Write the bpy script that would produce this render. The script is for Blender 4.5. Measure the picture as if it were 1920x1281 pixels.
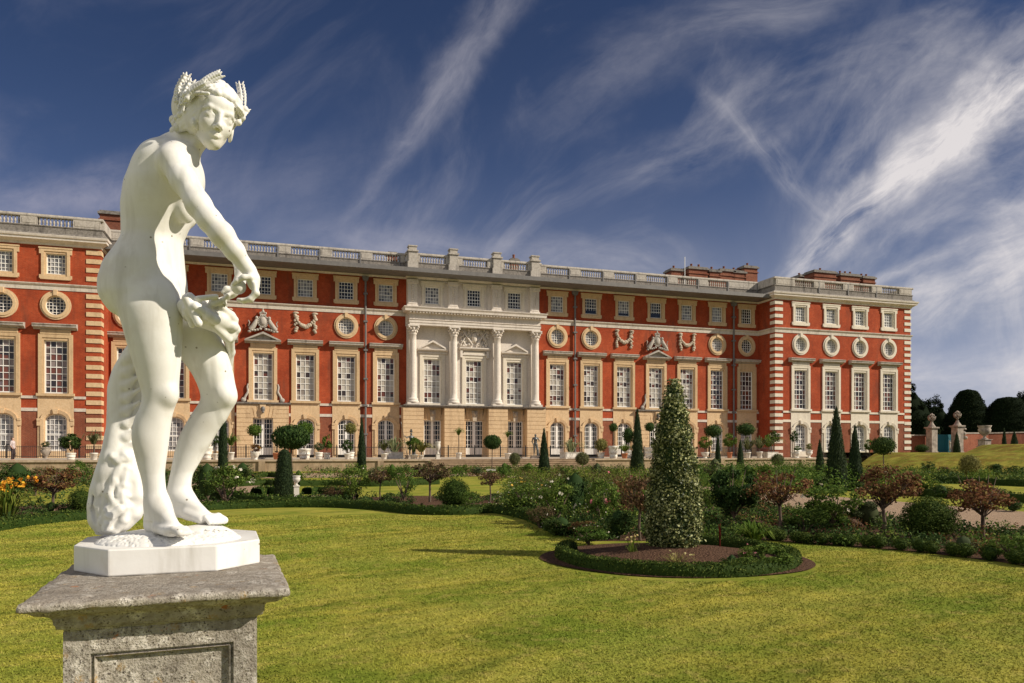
import bpy, math, random, time
import numpy as np
from mathutils import Vector, Matrix
T0 = time.time()
rad = math.radians
for o in list(bpy.data.objects): bpy.data.objects.remove(o)
SC = bpy.context.scene
COL = SC.collection

# ------------------------------------------------------------------ camera
EYE = 1.55
FPX = 1398.5            # focal length in photograph pixels (1920 wide)
PSI = 0.309             # camera turned right of the palace normal
V0 = 847.5              # horizon row in the photograph
cam_d = bpy.data.cameras.new("camera"); cam = bpy.data.objects.new("camera", cam_d); COL.objects.link(cam)
cam.location = (0, 0, EYE); cam.rotation_euler = (rad(90), 0, -PSI)
cam_d.sensor_width = 36; cam_d.lens = FPX / 1920 * 36
cam_d.shift_y = (V0 - 640.5) / 1920
cam_d.clip_start = 0.1; cam_d.clip_end = 3000
SC.camera = cam
SC.view_settings.view_transform = 'Standard'; SC.view_settings.look = 'None'
SC.view_settings.exposure = 0.16; SC.view_settings.gamma = 1.0
SC.cycles.max_bounces = 5; SC.cycles.diffuse_bounces = 3; SC.cycles.transparent_max_bounces = 8

# ------------------------------------------------------------------ sun and sky
SUN_EL, SUN_AZ = 33.0, 30.0      # azimuth: in front of the palace wall plane, from the east end (+X)
sx, sy, sz = math.cos(rad(SUN_EL))*math.cos(rad(-SUN_AZ)), math.cos(rad(SUN_EL))*math.sin(rad(-SUN_AZ)), math.sin(rad(SUN_EL))
sun_d = bpy.data.lights.new("sun", 'SUN'); sun = bpy.data.objects.new("sun", sun_d); COL.objects.link(sun)
sun_d.energy = 5.0; sun_d.angle = rad(0.53); sun_d.color = (1.0, 0.90, 0.74)
sun.rotation_euler = Vector((-sx, -sy, -sz)).to_track_quat('-Z', 'Y').to_euler()
W = bpy.data.worlds.new("World"); SC.world = W; W.use_nodes = True

class NT:
    """small helper to write node trees as expressions"""
    def __init__(s, tree): s.t = tree; s.n = tree.nodes; s.l = tree.links
    def node(s, typ, ins=None, **kw):
        n = s.n.new(typ)
        for k, v in kw.items(): setattr(n, k, v)
        for k, v in (ins or {}).items(): s.set(n.inputs[k], v)
        return n
    def set(s, sock, v):
        if isinstance(v, bpy.types.NodeSocket): s.l.new(v, sock)
        elif v is not None:
            if sock.type in ('RGBA',) and len(v) == 3: v = (*v, 1)
            sock.default_value = v
    def m(s, op, a, b=0.0, c=None, clamp=False):
        n = s.node('ShaderNodeMath', operation=op, use_clamp=clamp); s.set(n.inputs[0], a); s.set(n.inputs[1], b)
        if c is not None: s.set(n.inputs[2], c)
        return n.outputs[0]
    def vm(s, op, a, b=None):
        n = s.node('ShaderNodeVectorMath', operation=op); s.set(n.inputs[0], a)
        if b is not None: s.set(n.inputs[1], b)
        return n.outputs['Value'] if op in ('DOT_PRODUCT', 'LENGTH') else n.outputs[0]
    def mix(s, f, a, b, mode='MIX'):
        n = s.node('ShaderNodeMix', data_type='RGBA', blend_type=mode)
        s.set(n.inputs[0], f); s.set(n.inputs[6], a); s.set(n.inputs[7], b); return n.outputs[2]
    def noise(s, vec, scale, detail=4, rough=0.5, dist=0.0, out=0):
        n = s.node('ShaderNodeTexNoise', {'Scale': scale, 'Detail': detail, 'Roughness': rough, 'Distortion': dist})
        if vec is not None: s.set(n.inputs['Vector'], vec)
        return n.outputs[out]
    def ramp(s, f, stops, interp='LINEAR'):
        n = s.node('ShaderNodeValToRGB'); s.set(n.inputs[0], f); cr = n.color_ramp; cr.interpolation = interp
        while len(cr.elements) < len(stops): cr.elements.new(0.5)
        for e, (p, c) in zip(cr.elements, stops):
            e.position = p; e.color = (*c, 1) if len(c) == 3 else c
        return n.outputs[0]
    def rng(s, f, a, b, c=0.0, d=1.0, smooth=False):
        n = s.node('ShaderNodeMapRange', interpolation_type='SMOOTHSTEP' if smooth else 'LINEAR')
        for i, v in enumerate((f, a, b, c, d)): s.set(n.inputs[i], v)
        return n.outputs[0]
    def comb(s, x, y, z=0.0):
        n = s.node('ShaderNodeCombineXYZ'); s.set(n.inputs[0], x); s.set(n.inputs[1], y); s.set(n.inputs[2], z); return n.outputs[0]

def build_sky():
    t = NT(W.node_tree); t.n.clear()
    sky = t.node('ShaderNodeTexSky', sky_type='NISHITA', sun_disc=False)
    sky.sun_elevation = rad(SUN_EL)
    sky.sun_rotation = math.atan2(sx, sy)
    sky.altitude = 50; sky.air_density = 1.0; sky.dust_density = 0.4; sky.ozone_density = 3.0
    d = t.node('ShaderNodeTexCoord').outputs['Generated']
    # direction -> slopes on a plane facing the palace side of the sky (fixed in the world)
    fx, fy = math.sin(PSI), math.cos(PSI)
    f = t.m('MAXIMUM', t.vm('DOT_PRODUCT', d, (fx, fy, 0)), 0.05)
    a = t.m('DIVIDE', t.vm('DOT_PRODUCT', d, (fy, -fx, 0)), f)      # right slope
    b = t.m('DIVIDE', t.vm('DOT_PRODUCT', d, (0, 0, 1)), f)         # up slope
    P = t.comb(a, b)
    warp = t.vm('SCALE', t.vm('SUBTRACT', t.noise(P, 2.2, 5, 0.55, out=1), (0.5, 0.5, 0.5)))
    warp.node.inputs['Scale'].default_value = 0.10
    Pw = t.vm('ADD', P, warp)
    sep = t.node('ShaderNodeSeparateXYZ', {0: Pw}); wa, wb = sep.outputs[0], sep.outputs[1]
    def frame(x, y, ang):
        ca, sa = math.cos(ang), math.sin(ang)
        xa = t.m('SUBTRACT', wa, x); yb = t.m('SUBTRACT', wb, y)
        al = t.m('ADD', t.m('MULTIPLY', xa, ca), t.m('MULTIPLY', yb, sa))
        ac = t.m('SUBTRACT', t.m('MULTIPLY', yb, ca), t.m('MULTIPLY', xa, sa))
        return al, ac
    total = None
    def px(u, v): return (u-960)/FPX, (V0-v)/FPX
    # (start px, end px, half width at start, at end, strength)
    streaks = [((1480,500),(1990,105),26,78,1.0), ((1540,385),(1400,250),26,16,0.40), ((1530,400),(1690,170),24,34,0.36), ((1500,350),(1640,60),50,70,0.16),
               ((1600,610),(2000,455),55,75,0.6), ((1600,530),(1820,462),7,16,0.45), ((660,400),(860,120),11,46,0.34),
               ((820,200),(980,-60),34,50,0.25), ((1040,230),(1300,60),60,90,0.14), ((1230,60),(1560,-10),40,60,0.2),
               ((600,455),(1250,490),36,40,0.25), ((-40,395),(330,345),60,50,0.45), ((1180,330),(1400,250),50,60,0.22),
               ((1800,415),(2000,370),14,20,0.32), ((1600,710),(2000,690),50,60,0.35), ((380,420),(620,330),60,60,0.14)]
    soft = t.noise(Pw, 7.0, 6, 0.6)
    for (p0, p1, w0, w1, st) in streaks:
        x0, y0 = px(*p0); x1, y1 = px(*p1); L = math.hypot(x1-x0, y1-y0); ang = math.atan2(y1-y0, x1-x0)
        al, ac = frame(x0, y0, ang)
        fib = t.noise(t.comb(t.m('MULTIPLY', al, 4.0), t.m('MULTIPLY', ac, 13.0), w0*0.37), 1.5, 9, 0.66, 0.35)
        w = t.rng(al, 0, L, w0/FPX, w1/FPX)
        edge = t.m('ADD', t.m('DIVIDE', t.m('ABSOLUTE', ac), w), t.rng(soft, 0.25, 0.75, -0.55, 0.6))
        prof = t.rng(edge, -0.1, 1.6, 1.0, 0.0, True)
        ends = t.m('MULTIPLY', t.rng(al, -0.12, 0.12, 0, 1, True), t.rng(al, L-0.08, L+0.14, 1, 0, True))
        v = t.m('MULTIPLY', t.m('MULTIPLY', prof, ends), t.rng(fib, 0.32, 0.66, 0.06, 1.1))
        v = t.m('MULTIPLY', v, st)
        total = v if total is None else t.m('ADD', total, v)
    # thin cirrus veils, drawn out along the wind, clearer towards the upper left
    al, ac = frame(0, 0, rad(38))
    c1 = t.noise(t.comb(t.m('MULTIPLY', al, 1.3), t.m('MULTIPLY', ac, 2.3)), 1.7, 10, 0.60, 0.8)
    c2 = t.noise(t.comb(t.m('MULTIPLY', al, 2.6), t.m('MULTIPLY', ac, 8.0), 3.0), 2.4, 8, 0.66, 0.6)
    clear = t.rng(t.m('SUBTRACT', b, t.m('MULTIPLY', a, 0.35)), 0.25, 0.80, 1.0, 0.42, True)
    veil = t.m('MULTIPLY', t.m('MULTIPLY', t.rng(c1, 0.44, 0.72, 0.02, 1, True), t.rng(c2, 0.3, 0.72, 0.16, 0.46)), clear)
    low = t.m('MULTIPLY', t.rng(b, 0.03, 0.40, 1.0, 0.0, True), t.rng(c1, 0.30, 0.66, 0.16, 0.46))
    total = t.m('ADD', t.m('ADD', total, veil), low)
    # bright cloud bank added behind and to the left, unseen, as fill light
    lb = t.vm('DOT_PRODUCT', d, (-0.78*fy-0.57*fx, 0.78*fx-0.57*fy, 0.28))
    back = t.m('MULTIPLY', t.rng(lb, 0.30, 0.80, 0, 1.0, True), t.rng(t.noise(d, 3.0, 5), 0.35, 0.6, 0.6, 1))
    total = t.m('MINIMUM', total, 0.92)
    total = t.m('MULTIPLY', total, t.rng(b, -0.02, 0.02, 0, 1))
    base = t.vm('MULTIPLY', sky.outputs[0], (0.64, 0.60, 0.74))
    base = t.mix(t.rng(b, 0.0, 0.22, 1, 0, True), base, t.vm('MULTIPLY', base, (0.86, 0.98, 1.32)))
    base = t.mix(t.rng(b, 0.12, 0.62, 0, 1, True), base, t.vm('MULTIPLY', base, (0.58, 0.68, 0.74)))
    cloud = t.mix(t.rng(a, -0.55, 0.45), (5.4, 5.2, 6.3), (10.4, 9.8, 9.7))
    colr = t.mix(total, base, cloud)
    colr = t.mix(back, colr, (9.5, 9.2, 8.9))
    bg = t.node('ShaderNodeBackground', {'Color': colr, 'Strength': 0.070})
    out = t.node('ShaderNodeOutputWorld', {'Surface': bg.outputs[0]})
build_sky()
# ------------------------------------------------------------------ authoring helpers
CR = np.array([math.cos(PSI), -math.sin(PSI), 0.0]); CF = np.array([math.sin(PSI), math.cos(PSI), 0.0])
def at_depth(u, v, z):                    # world point seen at photo pixel (u,v) at camera depth z
    p = CF*z + CR*((u-960)/FPX*z); p = p + np.array([0, 0, EYE + (V0-v)/FPX*z]); return p
def ground(u, v, gz=0.0):                 # world point on the level gz seen at pixel (u,v)
    return at_depth(u, v, FPX*(EYE-gz)/(v-V0))
def on_plane_y(u, y):                     # x on a plane parallel to the palace at distance y
    return y*math.tan(PSI + math.atan((u-960)/FPX))
def depth_of(x, y): return x*CF[0] + y*CF[1]

def tag(o, label=None, cat=None, group=None, kind=None):
    if label: o['label'] = label
    if cat: o['category'] = cat
    if group: o['group'] = group
    if kind: o['kind'] = kind
    return o
def empty(name, loc=(0,0,0), rz=0.0):
    o = bpy.data.objects.new(name, None); COL.objects.link(o); o.location = loc; o.rotation_euler = (0,0,rz)
    o.empty_display_size = 0.2; return o
def link(name, me, parent=None, loc=None, rz=None):
    o = bpy.data.objects.new(name, me); COL.objects.link(o)
    if parent is not None: o.parent = parent
    if loc is not None: o.location = loc
    if rz is not None: o.rotation_euler = (0, 0, rz)
    return o
def copy_tree(o, loc=None, rz=None, scale=None, parent=None):
    c = o.copy(); COL.objects.link(c); c.parent = parent
    for ch in o.children: copy_tree(ch, parent=c)
    if loc is not None: c.location = loc
    if rz is not None: c.rotation_euler = (0,0,rz)
    if scale is not None: c.scale = scale if hasattr(scale, '__len__') else (scale,)*3
    return c

def mesh_np(name, V, F, mat, smooth=False, attr=None):
    """V (n,3); F list of faces or (m,4)/(m,3) array; attr: per-face float 'rnd'"""
    me = bpy.data.meshes.new(name)
    V = np.asarray(V, dtype=np.float32)
    if isinstance(F, np.ndarray):
        m, k = F.shape
        me.vertices.add(len(V)); me.vertices.foreach_set('co', V.ravel())
        me.loops.add(m*k); me.loops.foreach_set('vertex_index', F.astype(np.int32).ravel())
        me.polygons.add(m); me.polygons.foreach_set('loop_start', np.arange(0, m*k, k, dtype=np.int32))
        me.update(calc_edges=True)
    else:
        me.from_pydata(V.tolist(), [], F); me.update()
    if attr is not None:
        a = me.attributes.new('rnd', 'FLOAT', 'FACE'); a.data.foreach_set('value', np.asarray(attr, dtype=np.float32))
    if smooth: me.polygons.foreach_set('use_smooth', np.ones(len(me.polygons), dtype=bool))
    for mm in (mat if isinstance(mat, (list, tuple)) else [mat]): me.materials.append(mm)
    return me

class MB:
    """collects simple solids into ONE mesh"""
    def __init__(s): s.V = []; s.F = []; s.n = 0; s.sm = []
    def add(s, V, F, smooth=False):
        s.V.extend([tuple(v) for v in V]); s.F.extend([tuple(i+s.n for i in f) for f in F]); s.sm.extend([smooth]*len(F)); s.n += len(V)
    def box(s, x0, y0, z0, x1, y1, z1):
        V = [(x0,y0,z0),(x1,y0,z0),(x1,y1,z0),(x0,y1,z0),(x0,y0,z1),(x1,y0,z1),(x1,y1,z1),(x0,y1,z1)]
        s.add(V, [(0,3,2,1),(4,5,6,7),(0,1,5,4),(1,2,6,5),(2,3,7,6),(3,0,4,7)])
    def prism(s, pts, y0, y1):                 # polygon in x,z extruded along y (pts counter-clockwise seen from -y)
        n = len(pts); V = [(x, y0, z) for x, z in pts] + [(x, y1, z) for x, z in pts]
        F = [tuple(range(n)), tuple(range(2*n-1, n-1, -1))] + [(i, i+n, (i+1)%n+n, (i+1)%n) for i in range(n)]
        s.add(V, F)
    def prism_x(s, pts, x0, x1):               # polygon in y,z extruded along x
        n = len(pts); V = [(x0, y, z) for y, z in pts] + [(x1, y, z) for y, z in pts]
        F = [tuple(range(n-1, -1, -1)), tuple(range(n, 2*n))] + [(i, (i+1)%n, (i+1)%n+n, i+n) for i in range(n)]
        s.add(V, F)
    def poly(s, pts, z0, z1):                  # polygon in x,y extruded in z
        n = len(pts); V = [(x, y, z0) for x, y in pts] + [(x, y, z1) for x, y in pts]
        F = [tuple(range(n-1, -1, -1)), tuple(range(n, 2*n))] + [(i, (i+1)%n, (i+1)%n+n, i+n) for i in range(n)]
        s.add(V, F)
    def lathe(s, prof, seg=16, c=(0,0,0), smooth=True, sq=None):   # prof [(r,z)], bottom to top
        V = []
        for r, z in prof:
            for k in range(seg):
                a = 2*math.pi*(k+.5)/seg; V.append((c[0]+r*math.cos(a), c[1]+r*math.sin(a), c[2]+z))
        F = [(i*seg+k, i*seg+(k+1)%seg, (i+1)*seg+(k+1)%seg, (i+1)*seg+k) for i in range(len(prof)-1) for k in range(seg)]
        s.add(V, F, smooth)
        m = len(prof)-1
        s.add([V[k] for k in range(seg)], [tuple(range(seg-1,-1,-1))]); s.add([V[m*seg+k] for k in range(seg)], [tuple(range(seg))])
    def tube(s, pts, rs, seg=8, smooth=True):
        pts = [Vector(p) for p in pts]; V = []
        if not hasattr(rs, '__len__'): rs = [rs]*len(pts)
        for i, p in enumerate(pts):
            d = (pts[min(i+1, len(pts)-1)] - pts[max(i-1, 0)]).normalized()
            a = d.orthogonal().normalized() if abs(d.z) < .9 else Vector((1,0,0)); a = (a - d*a.dot(d)).normalized(); b = d.cross(a)
            for k in range(seg):
                t = 2*math.pi*k/seg; V.append(p + (a*math.cos(t) + b*math.sin(t))*rs[i])
        F = [(i*seg+k, i*seg+(k+1)%seg, (i+1)*seg+(k+1)%seg, (i+1)*seg+k) for i in range(len(pts)-1) for k in range(seg)]
        s.add(V, F, smooth); m = (len(pts)-1)*seg
        s.add(V[:seg], [tuple(range(seg-1,-1,-1))]); s.add(V[m:], [tuple(range(seg))])
    def ball(s, c, r, seg=10, rings=6):
        r = r if hasattr(r, '__len__') else (r, r, r); V = [(c[0], c[1], c[2]-r[2])]
        for i in range(1, rings):
            ph = -math.pi/2 + math.pi*i/rings
            for k in range(seg):
                a = 2*math.pi*k/seg; V.append((c[0]+r[0]*math.cos(ph)*math.cos(a), c[1]+r[1]*math.cos(ph)*math.sin(a), c[2]+r[2]*math.sin(ph)))
        V.append((c[0], c[1], c[2]+r[2])); F = [(0, 1+(k+1)%seg, 1+k) for k in range(seg)]
        for i in range(rings-2):
            b = 1+i*seg; F += [(b+k, b+(k+1)%seg, b+seg+(k+1)%seg, b+seg+k) for k in range(seg)]
        b = 1+(rings-2)*seg; F += [(b+k, b+(k+1)%seg, len(V)-1) for k in range(seg)]
        s.add(V, F, True)
    def mesh(s, name, mat):
        me = mesh_np(name, s.V, s.F, mat); me.polygons.foreach_set('use_smooth', s.sm); return me
    def build(s, name, mat, parent=None, loc=None): return link(name, s.mesh(name, mat), parent, loc)

# ------------------------------------------------------------------ material helper
def material(name, fn, bump=None):
    m = bpy.data.materials.new(name); m.use_nodes = True; t = NT(m.node_tree); t.n.clear()
    bs = t.node('ShaderNodeBsdfPrincipled'); out = t.node('ShaderNodeOutputMaterial', {'Surface': bs.outputs[0]})
    t.bs = bs; t.out = out; t.co = t.node('ShaderNodeTexCoord').outputs['Object']
    t.wo = t.node('ShaderNodeNewGeometry').outputs['Position']
    fn(t); return m
def set_bump(t, h, strength=0.4, dist=0.02):
    b = t.node('ShaderNodeBump', {'Height': h, 'Strength': strength, 'Distance': dist}); t.set(t.bs.inputs['Normal'], b.outputs[0])
def leaf_material(name, stops, rough=0.75, trans=0.22, spec=0.10):
    def fn(t):
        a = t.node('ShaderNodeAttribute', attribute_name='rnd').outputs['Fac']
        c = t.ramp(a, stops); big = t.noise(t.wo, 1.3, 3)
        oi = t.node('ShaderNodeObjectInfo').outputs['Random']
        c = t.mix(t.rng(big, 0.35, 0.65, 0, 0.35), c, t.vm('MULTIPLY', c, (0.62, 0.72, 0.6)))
        c = t.vm('MULTIPLY', c, t.comb(t.rng(oi, 0, 1, .8, 1.25), t.rng(oi, 0, 1, .88, 1.12), t.rng(oi, 0, 1, .85, 1.1)))
        t.set(t.bs.inputs['Base Color'], c); t.set(t.bs.inputs['Roughness'], rough); t.set(t.bs.inputs['Specular IOR Level'], spec)
        tr = t.node('ShaderNodeBsdfTranslucent', {'Color': c}); mx = t.node('ShaderNodeMixShader', {0: trans, 1: t.bs.outputs[0], 2: tr.outputs[0]})
        t.set(t.out.inputs['Surface'], mx.outputs[0])
    return material(name, fn)
# ------------------------------------------------------------------ ground, paths, terrace, banks
def crom(P, n=8, closed=False):
    P = [np.array(p, float) for p in P]; out = []; N = len(P); seg = N if closed else N-1
    for i in range(seg):
        g = (lambda k: P[k % N]) if closed else (lambda k: P[min(max(k, 0), N-1)])
        p0, p1, p2, p3 = g(i-1), g(i), g(i+1), g(i+2)
        for j in range(n):
            t = j/n; out.append(.5*((2*p1)+(-p0+p2)*t+(2*p0-5*p1+4*p2-p3)*t*t+(-p0+3*p1-3*p2+p3)*t**3))
    if not closed: out.append(P[-1])
    return [tuple(p) for p in out]
def grass_color(t):
    w = t.wo
    d = t.node('ShaderNodeMapping', {'Vector': w, 'Rotation': (0,0,rad(-22)), 'Scale': (1,1,1)}).outputs[0]
    sp = t.node('ShaderNodeSeparateXYZ', {0: d})
    stripe = t.m('SINE', t.m('ADD', t.m('MULTIPLY', sp.outputs[1], 2*math.pi/1.9), t.m('MULTIPLY', t.noise(w, .25, 2), 3.0)))
    n1 = t.noise(w, .55, 6, .62); n2 = t.noise(t.vm('MULTIPLY', d, (.6,2.2,1)), 1.4, 6, .65); n3 = t.noise(w, 26, 4, .7); n4 = t.noise(w, 5.5, 5, .6)
    c = t.mix(t.rng(n2, .36, .64), (.155,.172,.024), (.37,.33,.055))
    c = t.mix(t.rng(n1, .44, .60, 0, .75), c, (.135,.195,.020))
    c = t.mix(t.rng(n4, .52, .72, 0, .6), c, (.42,.33,.10))
    c = t.mix(t.rng(stripe, -.4, .9, 0, .22), c, (.41,.385,.08))
    return t.mix(t.rng(n3, .3, .7, .0, .16), c, t.vm('MULTIPLY', c, (.6,.65,.55))), n3, n4
def lawn_fn(t):
    c, n3, n4 = grass_color(t); t.set(t.bs.inputs['Base Color'], c); t.set(t.bs.inputs['Roughness'], 1.0); t.set(t.bs.inputs['Specular IOR Level'], .05)
    set_bump(t, t.m('ADD', n3, t.m('MULTIPLY', t.noise(t.wo, 90, 3), .6)), .6, .018)
M_lawn = material('lawn', lawn_fn)
def gravel_fn(t):
    n = t.noise(t.wo, 60, 5, .75); n2 = t.noise(t.wo, 1.1, 5, .6); n3 = t.noise(t.wo, 9, 4)
    c = t.mix(t.rng(n, .35, .65), (.22,.135,.085), (.52,.385,.27)); c = t.mix(t.rng(n2, .4, .65, 0, .4), c, (.36,.25,.17)); c = t.mix(t.rng(n3, .55, .75, 0, .35), c, (.60,.47,.35))
    t.set(t.bs.inputs['Base Color'], c); t.set(t.bs.inputs['Roughness'], 1.0); t.set(t.bs.inputs['Specular IOR Level'], .1); set_bump(t, n, 1.0, .03)
M_gravel = material('gravel', gravel_fn)
def soil_fn(t):
    n = t.noise(t.wo, 34, 7, .75); n2 = t.noise(t.wo, 2.2, 5, .6); v = t.node('ShaderNodeTexVoronoi', {'Vector': t.wo, 'Scale': 30.0}).outputs['Distance']
    c = t.mix(t.rng(n, .38, .64), (.055,.028,.017), (.20,.115,.075)); c = t.mix(t.rng(n2, .42, .62, 0, .5), c, (.13,.075,.048))
    t.set(t.bs.inputs['Base Color'], c); t.set(t.bs.inputs['Roughness'], 1.0); t.set(t.bs.inputs['Specular IOR Level'], .1); set_bump(t, t.m('ADD', n, t.m('MULTIPLY', v, .8)), 1.0, .05)
M_soil = material('soil', soil_fn)
def flat(name, pts, z, mat, kind='structure'):
    me = bpy.data.meshes.new(name); me.from_pydata([(p[0], p[1], z) for p in pts], [], [tuple(range(len(pts)))]); me.update(); me.materials.append(mat)
    if me.polygons[0].normal.z < 0: me.flip_normals()
    return tag(link(name, me), kind=kind)
def G2(u, v, gz=0.0): p = ground(u, v, gz); return (p[0], p[1])
flat('lawn', [(-900,-60),(900,-60),(900,1500),(-900,1500)], 0.0, M_lawn)

hedge_line_L = [G2(*p) for p in crom([(-260,1030),(-60,1003),(60,984),(160,974),(300,962),(460,953),(600,951),(700,955),(784,964),(860,965),(930,962),(1000,976),(1058,1006)], 6)]
hedge_line_R = [G2(*p) for p in crom([(1446,1014),(1520,1021),(1600,1026),(1700,1034),(1800,1045),(1920,1061),(2060,1084),(2260,1120)], 5)]
far_L = [G2(*p) for p in [(1200,915),(1000,915),(900,931),(780,930),(640,934),(500,936),(300,940),(160,944),(60,948),(-60,955),(-260,965)]]
flat('flower_bed_soil', hedge_line_L+[G2(1100,1015),G2(1440,1000)]+far_L, .004, M_soil)
RINGC = np.array(G2(1264,1047)); RINGR = 1.93
flat('flower_bed_soil', hedge_line_R+[(13.5, hedge_line_R[-1][1]-1.0),(13.5,36.0),G2(1100,915),G2(1100,1015)], .008, M_soil)
# the round bed, slightly mounded, with a bare gravelly margin
def round_bed():
    V = []; n = 64; rings = [(0,.20),(.5,.17),(1.0,.10),(1.35,.05),(1.55,.03),(RINGR,.014)]
    from mathutils import noise as mn
    for r, z in rings:
        for k in range(n):
            a = 2*math.pi*k/n; rr = r*(1+.015*math.sin(5*a)); x, y = RINGC[0]+rr*math.cos(a), RINGC[1]+rr*math.sin(a)
            if r > 1.4: dd = (x-RINGC[0])*CF[0]+(y-RINGC[1])*CF[1]; f_ = .10*max(0, (r-1.4)/.53); x -= dd*f_*CF[0]; y -= dd*f_*CF[1]
            V.append((x, y, z+(.02*mn.noise(Vector((x*3,y*3,0))) if r < 1.7 else 0)))
    F = [(i*n+k, i*n+(k+1)%n, (i+1)*n+(k+1)%n, (i+1)*n+k)[::-1] for i in range(len(rings)-1) for k in range(n)]
    me = mesh_np('round_bed_soil', V, F, M_soil, True); tag(link('round_bed_soil', me), kind='structure')
round_bed()
flat('gravel_path', [(13.5,-20),(18.4,-20),(18.4,45.5),(13.5,45.5)], .012, M_gravel)
flat('gravel_path', [(-80,46),(75,46),(75,56),(-80,56)], .016, M_gravel)
flat('gravel_path', [G2(*p) for p in [(300,902),(560,902),(640,905),(660,946),(560,949),(420,949),(300,946)]], .008, M_gravel)
flat('turf_panel', [G2(*p) for p in crom([(480,918),(560,909),(640,912),(600,928),(520,930)], 5, True)], .014, M_lawn)

# terrace with its retaining wall and steps

def pave_fn(t):
    n = t.noise(t.wo, 3, 6, .65); n2 = t.noise(t.wo, 30, 4)
    c = t.mix(t.rng(n, .35, .65), (.36,.27,.19), (.52,.41,.30)); c = t.mix(t.rng(n2, .5, .8, 0, .4), c, (.22,.16,.12)); t.set(t.bs.inputs['Base Color'], c); t.set(t.bs.inputs['Roughness'], .95)
M_pave = material('terrace paving', pave_fn)
TZ = 0.93; TY = 62.0; SX_0, SX_1 = 12.6, 27.6
m = MB(); m.box(-70, TY+.5, -.5, 78, 74.5, .925); tag(m.build('terrace', M_pave), kind='structure')
def wall_fn(t):
    n = t.noise(t.wo, 1.2, 6, .62); n2 = t.noise(t.vm('MULTIPLY', t.wo, (1,1,.3)), 4, 5, .6)
    c = t.mix(t.rng(n, .35, .65), (.30,.215,.135), (.42,.31,.20)); c = t.mix(t.rng(n2, .5, .7, 0, .6), c, (.15,.105,.07)); t.set(t.bs.inputs['Base Color'], c); t.set(t.bs.inputs['Roughness'], .95); set_bump(t, n2, .4, .03)
M_twall = material('terrace stone', wall_fn)
for (a, b, lab) in ((-70, SX_0, 'low stone retaining wall of the terrace, left of the broad steps'), (SX_1, 78, 'low stone retaining wall of the terrace, right of the broad steps')):
    w = empty('retaining_wall', ((a+b)/2, TY, 0)); tag(w, lab, 'retaining wall', 'retaining walls either side of the steps')
    h = (b-a)/2; m = MB(); m.box(-h, 0, 0, h, .5, .80); m.build('wall_face', M_twall, w)
    m = MB(); m.box(-h, -.12, .80, h, .62, .945); m.build('coping', M_pave, w)
    k = a+4
    while k < b: m = MB(); m.box(k-(a+b)/2-.25, -.14, 0, k-(a+b)/2+.25, -.002, .798); m.build('buttress', M_twall, w); k += 9.3
w = empty('stone_steps', ((SX_0+SX_1)/2, TY, 0)); tag(w, 'broad flight of shallow stone steps up to the terrace before the columned palace centre', 'steps')
for k in range(6):
    hw = (SX_1-SX_0)/2+.35*(5-k)*.0; m = MB(); m.box(-hw, .5-.42*(6-k), 0 if k == 0 else .152*k+.001, hw, .5, .152*(k+1)-.03); m.box(-hw, .5-.42*(6-k)-.05, .152*(k+1)-.029, hw, .5, .152*(k+1)); m.build('step', M_twall, w)
# railing
def railing():
    r = empty('iron_railing', (0, 67.0, TZ)); tag(r, 'black iron railing on a stone kerb along the terrace in front of the palace', 'railing')
    m = MB(); W_ = 2.5; n = 19
    for k in range(n): x = -W_/2+W_*(k+.5)/n; m.box(x-.013, -.013, .16, x+.013, .013, 1.12)
    m.box(-W_/2, -.02, 1.0, W_/2, .02, 1.04); m.box(-W_/2, -.02, .24, W_/2, .02, .28); m.box(W_/2-.035, -.035, .14, W_/2+.035, .035, 1.25)
    me = m.mesh('railing_panel', MI); x = -36.0
    while x < 50: link('railing_panel', me, r, (x, 0, 0)); x += W_
    m = MB(); m.box(-38, -.14, 0, 50, .14, .14); m.build('kerb', MK, r)
MI = material('railing iron', lambda t: (t.set(t.bs.inputs['Base Color'], (.02,.018,.018)), t.set(t.bs.inputs['Roughness'], .55)))
MK = material('railing kerb', lambda t: (t.set(t.bs.inputs['Base Color'], (.42,.37,.31)), t.set(t.bs.inputs['Roughness'], .9)))
railing()
# raised grass banks east of the sunk garden
def bank_fn(t):
    c, n3, n4 = grass_color(t); n = t.noise(t.wo, .8, 6, .65)
    c = t.mix(t.rng(n, .42, .62, .15, .75), c, (.16,.085,.022)); t.set(t.bs.inputs['Base Color'], c); t.set(t.bs.inputs['Roughness'], 1.0); t.set(t.bs.inputs['Specular IOR Level'], .05); set_bump(t, n3, 1.0, .05)
M_bank = material('bank turf', bank_fn)
def bank(name, foot, top, z0, z1, back, n=10):
    """grass slope: foot and top polylines (same length), then level ground to 'back' offset"""
    F_ = crom(foot, n); T_ = crom(top, n); V = []; m_ = 6
    from mathutils import noise as mn
    for f, t_ in zip(F_, T_):
        for j in range(m_+1):
            s_ = j/m_; q = s_*s_*(3-2*s_); x = f[0]+(t_[0]-f[0])*s_; y = f[1]+(t_[1]-f[1])*s_; V.append((x, y, z0+(z1-z0)*q+.06*mn.noise(Vector((x*.5,y*.5,1)))*(0 < j < m_)))
        V.append((t_[0]+back[0], t_[1]+back[1], z1))
    k = m_+2; F = [(i*k+j, i*k+j+1, (i+1)*k+j+1, (i+1)*k+j)[::-1] for i in range(len(F_)-1) for j in range(k-1)]
    return tag(link(name, mesh_np(name, V, F, M_bank, True)), kind='structure')
zb = 1.50
ft = [G2(1585,884),G2(1680,888),G2(1790,890),G2(1940,893),G2(2200,900)]
tp = [at_depth(1650,847,66)[:2],at_depth(1725,847,63)[:2],at_depth(1820,847,60)[:2],at_depth(1960,847,57)[:2],at_depth(2220,847,54)[:2]]
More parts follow.
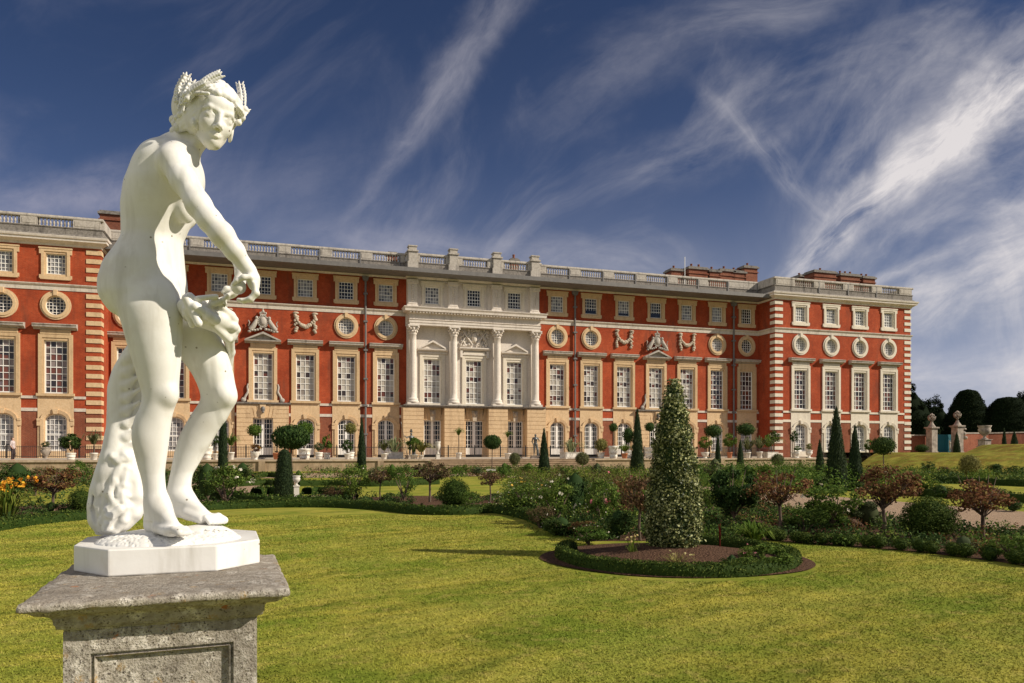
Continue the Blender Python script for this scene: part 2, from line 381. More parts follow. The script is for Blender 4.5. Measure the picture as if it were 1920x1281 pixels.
bank('grass_bank', ft, tp, .0, zb, (30,60))

# ------------------------------------------------------------------ the palace
PD, PS = 73.87, 19.57                  # wall plane distance, x of the middle of the front
TZ = 0.93                              # terrace level
def stone_mat(name, c1, c2, stain=(.30,.25,.20), amt=.5):
    def fn(t):
        n = t.noise(t.wo, .9, 6, .6); n2 = t.noise(t.wo, 7, 5, .6)
        c = t.mix(t.rng(n2, .35, .65), c1, c2)
        str_ = t.noise(t.vm('MULTIPLY', t.wo, (1.6,1.6,.35)), 1.4, 6, .62)
        c = t.mix(t.m('MULTIPLY', t.rng(str_, .52, .72), amt), c, stain)
        t.set(t.bs.inputs['Base Color'], c); t.set(t.bs.inputs['Roughness'], .85); t.set(t.bs.inputs['Specular IOR Level'], .2)
        set_bump(t, n2, .3, .02)
    return material(name, fn)
def brick_mat(name, a, b, mortar):
    def fn(t):
        br = t.node('ShaderNodeTexBrick', {'Vector': t.vm('ADD', t.comb(t.m('ADD', t.node('ShaderNodeSeparateXYZ', {0: t.wo}).outputs[0], t.node('ShaderNodeSeparateXYZ', {0: t.wo}).outputs[1]), t.node('ShaderNodeSeparateXYZ', {0: t.wo}).outputs[2]), (0,0,0)),
            'Color1': (*a, 1), 'Color2': (*b, 1), 'Mortar': (*mortar, 1), 'Scale': 1.0, 'Mortar Size': .011, 'Mortar Smooth': .2, 'Bias': -.1, 'Brick Width': .23, 'Row Height': .075})
        n = t.noise(t.wo, .55, 7, .62); n2 = t.noise(t.wo, 4, 5, .65); n3 = t.noise(t.vm('MULTIPLY', t.wo, (1.2,1.2,.3)), 1.0, 5, .6)
        c = br.outputs[0]
        c = t.mix(t.rng(n, .36, .66, 0, .85), c, t.vm('MULTIPLY', c, (.66,.58,.6)))
        c = t.mix(t.rng(n2, .45, .72, 0, .7), c, t.vm('MULTIPLY', c, (1.3,1.45,1.5)))
        c = t.mix(t.rng(n3, .52, .72, 0, .7), c, (.16,.05,.03))
        t.set(t.bs.inputs['Base Color'], c); t.set(t.bs.inputs['Roughness'], .9); t.set(t.bs.inputs['Specular IOR Level'], .15)
        set_bump(t, br.outputs['Fac'], .25, .01)
    return material(name, fn)
M = {}
M['brick'] = brick_mat('red brick', (.42,.056,.016), (.32,.042,.013), (.38,.12,.06))
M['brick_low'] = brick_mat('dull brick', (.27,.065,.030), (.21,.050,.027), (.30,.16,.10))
M['brick_roof'] = brick_mat('chimney brick', (.26,.075,.040), (.18,.055,.033), (.30,.17,.11))
M['gold'] = stone_mat('golden stone', (.62,.45,.27), (.53,.38,.22), (.33,.21,.12), .5)
M['buff'] = stone_mat('buff stone', (.68,.50,.31), (.58,.41,.24), (.33,.22,.13), .45)
M['white'] = stone_mat('pale stone', (.74,.68,.57), (.66,.59,.49), (.34,.29,.25), .40)
M['pale'] = stone_mat('white dressed stone', (.74,.675,.605), (.63,.57,.505), (.34,.295,.26), .45)
M['band'] = stone_mat('white band', (.66,.60,.52), (.55,.49,.42), (.26,.22,.20), .6)
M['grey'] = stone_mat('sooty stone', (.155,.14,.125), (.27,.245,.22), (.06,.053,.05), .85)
M['greyl'] = stone_mat('weathered stone', (.36,.325,.285), (.50,.46,.41), (.13,.115,.105), .8)
M['carve'] = stone_mat('carved stone', (.42,.34,.26), (.56,.48,.38), (.13,.10,.08), .6)
M['paint'] = material('white paint', lambda t: (t.set(t.bs.inputs['Base Color'], (.84,.83,.80)), t.set(t.bs.inputs['Roughness'], .45)))
M['lead'] = material('lead', lambda t: (t.set(t.bs.inputs['Base Color'], t.mix(t.noise(t.wo, 3), (.10,.095,.095), (.20,.19,.185))), t.set(t.bs.inputs['Roughness'], .6)))
M['iron'] = material('black iron', lambda t: (t.set(t.bs.inputs['Base Color'], (.018,.017,.017)), t.set(t.bs.inputs['Roughness'], .5)))
def glass_fn(stops, gl=.10):
    def fn(t):
        a = t.node('ShaderNodeAttribute', attribute_name='rnd').outputs['Fac']
        oi = t.node('ShaderNodeObjectInfo').outputs['Random']
        a = t.m('FRACT', t.m('ADD', a, t.m('MULTIPLY', oi, .37)))
        big = t.noise(t.comb(t.m('MULTIPLY', oi, 40), t.node('ShaderNodeSeparateXYZ', {0: t.co}).outputs[2], 0), 1.2, 2)
        c = t.ramp(t.m('ADD', t.m('MULTIPLY', a, .8), t.rng(big, .3, .7, 0, .2)), stops, 'CONSTANT')
        t.set(t.bs.inputs['Base Color'], c); t.set(t.bs.inputs['Roughness'], gl); t.set(t.bs.inputs['Specular IOR Level'], .6)
    return fn
M['glass_blind'] = material('window glass with blinds', glass_fn([(0,(.26,.22,.19)),(.16,(.42,.38,.32)),(.42,(.52,.48,.42)),(.66,(.13,.045,.03)),(.78,(.05,.035,.03)),(.9,(.26,.22,.19))]))
M['glass_red'] = material('window glass with dark room', glass_fn([(0,(.03,.025,.03)),(.28,(.15,.05,.035)),(.48,(.07,.05,.055)),(.62,(.25,.20,.19)),(.8,(.09,.06,.05)),(.92,(.16,.13,.15))]))
M['glass_dark'] = material('dark window glass', glass_fn([(0,(.012,.012,.014)),(.4,(.02,.02,.022)),(.75,(.035,.035,.042)),(.92,(.07,.07,.08))], .06))
M['glass_mid'] = material('window glass, net curtain', glass_fn([(0,(.13,.13,.14)),(.25,(.24,.24,.25)),(.5,(.36,.35,.35)),(.82,(.08,.08,.085))]))

PAL = empty('palace', (PS, PD, 0)); tag(PAL, 'long red brick palace with pale stone dressings and stone balustrade behind the garden terrace', 'palace')
def panes(x0, x1, z0, z1, nx, nz, y, seed, shape=None):
    rr = random.Random(seed); V = []; F = []; A = []
    for i in range(nx):
        for j in range(nz):
            q = [(x0+(x1-x0)*(i+a)/nx, y+rr.uniform(-.004,.004), z0+(z1-z0)*(j+b)/nz) for a, b in ((0,0),(1,0),(1,1),(0,1))]
            F.append(tuple(range(len(V), len(V)+4))); V += q; A.append(rr.random())
    return V, F, A
def sash(m, x0, x1, z0, z1, nx, nz, y, bar=.05, edge=.09, mid=True):
    """white timber window: outer frame, glazing bars, meeting rail"""
    m.box(x0, y-.03, z0, x0+edge, y+.05, z1); m.box(x1-edge, y-.03, z0, x1, y+.05, z1)
    m.box(x0+edge, y-.03, z0, x1-edge, y+.05, z0+edge*1.3); m.box(x0+edge, y-.03, z1-edge, x1-edge, y+.05, z1)
    for i in range(1, nx): x = x0+(x1-x0)*i/nx; m.box(x-bar/2, y, z0+edge, x+bar/2, y+.03, z1-edge)
    for j in range(1, nz):
        z = z0+(z1-z0)*j/nz; w = bar*(1.6 if mid and j == nz//2 else 1)
        m.box(x0+edge, y-.004, z-w/2, x1-edge, y+.026, z+w/2)
def frame_ring(m, outer, inner, y0, y1):
    """moulded flat ring between two rectangles (x0,z0,x1,z1): front at y0 back at y1"""
    (a0,b0,a1,b1), (c0,d0,c1,d1) = outer, inner
    m.box(a0, y0, b0, c0, y1, b1); m.box(c1, y0, b0, a1, y1, b1)
    if b0 < d0: m.box(c0, y0, b0, c1, y1, d0)
    if d1 < b1: m.box(c0, y0, d1, c1, y1, b1)

RW = .24     # depth of the window plane behind the wall face
def build_kind(kind):
    """returns dict part->mesh for one kind of window, local x centred, y=0 the wall face, z absolute"""
    out = {}
    if kind == 'tall':
        x, z0, z1 = .86, 6.42, 10.85
        m = MB(); sash(m, -x, x, z0, z1, 4, 8, RW-.05); out['sash'] = m.mesh('sash', M['paint'])
        V, F, A = panes(-x, x, z0, z1, 4, 8, RW, 5); out['panes'] = (V, F, A)
        m = MB(); frame_ring(m, (-1.27,z0,1.27,11.35), (-.98,z0,.98,11.06), -.13, .0); frame_ring(m, (-.98,z0,.98,11.06), (-x,z0,x,z1), -.07, RW)
        m.box(-1.12,-.16,11.352,1.12,.0,11.72); m.box(-1.40,-.24,z0-.22,1.40,0,z0-.002)
        out['surround'] = m
        m = MB(); prof = [(0,11.722),(-.10,11.722),(-.16,11.80),(-.30,11.86),(-.50,11.90),(-.52,12.04),(-.58,12.10),(-.58,12.16),(-.10,12.24),(0,12.26)]
        m.prism_x(prof, -1.62, 1.62); out['hood'] = m
    if kind == 'square':
        x, z0, z1 = .71, 16.36, 18.07
        m = MB(); sash(m, -x, x, z0, z1, 5, 5, RW-.05, .042, .07); out['sash'] = m.mesh('sash', M['paint'])
        out['panes'] = panes(-x, x, z0, z1, 5, 5, RW, 9)
        m = MB(); frame_ring(m, (-1.05,16.02,1.05,18.45), (-.84,16.20,.84,18.24), -.13, 0); frame_ring(m, (-.84,16.20,.84,18.24), (-x,z0,x,z1), -.06, RW)
        for s_ in (-1, 1):     # crossettes
            a, b = sorted((s_*1.052, s_*1.20)); m.box(a,-.128,18.02,b,0,18.449); m.box(a,-.128,15.98,b,0,16.28)
        m.box(-1.24,-.17,18.452,1.24,0,18.57); m.box(-1.12,-.15,15.90,1.12,0,16.018)
        out['surround'] = m
    if kind == 'round':
        R0, zc, n = .77, 13.76, 28; m = MB()
        def ring(r0, r1, ya, yb):
            V = []; 
            for r, y in ((r0, yb), (r0, ya), (r1, ya), (r1, yb)): V += [(r*math.cos(2*math.pi*k/n), y, zc+r*1.04*math.sin(2*math.pi*k/n)) for k in range(n)]
            F = [(i*n+k, ((i+1)%4)*n+k, ((i+1)%4)*n+(k+1)%n, i*n+(k+1)%n) for i in range(3) for k in range(n)]; m.add(V, F)
        ring(1.0, 1.15, -.10, 0); ring(R0, 1.0, -.17, RW); m.box(-.14,-.24,zc+.82,.14,-.02,zc+1.28); out['surround'] = m
        m = MB(); 
        for q in range(-2, 3):
            c = q*.27; h = math.sqrt(max(0, R0**2-c*c)); m.box(c-.021, RW-.05, zc-h, c+.021, RW-.02, zc+h); m.box(-h, RW-.054, zc+c-.021, h, RW-.024, zc+c+.021)
        V = []
        for r, y in ((R0-.07, RW-.07), (R0+.02, RW-.07)): V += [(r*math.cos(2*math.pi*k/n), y, zc+r*1.04*math.sin(2*math.pi*k/n)) for k in range(n)]
        m.add(V, [(k, k+n, (k+1)%n+n, (k+1)%n) for k in range(n)]); out['sash'] = m.mesh('sash', M['paint'])
        out['panes'] = panes(-.81, .81, zc-.81, zc+.81, 6, 6, RW, 13)
    if kind in ('arched', 'door'):
        door = kind == 'door'; x, z0, zs, zc = .80, 1.28, 4.15, 4.70; zb = 1.28 if door else 1.62; n = 10
        arc = [(x*math.cos(math.pi*k/n), zs+(zc-zs)*math.sin(math.pi*k/n)) for k in range(n+1)]
        # stone panel with the arched opening
        m = MB(); W2, zt = 1.32, 5.98
        for y0, W_, zt_, k_ in ((-.06, W2, zt, 1.0),):
            m.box(-W_, y0, 1.0, -x, RW, zs); m.box(x, y0, 1.0, W_, RW, zs)
            if not door: m.box(-x, y0, 1.0, x, RW, zb)
            pts = arc; 
            for a, b in zip(pts[:-1], pts[1:]):
                V = [(a[0],y0,a[1]),(b[0],y0,b[1]),(b[0],y0,zt_),(a[0],y0,zt_),(a[0],RW,a[1]),(b[0],RW,b[1]),(b[0],RW,zt_),(a[0],RW,zt_)]
                m.add(V, [(1,0,3,2),(0,1,5,4),(3,7,6,2)])
            m.box(-W_, y0, zs, -x, RW, zt_); m.box(x, y0, zs, W_, RW, zt_)
        # raised moulded head with ears and key block
        A1 = [((x+.06)*math.cos(math.pi*k/n), zs+.02+(zc-zs+.06)*math.sin(math.pi*k/n)) for k in range(n+1)]
        A2 = [((x+.30)*math.cos(math.pi*k/n), zs+.10+(zc-zs+.26)*math.sin(math.pi*k/n)) for k in range(n+1)]
        for yf, S1, S2 in ((-.13, A1, A2),):
            for k in range(n):
                a, b, c, d = S1[k], S1[k+1], S2[k+1], S2[k]
                V = [(a[0],yf,a[1]),(b[0],yf,b[1]),(c[0],yf-.05,c[1]),(d[0],yf-.05,d[1]),(c[0],-.05,c[1]),(d[0],-.05,d[1]),(a[0],-.05,a[1]),(b[0],-.05,b[1])]
                m.add(V, [(1,0,3,2),(2,3,5,4),(0,1,7,6)])
        for s_ in (-1, 1):
            a, b = sorted((s_*(x+.06), s_*(x+.30))); m.box(a,-.15,1.3,b,-.05,zs+.05)
            a, b = sorted((s_*(x+.28), s_*(x+.56))); m.box(a,-.20,zs-.02,b,-.05,zs+.18); m.box(a,-.16,zs-.42,b,-.05,zs-.022)
        m.prism([(-.13,zc+.02),(.13,zc+.02),(.22,zc+.44),(-.22,zc+.44)][::1], -.27, -.05)
        out['surround'] = m
        m = MB(); zz0 = zb
        m.box(-x, RW-.08, zz0, -x+.10, RW+.03, zs+.1); m.box(x-.10, RW-.08, zz0, x, RW+.03, zs+.1)
        if door: m.box(-x+.10, RW-.08, zz0, x-.10, RW-.02, 1.90); m.box(-.12, RW-.085, 1.90, .12, RW+.03, zc-.02)
        else: m.box(-x+.10, RW-.08, zz0, x-.10, RW+.03, zz0+.14); m.box(-x+.1, RW-.07, 3.0, x-.1, RW, 3.08)
        for q in range(1, 6 if door else 5):
            c = -x+2*x*q/(6 if door else 5)
            if abs(c) > .13 or not door: m.box(c-.022, RW-.05, zz0, c+.022, RW-.02, zs+(zc-zs)*math.sqrt(max(0,1-(c/x)**2)))
        for q in range(1, 7):
            z = zz0+(zc-zz0)*q/7.0; h = x if z < zs else x*math.sqrt(max(0, 1-((z-zs)/(zc-zs))**2)); m.box(-h, RW-.054, z-.022, h, RW-.024, z+.022)
        B1 = [((x-.09)*math.cos(math.pi*k/n), zs+(zc-zs-.07)*math.sin(math.pi*k/n)) for k in range(n+1)]
        for k in range(n):
            a, b, c, d = B1[k], B1[k+1], arc[k+1], arc[k]; m.add([(a[0],RW-.07,a[1]),(b[0],RW-.07,b[1]),(c[0],RW-.07,c[1]),(d[0],RW-.07,d[1])], [(1,0,3,2)])
        out['sash'] = m.mesh('sash', M['paint']); out['panes'] = panes(-x, x, zz0, zc, 6 if door else 5, 7, RW, 17)
    if kind == 'french':
        x, z0, z1 = .88, 1.28, 4.72
        m = MB(); sash(m, -x, x, z0, z1, 6, 7, RW-.05, .04, .10, False); m.box(-.14, RW-.085, z0+.1, .14, RW-.02, z1-.1); m.box(-x+.1, RW-.075, z0+.1, x-.1, RW-.03, 1.95)
        out['sash'] = m.mesh('sash', M['paint']); out['panes'] = panes(-x, x, z0, z1, 6, 7, RW, 21)
    V, F, A = out.pop('panes'); out['_p'] = (V, F, A)
    return out
KINDS = {k: build_kind(k) for k in ('tall','square','round','arched','door','french')}
NAMES = {'tall':'tall_window','square':'square_window','round':'round_window','arched':'arched_window','door':'french_window','french':'french_window'}
_cache = {}
def window(kind, x, y, stone, glass, hood=None, nohood=False, zoff=0.0):
    K = KINDS[kind]
    root = link(NAMES[kind], K['sash'], PAL, (x, y, zoff))
    key = (kind, 'g', glass)
    if key not in _cache: V, F, A = K['_p']; _cache[key] = mesh_np('glass', V, F, M[glass], attr=A)
    link('glass', _cache[key], root)
    if 'surround' in K:
        key = (kind, 's', stone)
        if key not in _cache: _cache[key] = K['surround'].mesh('surround', M[stone])
        link('surround', _cache[key], root)
    if 'hood' in K and not nohood:
        hs = hood or 'greyl'; key = (kind, 'h', hs)
        if key not in _cache: _cache[key] = K['hood'].mesh('hood', M[hs])
        link('hood', _cache[key], root)
    return root
def sweep(name, path, prof, mat, closed=False, parent=PAL):
    """profile (out, z) carried along a plan polyline; 'out' is to the right of travel"""
    P = [Vector((x, y)) for x, y in path]; n = len(P); V = []
    for i in range(n):
        d0 = (P[i]-P[i-1]).normalized() if i > 0 else (P[1]-P[0]).normalized()
        d1 = (P[i+1]-P[i]).normalized() if i < n-1 else d0
        n0 = Vector((d0.y, -d0.x)); n1 = Vector((d1.y, -d1.x)); b = (n0+n1); b = b/max(b.dot(n0), .2)
        for o, z in prof: V.append((P[i].x+b.x*o, P[i].y+b.y*o, z))
    k = len(prof); F = [(i*k+j, i*k+(j+1)%k, (i+1)*k+(j+1)%k, (i+1)*k+j) for i in range(n-1) for j in range(k)]
    F += [tuple(range(k-1,-1,-1)), tuple(range((n-1)*k, n*k))]
    me = mesh_np(name, V, F, mat)
    # consistent outward normals
    import bmesh; bm = bmesh.new(); bm.from_mesh(me); bmesh.ops.recalc_face_normals(bm, faces=bm.faces); bm.to_mesh(me); bm.free()
    return link(name, me, parent)

LE, RE, RX, PP = -33.55, 34.1, 53.35, -3.0       # pavilion edges, right end, pavilion projection
FC, FW = -.12, 6.9                               # frontispiece centre and half width
bays_L = [-9.05-3.83*i for i in range(7)]; bays_R = [9.05+3.9*i for i in range(7)]
pavL = [-36.9, -40.75, -44.6]; pavR = [37.51, 41.74, 45.84, 50.05]
mid = [-4.47, -.14, 4.2]
Z0 = .9
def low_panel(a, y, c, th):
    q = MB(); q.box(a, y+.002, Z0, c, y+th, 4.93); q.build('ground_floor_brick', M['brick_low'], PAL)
def wall_strip(m, ml, x0, x1, y, bays, th=.5):
    """brick wall with real openings; ml takes the duller ground-floor brick"""
    xs = sorted(bays); cur = x0
    for b in xs:
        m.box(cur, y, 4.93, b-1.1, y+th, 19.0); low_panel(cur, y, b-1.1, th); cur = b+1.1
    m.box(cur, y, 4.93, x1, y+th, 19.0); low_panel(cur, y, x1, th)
    return xs
def fill_bay(m, b, y, oc, th=.5, ground=True):
    """brick between the openings of a bay of half width 1.1"""
    a, c = b-1.1, b+1.1
    def solid(z0, z1): m.box(a, y+.001, z0, c, y+th-.001, z1)
    def open_(z0, z1, h): m.box(a, y+.001, z0, b-h, y+th-.001, z1); m.box(b+h, y+.001, z0, c, y+th-.001, z1)
    solid(5.4, 6.30); open_(6.30, 10.95, .95)
    solid(10.95, 12.96 if oc else 16.25)
    if oc: open_(12.96, 14.56, .80); solid(14.56, 16.25)
    open_(16.25, 18.2, .82); solid(18.2, 19.0)
def build_walls():
    m = MB(); ml = MB()
    wall_strip(m, ml, LE, FC-FW+.3, 0, bays_L); wall_strip(m, ml, FC+FW-.3, RE, 0, bays_R)
    wall_strip(m, ml, -62, LE, PP, pavL); wall_strip(m, ml, RE, RX, PP, pavR)
    for i, b in enumerate(bays_L): fill_bay(m, b, 0, i in (0,1,5,6))
    for i, b in enumerate(bays_R): fill_bay(m, b, 0, i in (0,1,5,6))
    for b in pavL+pavR: fill_bay(m, b, PP, True)
    # returns of the pavilions, east end wall, back
    m.box(LE-.5, PP+.5, Z0, LE, .5, 19.0); m.box(RE, PP+.5, Z0, RE+.5, .5, 19.0); m.box(RX-.5, PP+.5, Z0, RX, 22, 19.0); m.box(-62, 21.5, Z0, RX-.5, 22, 19.0)
    m.build('brick_wall', M['brick'], PAL)
    # blocking the inside so no light leaks through
    k = MB(); k.box(-62, 1.4, Z0, LE, 1.6, 19); k.box(LE, 2.2, Z0, RE, 2.4, 19); k.box(RE+.6, 1.4, Z0, RX-.6, 1.6, 19); k.build('inner_wall', M['lead'], PAL)
    r = MB(); r.box(-62, PP+.3, 18.9, RX-.2, 21.8, 19.3); r.prism_x([(1.5,19.9),(8,21.0),(14,21.0),(21,19.9),(21,19.31),(1.5,19.31)], -60, RX-2); r.build('lead_roof', M['lead'], PAL)
build_walls()
path = [(-62,PP),(LE,PP),(LE,0),(FC-FW,0),(FC-FW,-.55),(FC+FW,-.55),(FC+FW,0),(RE,0),(RE,PP),(RX,PP),(RX,21.9)]
sweep('cornice', path, [(0,18.72),(.08,18.74),(.12,18.88),(.30,19.00),(.40,19.08),(.52,19.10),(.54,19.28),(.62,19.32),(.66,19.46),(.66,19.50),(.30,19.56),(0,19.56)], M['pale'])
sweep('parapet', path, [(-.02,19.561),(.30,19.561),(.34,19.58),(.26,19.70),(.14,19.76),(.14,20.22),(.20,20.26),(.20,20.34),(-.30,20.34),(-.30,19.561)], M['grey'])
sweep('coping', path, [(.22,21.02),(.24,21.10),(.20,21.24),(-.34,21.26),(-.34,21.02)], M['greyl'])
path_s = [[(-62,PP),(LE,PP),(LE,0),(FC-FW,0)],[(FC+FW,0),(RE,0),(RE,PP),(RX,PP),(RX,21.9)]]
for p_ in path_s: sweep('string_course', p_, [(0,15.02),(.05,15.02),(.07,15.36),(.14,15.40),(.20,15.50),(.20,15.56),(0,15.60)], M['band'])

def bands(y, spans, mt='white'):
    for a, b in spans:
        m = MB(); m.box(a, y-.05, 4.93, b, y+.001, 5.20); m.build('stone_band', M[mt], PAL)
        m = MB(); m.box(a, y-.09, 5.98, b, y+.001, 6.20); m.build('stone_band', M[mt], PAL)
def spans_between(x0, x1, bs, h=1.33, skip=()):
    out = []; cur = x0
    for b in sorted(bs): hh = 2.33 if b in skip else h; out.append((cur, b-hh)); cur = b+hh
    out.append((cur, x1)); return out
bands(0, spans_between(LE+.02, FC-FW-.05, bays_L, skip=(bays_L[3],))+spans_between(FC+FW+.05, RE-.02, bays_R, skip=(bays_R[3],)), 'band')
bands(PP, spans_between(-62, LE-1.12, pavL), 'band'); bands(PP, spans_between(RE+1.02, RX-1.0, pavR), 'white')
# apron panels under the tall windows tie into the ground floor surrounds
def apron(b, y, st, w=1.32): m = MB(); m.box(b-w, y-.07, 5.981, b+w, y+.1, 6.19); return m.build('apron', M[st], PAL)

# windows in their bays
def rusticated(m, x0, x1, y0, y1, z0=1.0, z1=5.98, h=.415, g=.035):
    z = z0
    while z < z1-.05: m.box(x0, y0, z, x1, y1, min(z+h-g, z1)); z += h
    m.box(x0+.02, y0+.035, z0, x1-.02, y1, z1-.01)
def ped_ground(b, st='buff'):
    m = MB(); W2 = 2.32
    for s_ in (-1, 1):
        a, c = sorted((b+s_*.90, b+s_*W2)); rusticated(m, a, c, -.34, .2)
    m.box(b-.9, -.30, 4.74, b+.9, .2, 5.98)
    for k in range(-3, 4):       # flared voussoirs
        if k == 0: continue
        x0 = b+k*.30-.13; m.prism([(x0, 4.76),(x0+.26, 4.76),(x0+.26+k*.10, 5.86),(x0+k*.10, 5.86)], -.335, -.298)
    m.prism([(b-.18,4.70),(b+.18,4.70),(b+.28,5.96),(b-.28,5.96)], -.46, -.29)
    m.build('rusticated_doorcase', M[st], PAL)
    m = MB(); m.prism_x([(0,5.981),(-.36,5.981),(-.50,6.05),(-.52,6.19),(0,6.22)], b-2.5, b+2.5); m.build('ledge', M['grey'], PAL)
    m = MB(); m.ball((b,-.50,5.55), (.19,.16,.26)); m.ball((b,-.54,5.30), (.12,.12,.14)); m.build('mask_keystone', M['lead'], PAL)
def festoon(b):
    m = MB(); rr = random.Random(int(b*10)); zt = 14.45
    for s_ in (-1, 1):
        for k in range(9): m.ball((b+s_*.88+rr.uniform(-.10,.10), -.10, zt+.15-k*.20+rr.uniform(-.05,.05)), (rr.uniform(.14,.24)*(1.2 if k in (1,2,7) else .9), .13, rr.uniform(.12,.18)), 6, 4)
        m.ball((b+s_*.88,-.10,zt+.32), (.30,.14,.12), 8, 5)
    for k in range(11):
        t_ = k/10*2-1; m.ball((b+t_*.74, -.12, zt-.95+.55*t_*t_+rr.uniform(-.04,.04)), (.13+.07*(1-t_*t_), .14, .15+.08*(1-t_*t_)), 6, 4)
    m.build('carved_festoon', M['carve'], PAL)
def royal_arms(b):
    m = MB(); rr = random.Random(77)
    m.ball((b,-.32,13.75), (.40,.16,.52), 14, 8); m.ball((b,-.44,13.75), (.28,.12,.38), 12, 6)          # oval shield
    for k in range(18): a = k/18*6.283; m.ball((b+.44*math.cos(a),-.36,13.75+.55*math.sin(a)), (.09,.10,.09), 6, 4)
    m.box(b-.26,-.42,14.30,b+.26,-.14,14.44)
    for k in range(-2, 3): m.ball((b+k*.13,-.30,14.52+.10*(2-abs(k))*.5), (.08,.12,.13), 6, 4)
    m.ball((b,-.30,14.72), (.12,.12,.16), 6, 5); m.ball((b,-.30,14.92), (.06,.06,.08), 6, 4)
    for s_ in (-1, 1):                                                                      # supporters
        m.tube([(b+s_*1.15,-.30,12.95),(b+s_*.88,-.34,13.25),(b+s_*.66,-.36,13.62),(b+s_*.55,-.36,13.95)], [.22,.24,.20,.12], 8)
        m.ball((b+s_*.56,-.38,14.06), (.15,.15,.17), 8, 5); m.tube([(b+s_*.72,-.36,13.65),(b+s_*.52,-.44,13.55)], [.08,.06], 6)
        m.tube([(b+s_*1.0,-.28,13.1),(b+s_*1.30,-.28,13.30),(b+s_*1.18,-.28,13.62),(b+s_*1.30,-.28,13.80)], [.07,.06,.05,.07], 6)
        for k in range(5): m.ball((b+s_*(.25+.24*k),-.36,13.02-.05*k+rr.uniform(-.05,.05)), (.17,.15,.13), 6, 4)
    m.build('carved_coat_of_arms', M['greyl'], PAL)
def pediment(b, zb=11.72, w=1.62, h=.95, st='greyl', y=0.0, out=.62):
    m = MB(); m.prism_x([(y,zb),(y-.14,zb),(y-.24,zb+.10),(y-out,zb+.16),(y-out-.03,zb+.28),(y,zb+.30)], b-w, b+w)
    for s_ in (-1, 1):
        pts = [(b+s_*w, zb+.302),(b+s_*(w-.30), zb+.302),(b, zb+h-.10),(b, zb+h+.10)]
        if s_ > 0: pts = pts[::-1]
        m.prism(pts, y-out, y-.001)
    m.prism([(b-w+.3,zb+.302),(b+w-.3,zb+.302),(b,zb+h-.1)], y-.18, y-.002)
    m.build('pediment', M[st], PAL)
def side_scrolls(b):
    for s_ in (-1, 1):
        m = MB(); pts = [(b+s_*(1.32+.34*math.exp(-k*.30)+.05*math.sin(k*.9)), -.12, 6.5+k*.13) for k in range(12)]; m.tube(pts, [.14-.007*k for k in range(12)], 6)
        m.ball((b+s_*1.72,-.14,6.42), (.24,.14,.22), 10, 6); m.build('scroll_bracket', M['greyl'], PAL)
for side, bays in ((-1, bays_L), (1, bays_R)):
    for i, b in enumerate(bays):
        w0 = window('square', b, 0, 'buff', ('glass_mid','glass_dark','glass_mid','glass_dark','glass_mid','glass_mid','glass_dark')[i])
        if side > 0 and i in (1,2,3):
            m = MB(); m.box(-.64, RW-.075, 16.47, .64, RW-.035, 16.47+(.30,.24,.42)[i-1]); m.build('open_gap', M['glass_dark'], PAL.children[-1] if False else w0)
        window('tall', b, 0, 'buff' if i in (0,3) else 'gold', ('glass_blind','glass_blind','glass_blind','glass_blind','glass_blind','glass_red','glass_red')[i], nohood=(i == 3))
        if i in (0,1,5,6): window('round', b, 0, 'buff', 'glass_mid' if i < 6 else 'glass_dark')
        if i in (2,4): festoon(b)
        if i == 3: pediment(b); royal_arms(b); ped_ground(b); side_scrolls(b); window('french', b, 0, 'buff', 'glass_dark')
        else:
            window('door' if i in (0,1,2) else 'arched', b, 0, 'buff', 'glass_dark' if i < 3 else 'glass_mid'); apron(b, 0, 'buff')
for b in pavL:
    window('square', b, PP, 'buff', 'glass_mid'); window('tall', b, PP, 'gold', 'glass_red'); window('round', b, PP, 'buff', 'glass_dark'); window('arched', b, PP, 'buff', 'glass_mid'); apron(b, PP, 'buff')
for b in pavR:
    window('square', b, PP, 'white', 'glass_mid'); window('tall', b, PP, 'white', 'glass_red'); window('round', b, PP, 'white', 'glass_mid'); window('arched', b, PP, 'white', 'glass_mid'); apron(b, PP, 'white')

# banded quoins: stone courses wrapped round the pavilion corners
def quoins(x, w, wrap, y0, st):
    for za_, zb__ in ((1.05, 14.85), (15.6, 18.5)):
      m = MB(); z = 1.05
      while z < 18.5:
        if za_ <= z < zb__:
            a, c = (x-w, x) if wrap > 0 else (x, x+w)
            e = .06
            m.box(a-(e if wrap < 0 else 0), y0-e, z, c+(e if wrap > 0 else 0), y0+.85, z+.38)
        z += .745
      m.build('quoins', M[st], PAL)
quoins(LE, 1.1, 1, PP, 'buff'); quoins(RE, 1.0, -1, PP, 'white'); quoins(RX, .95, 1, PP, 'white')

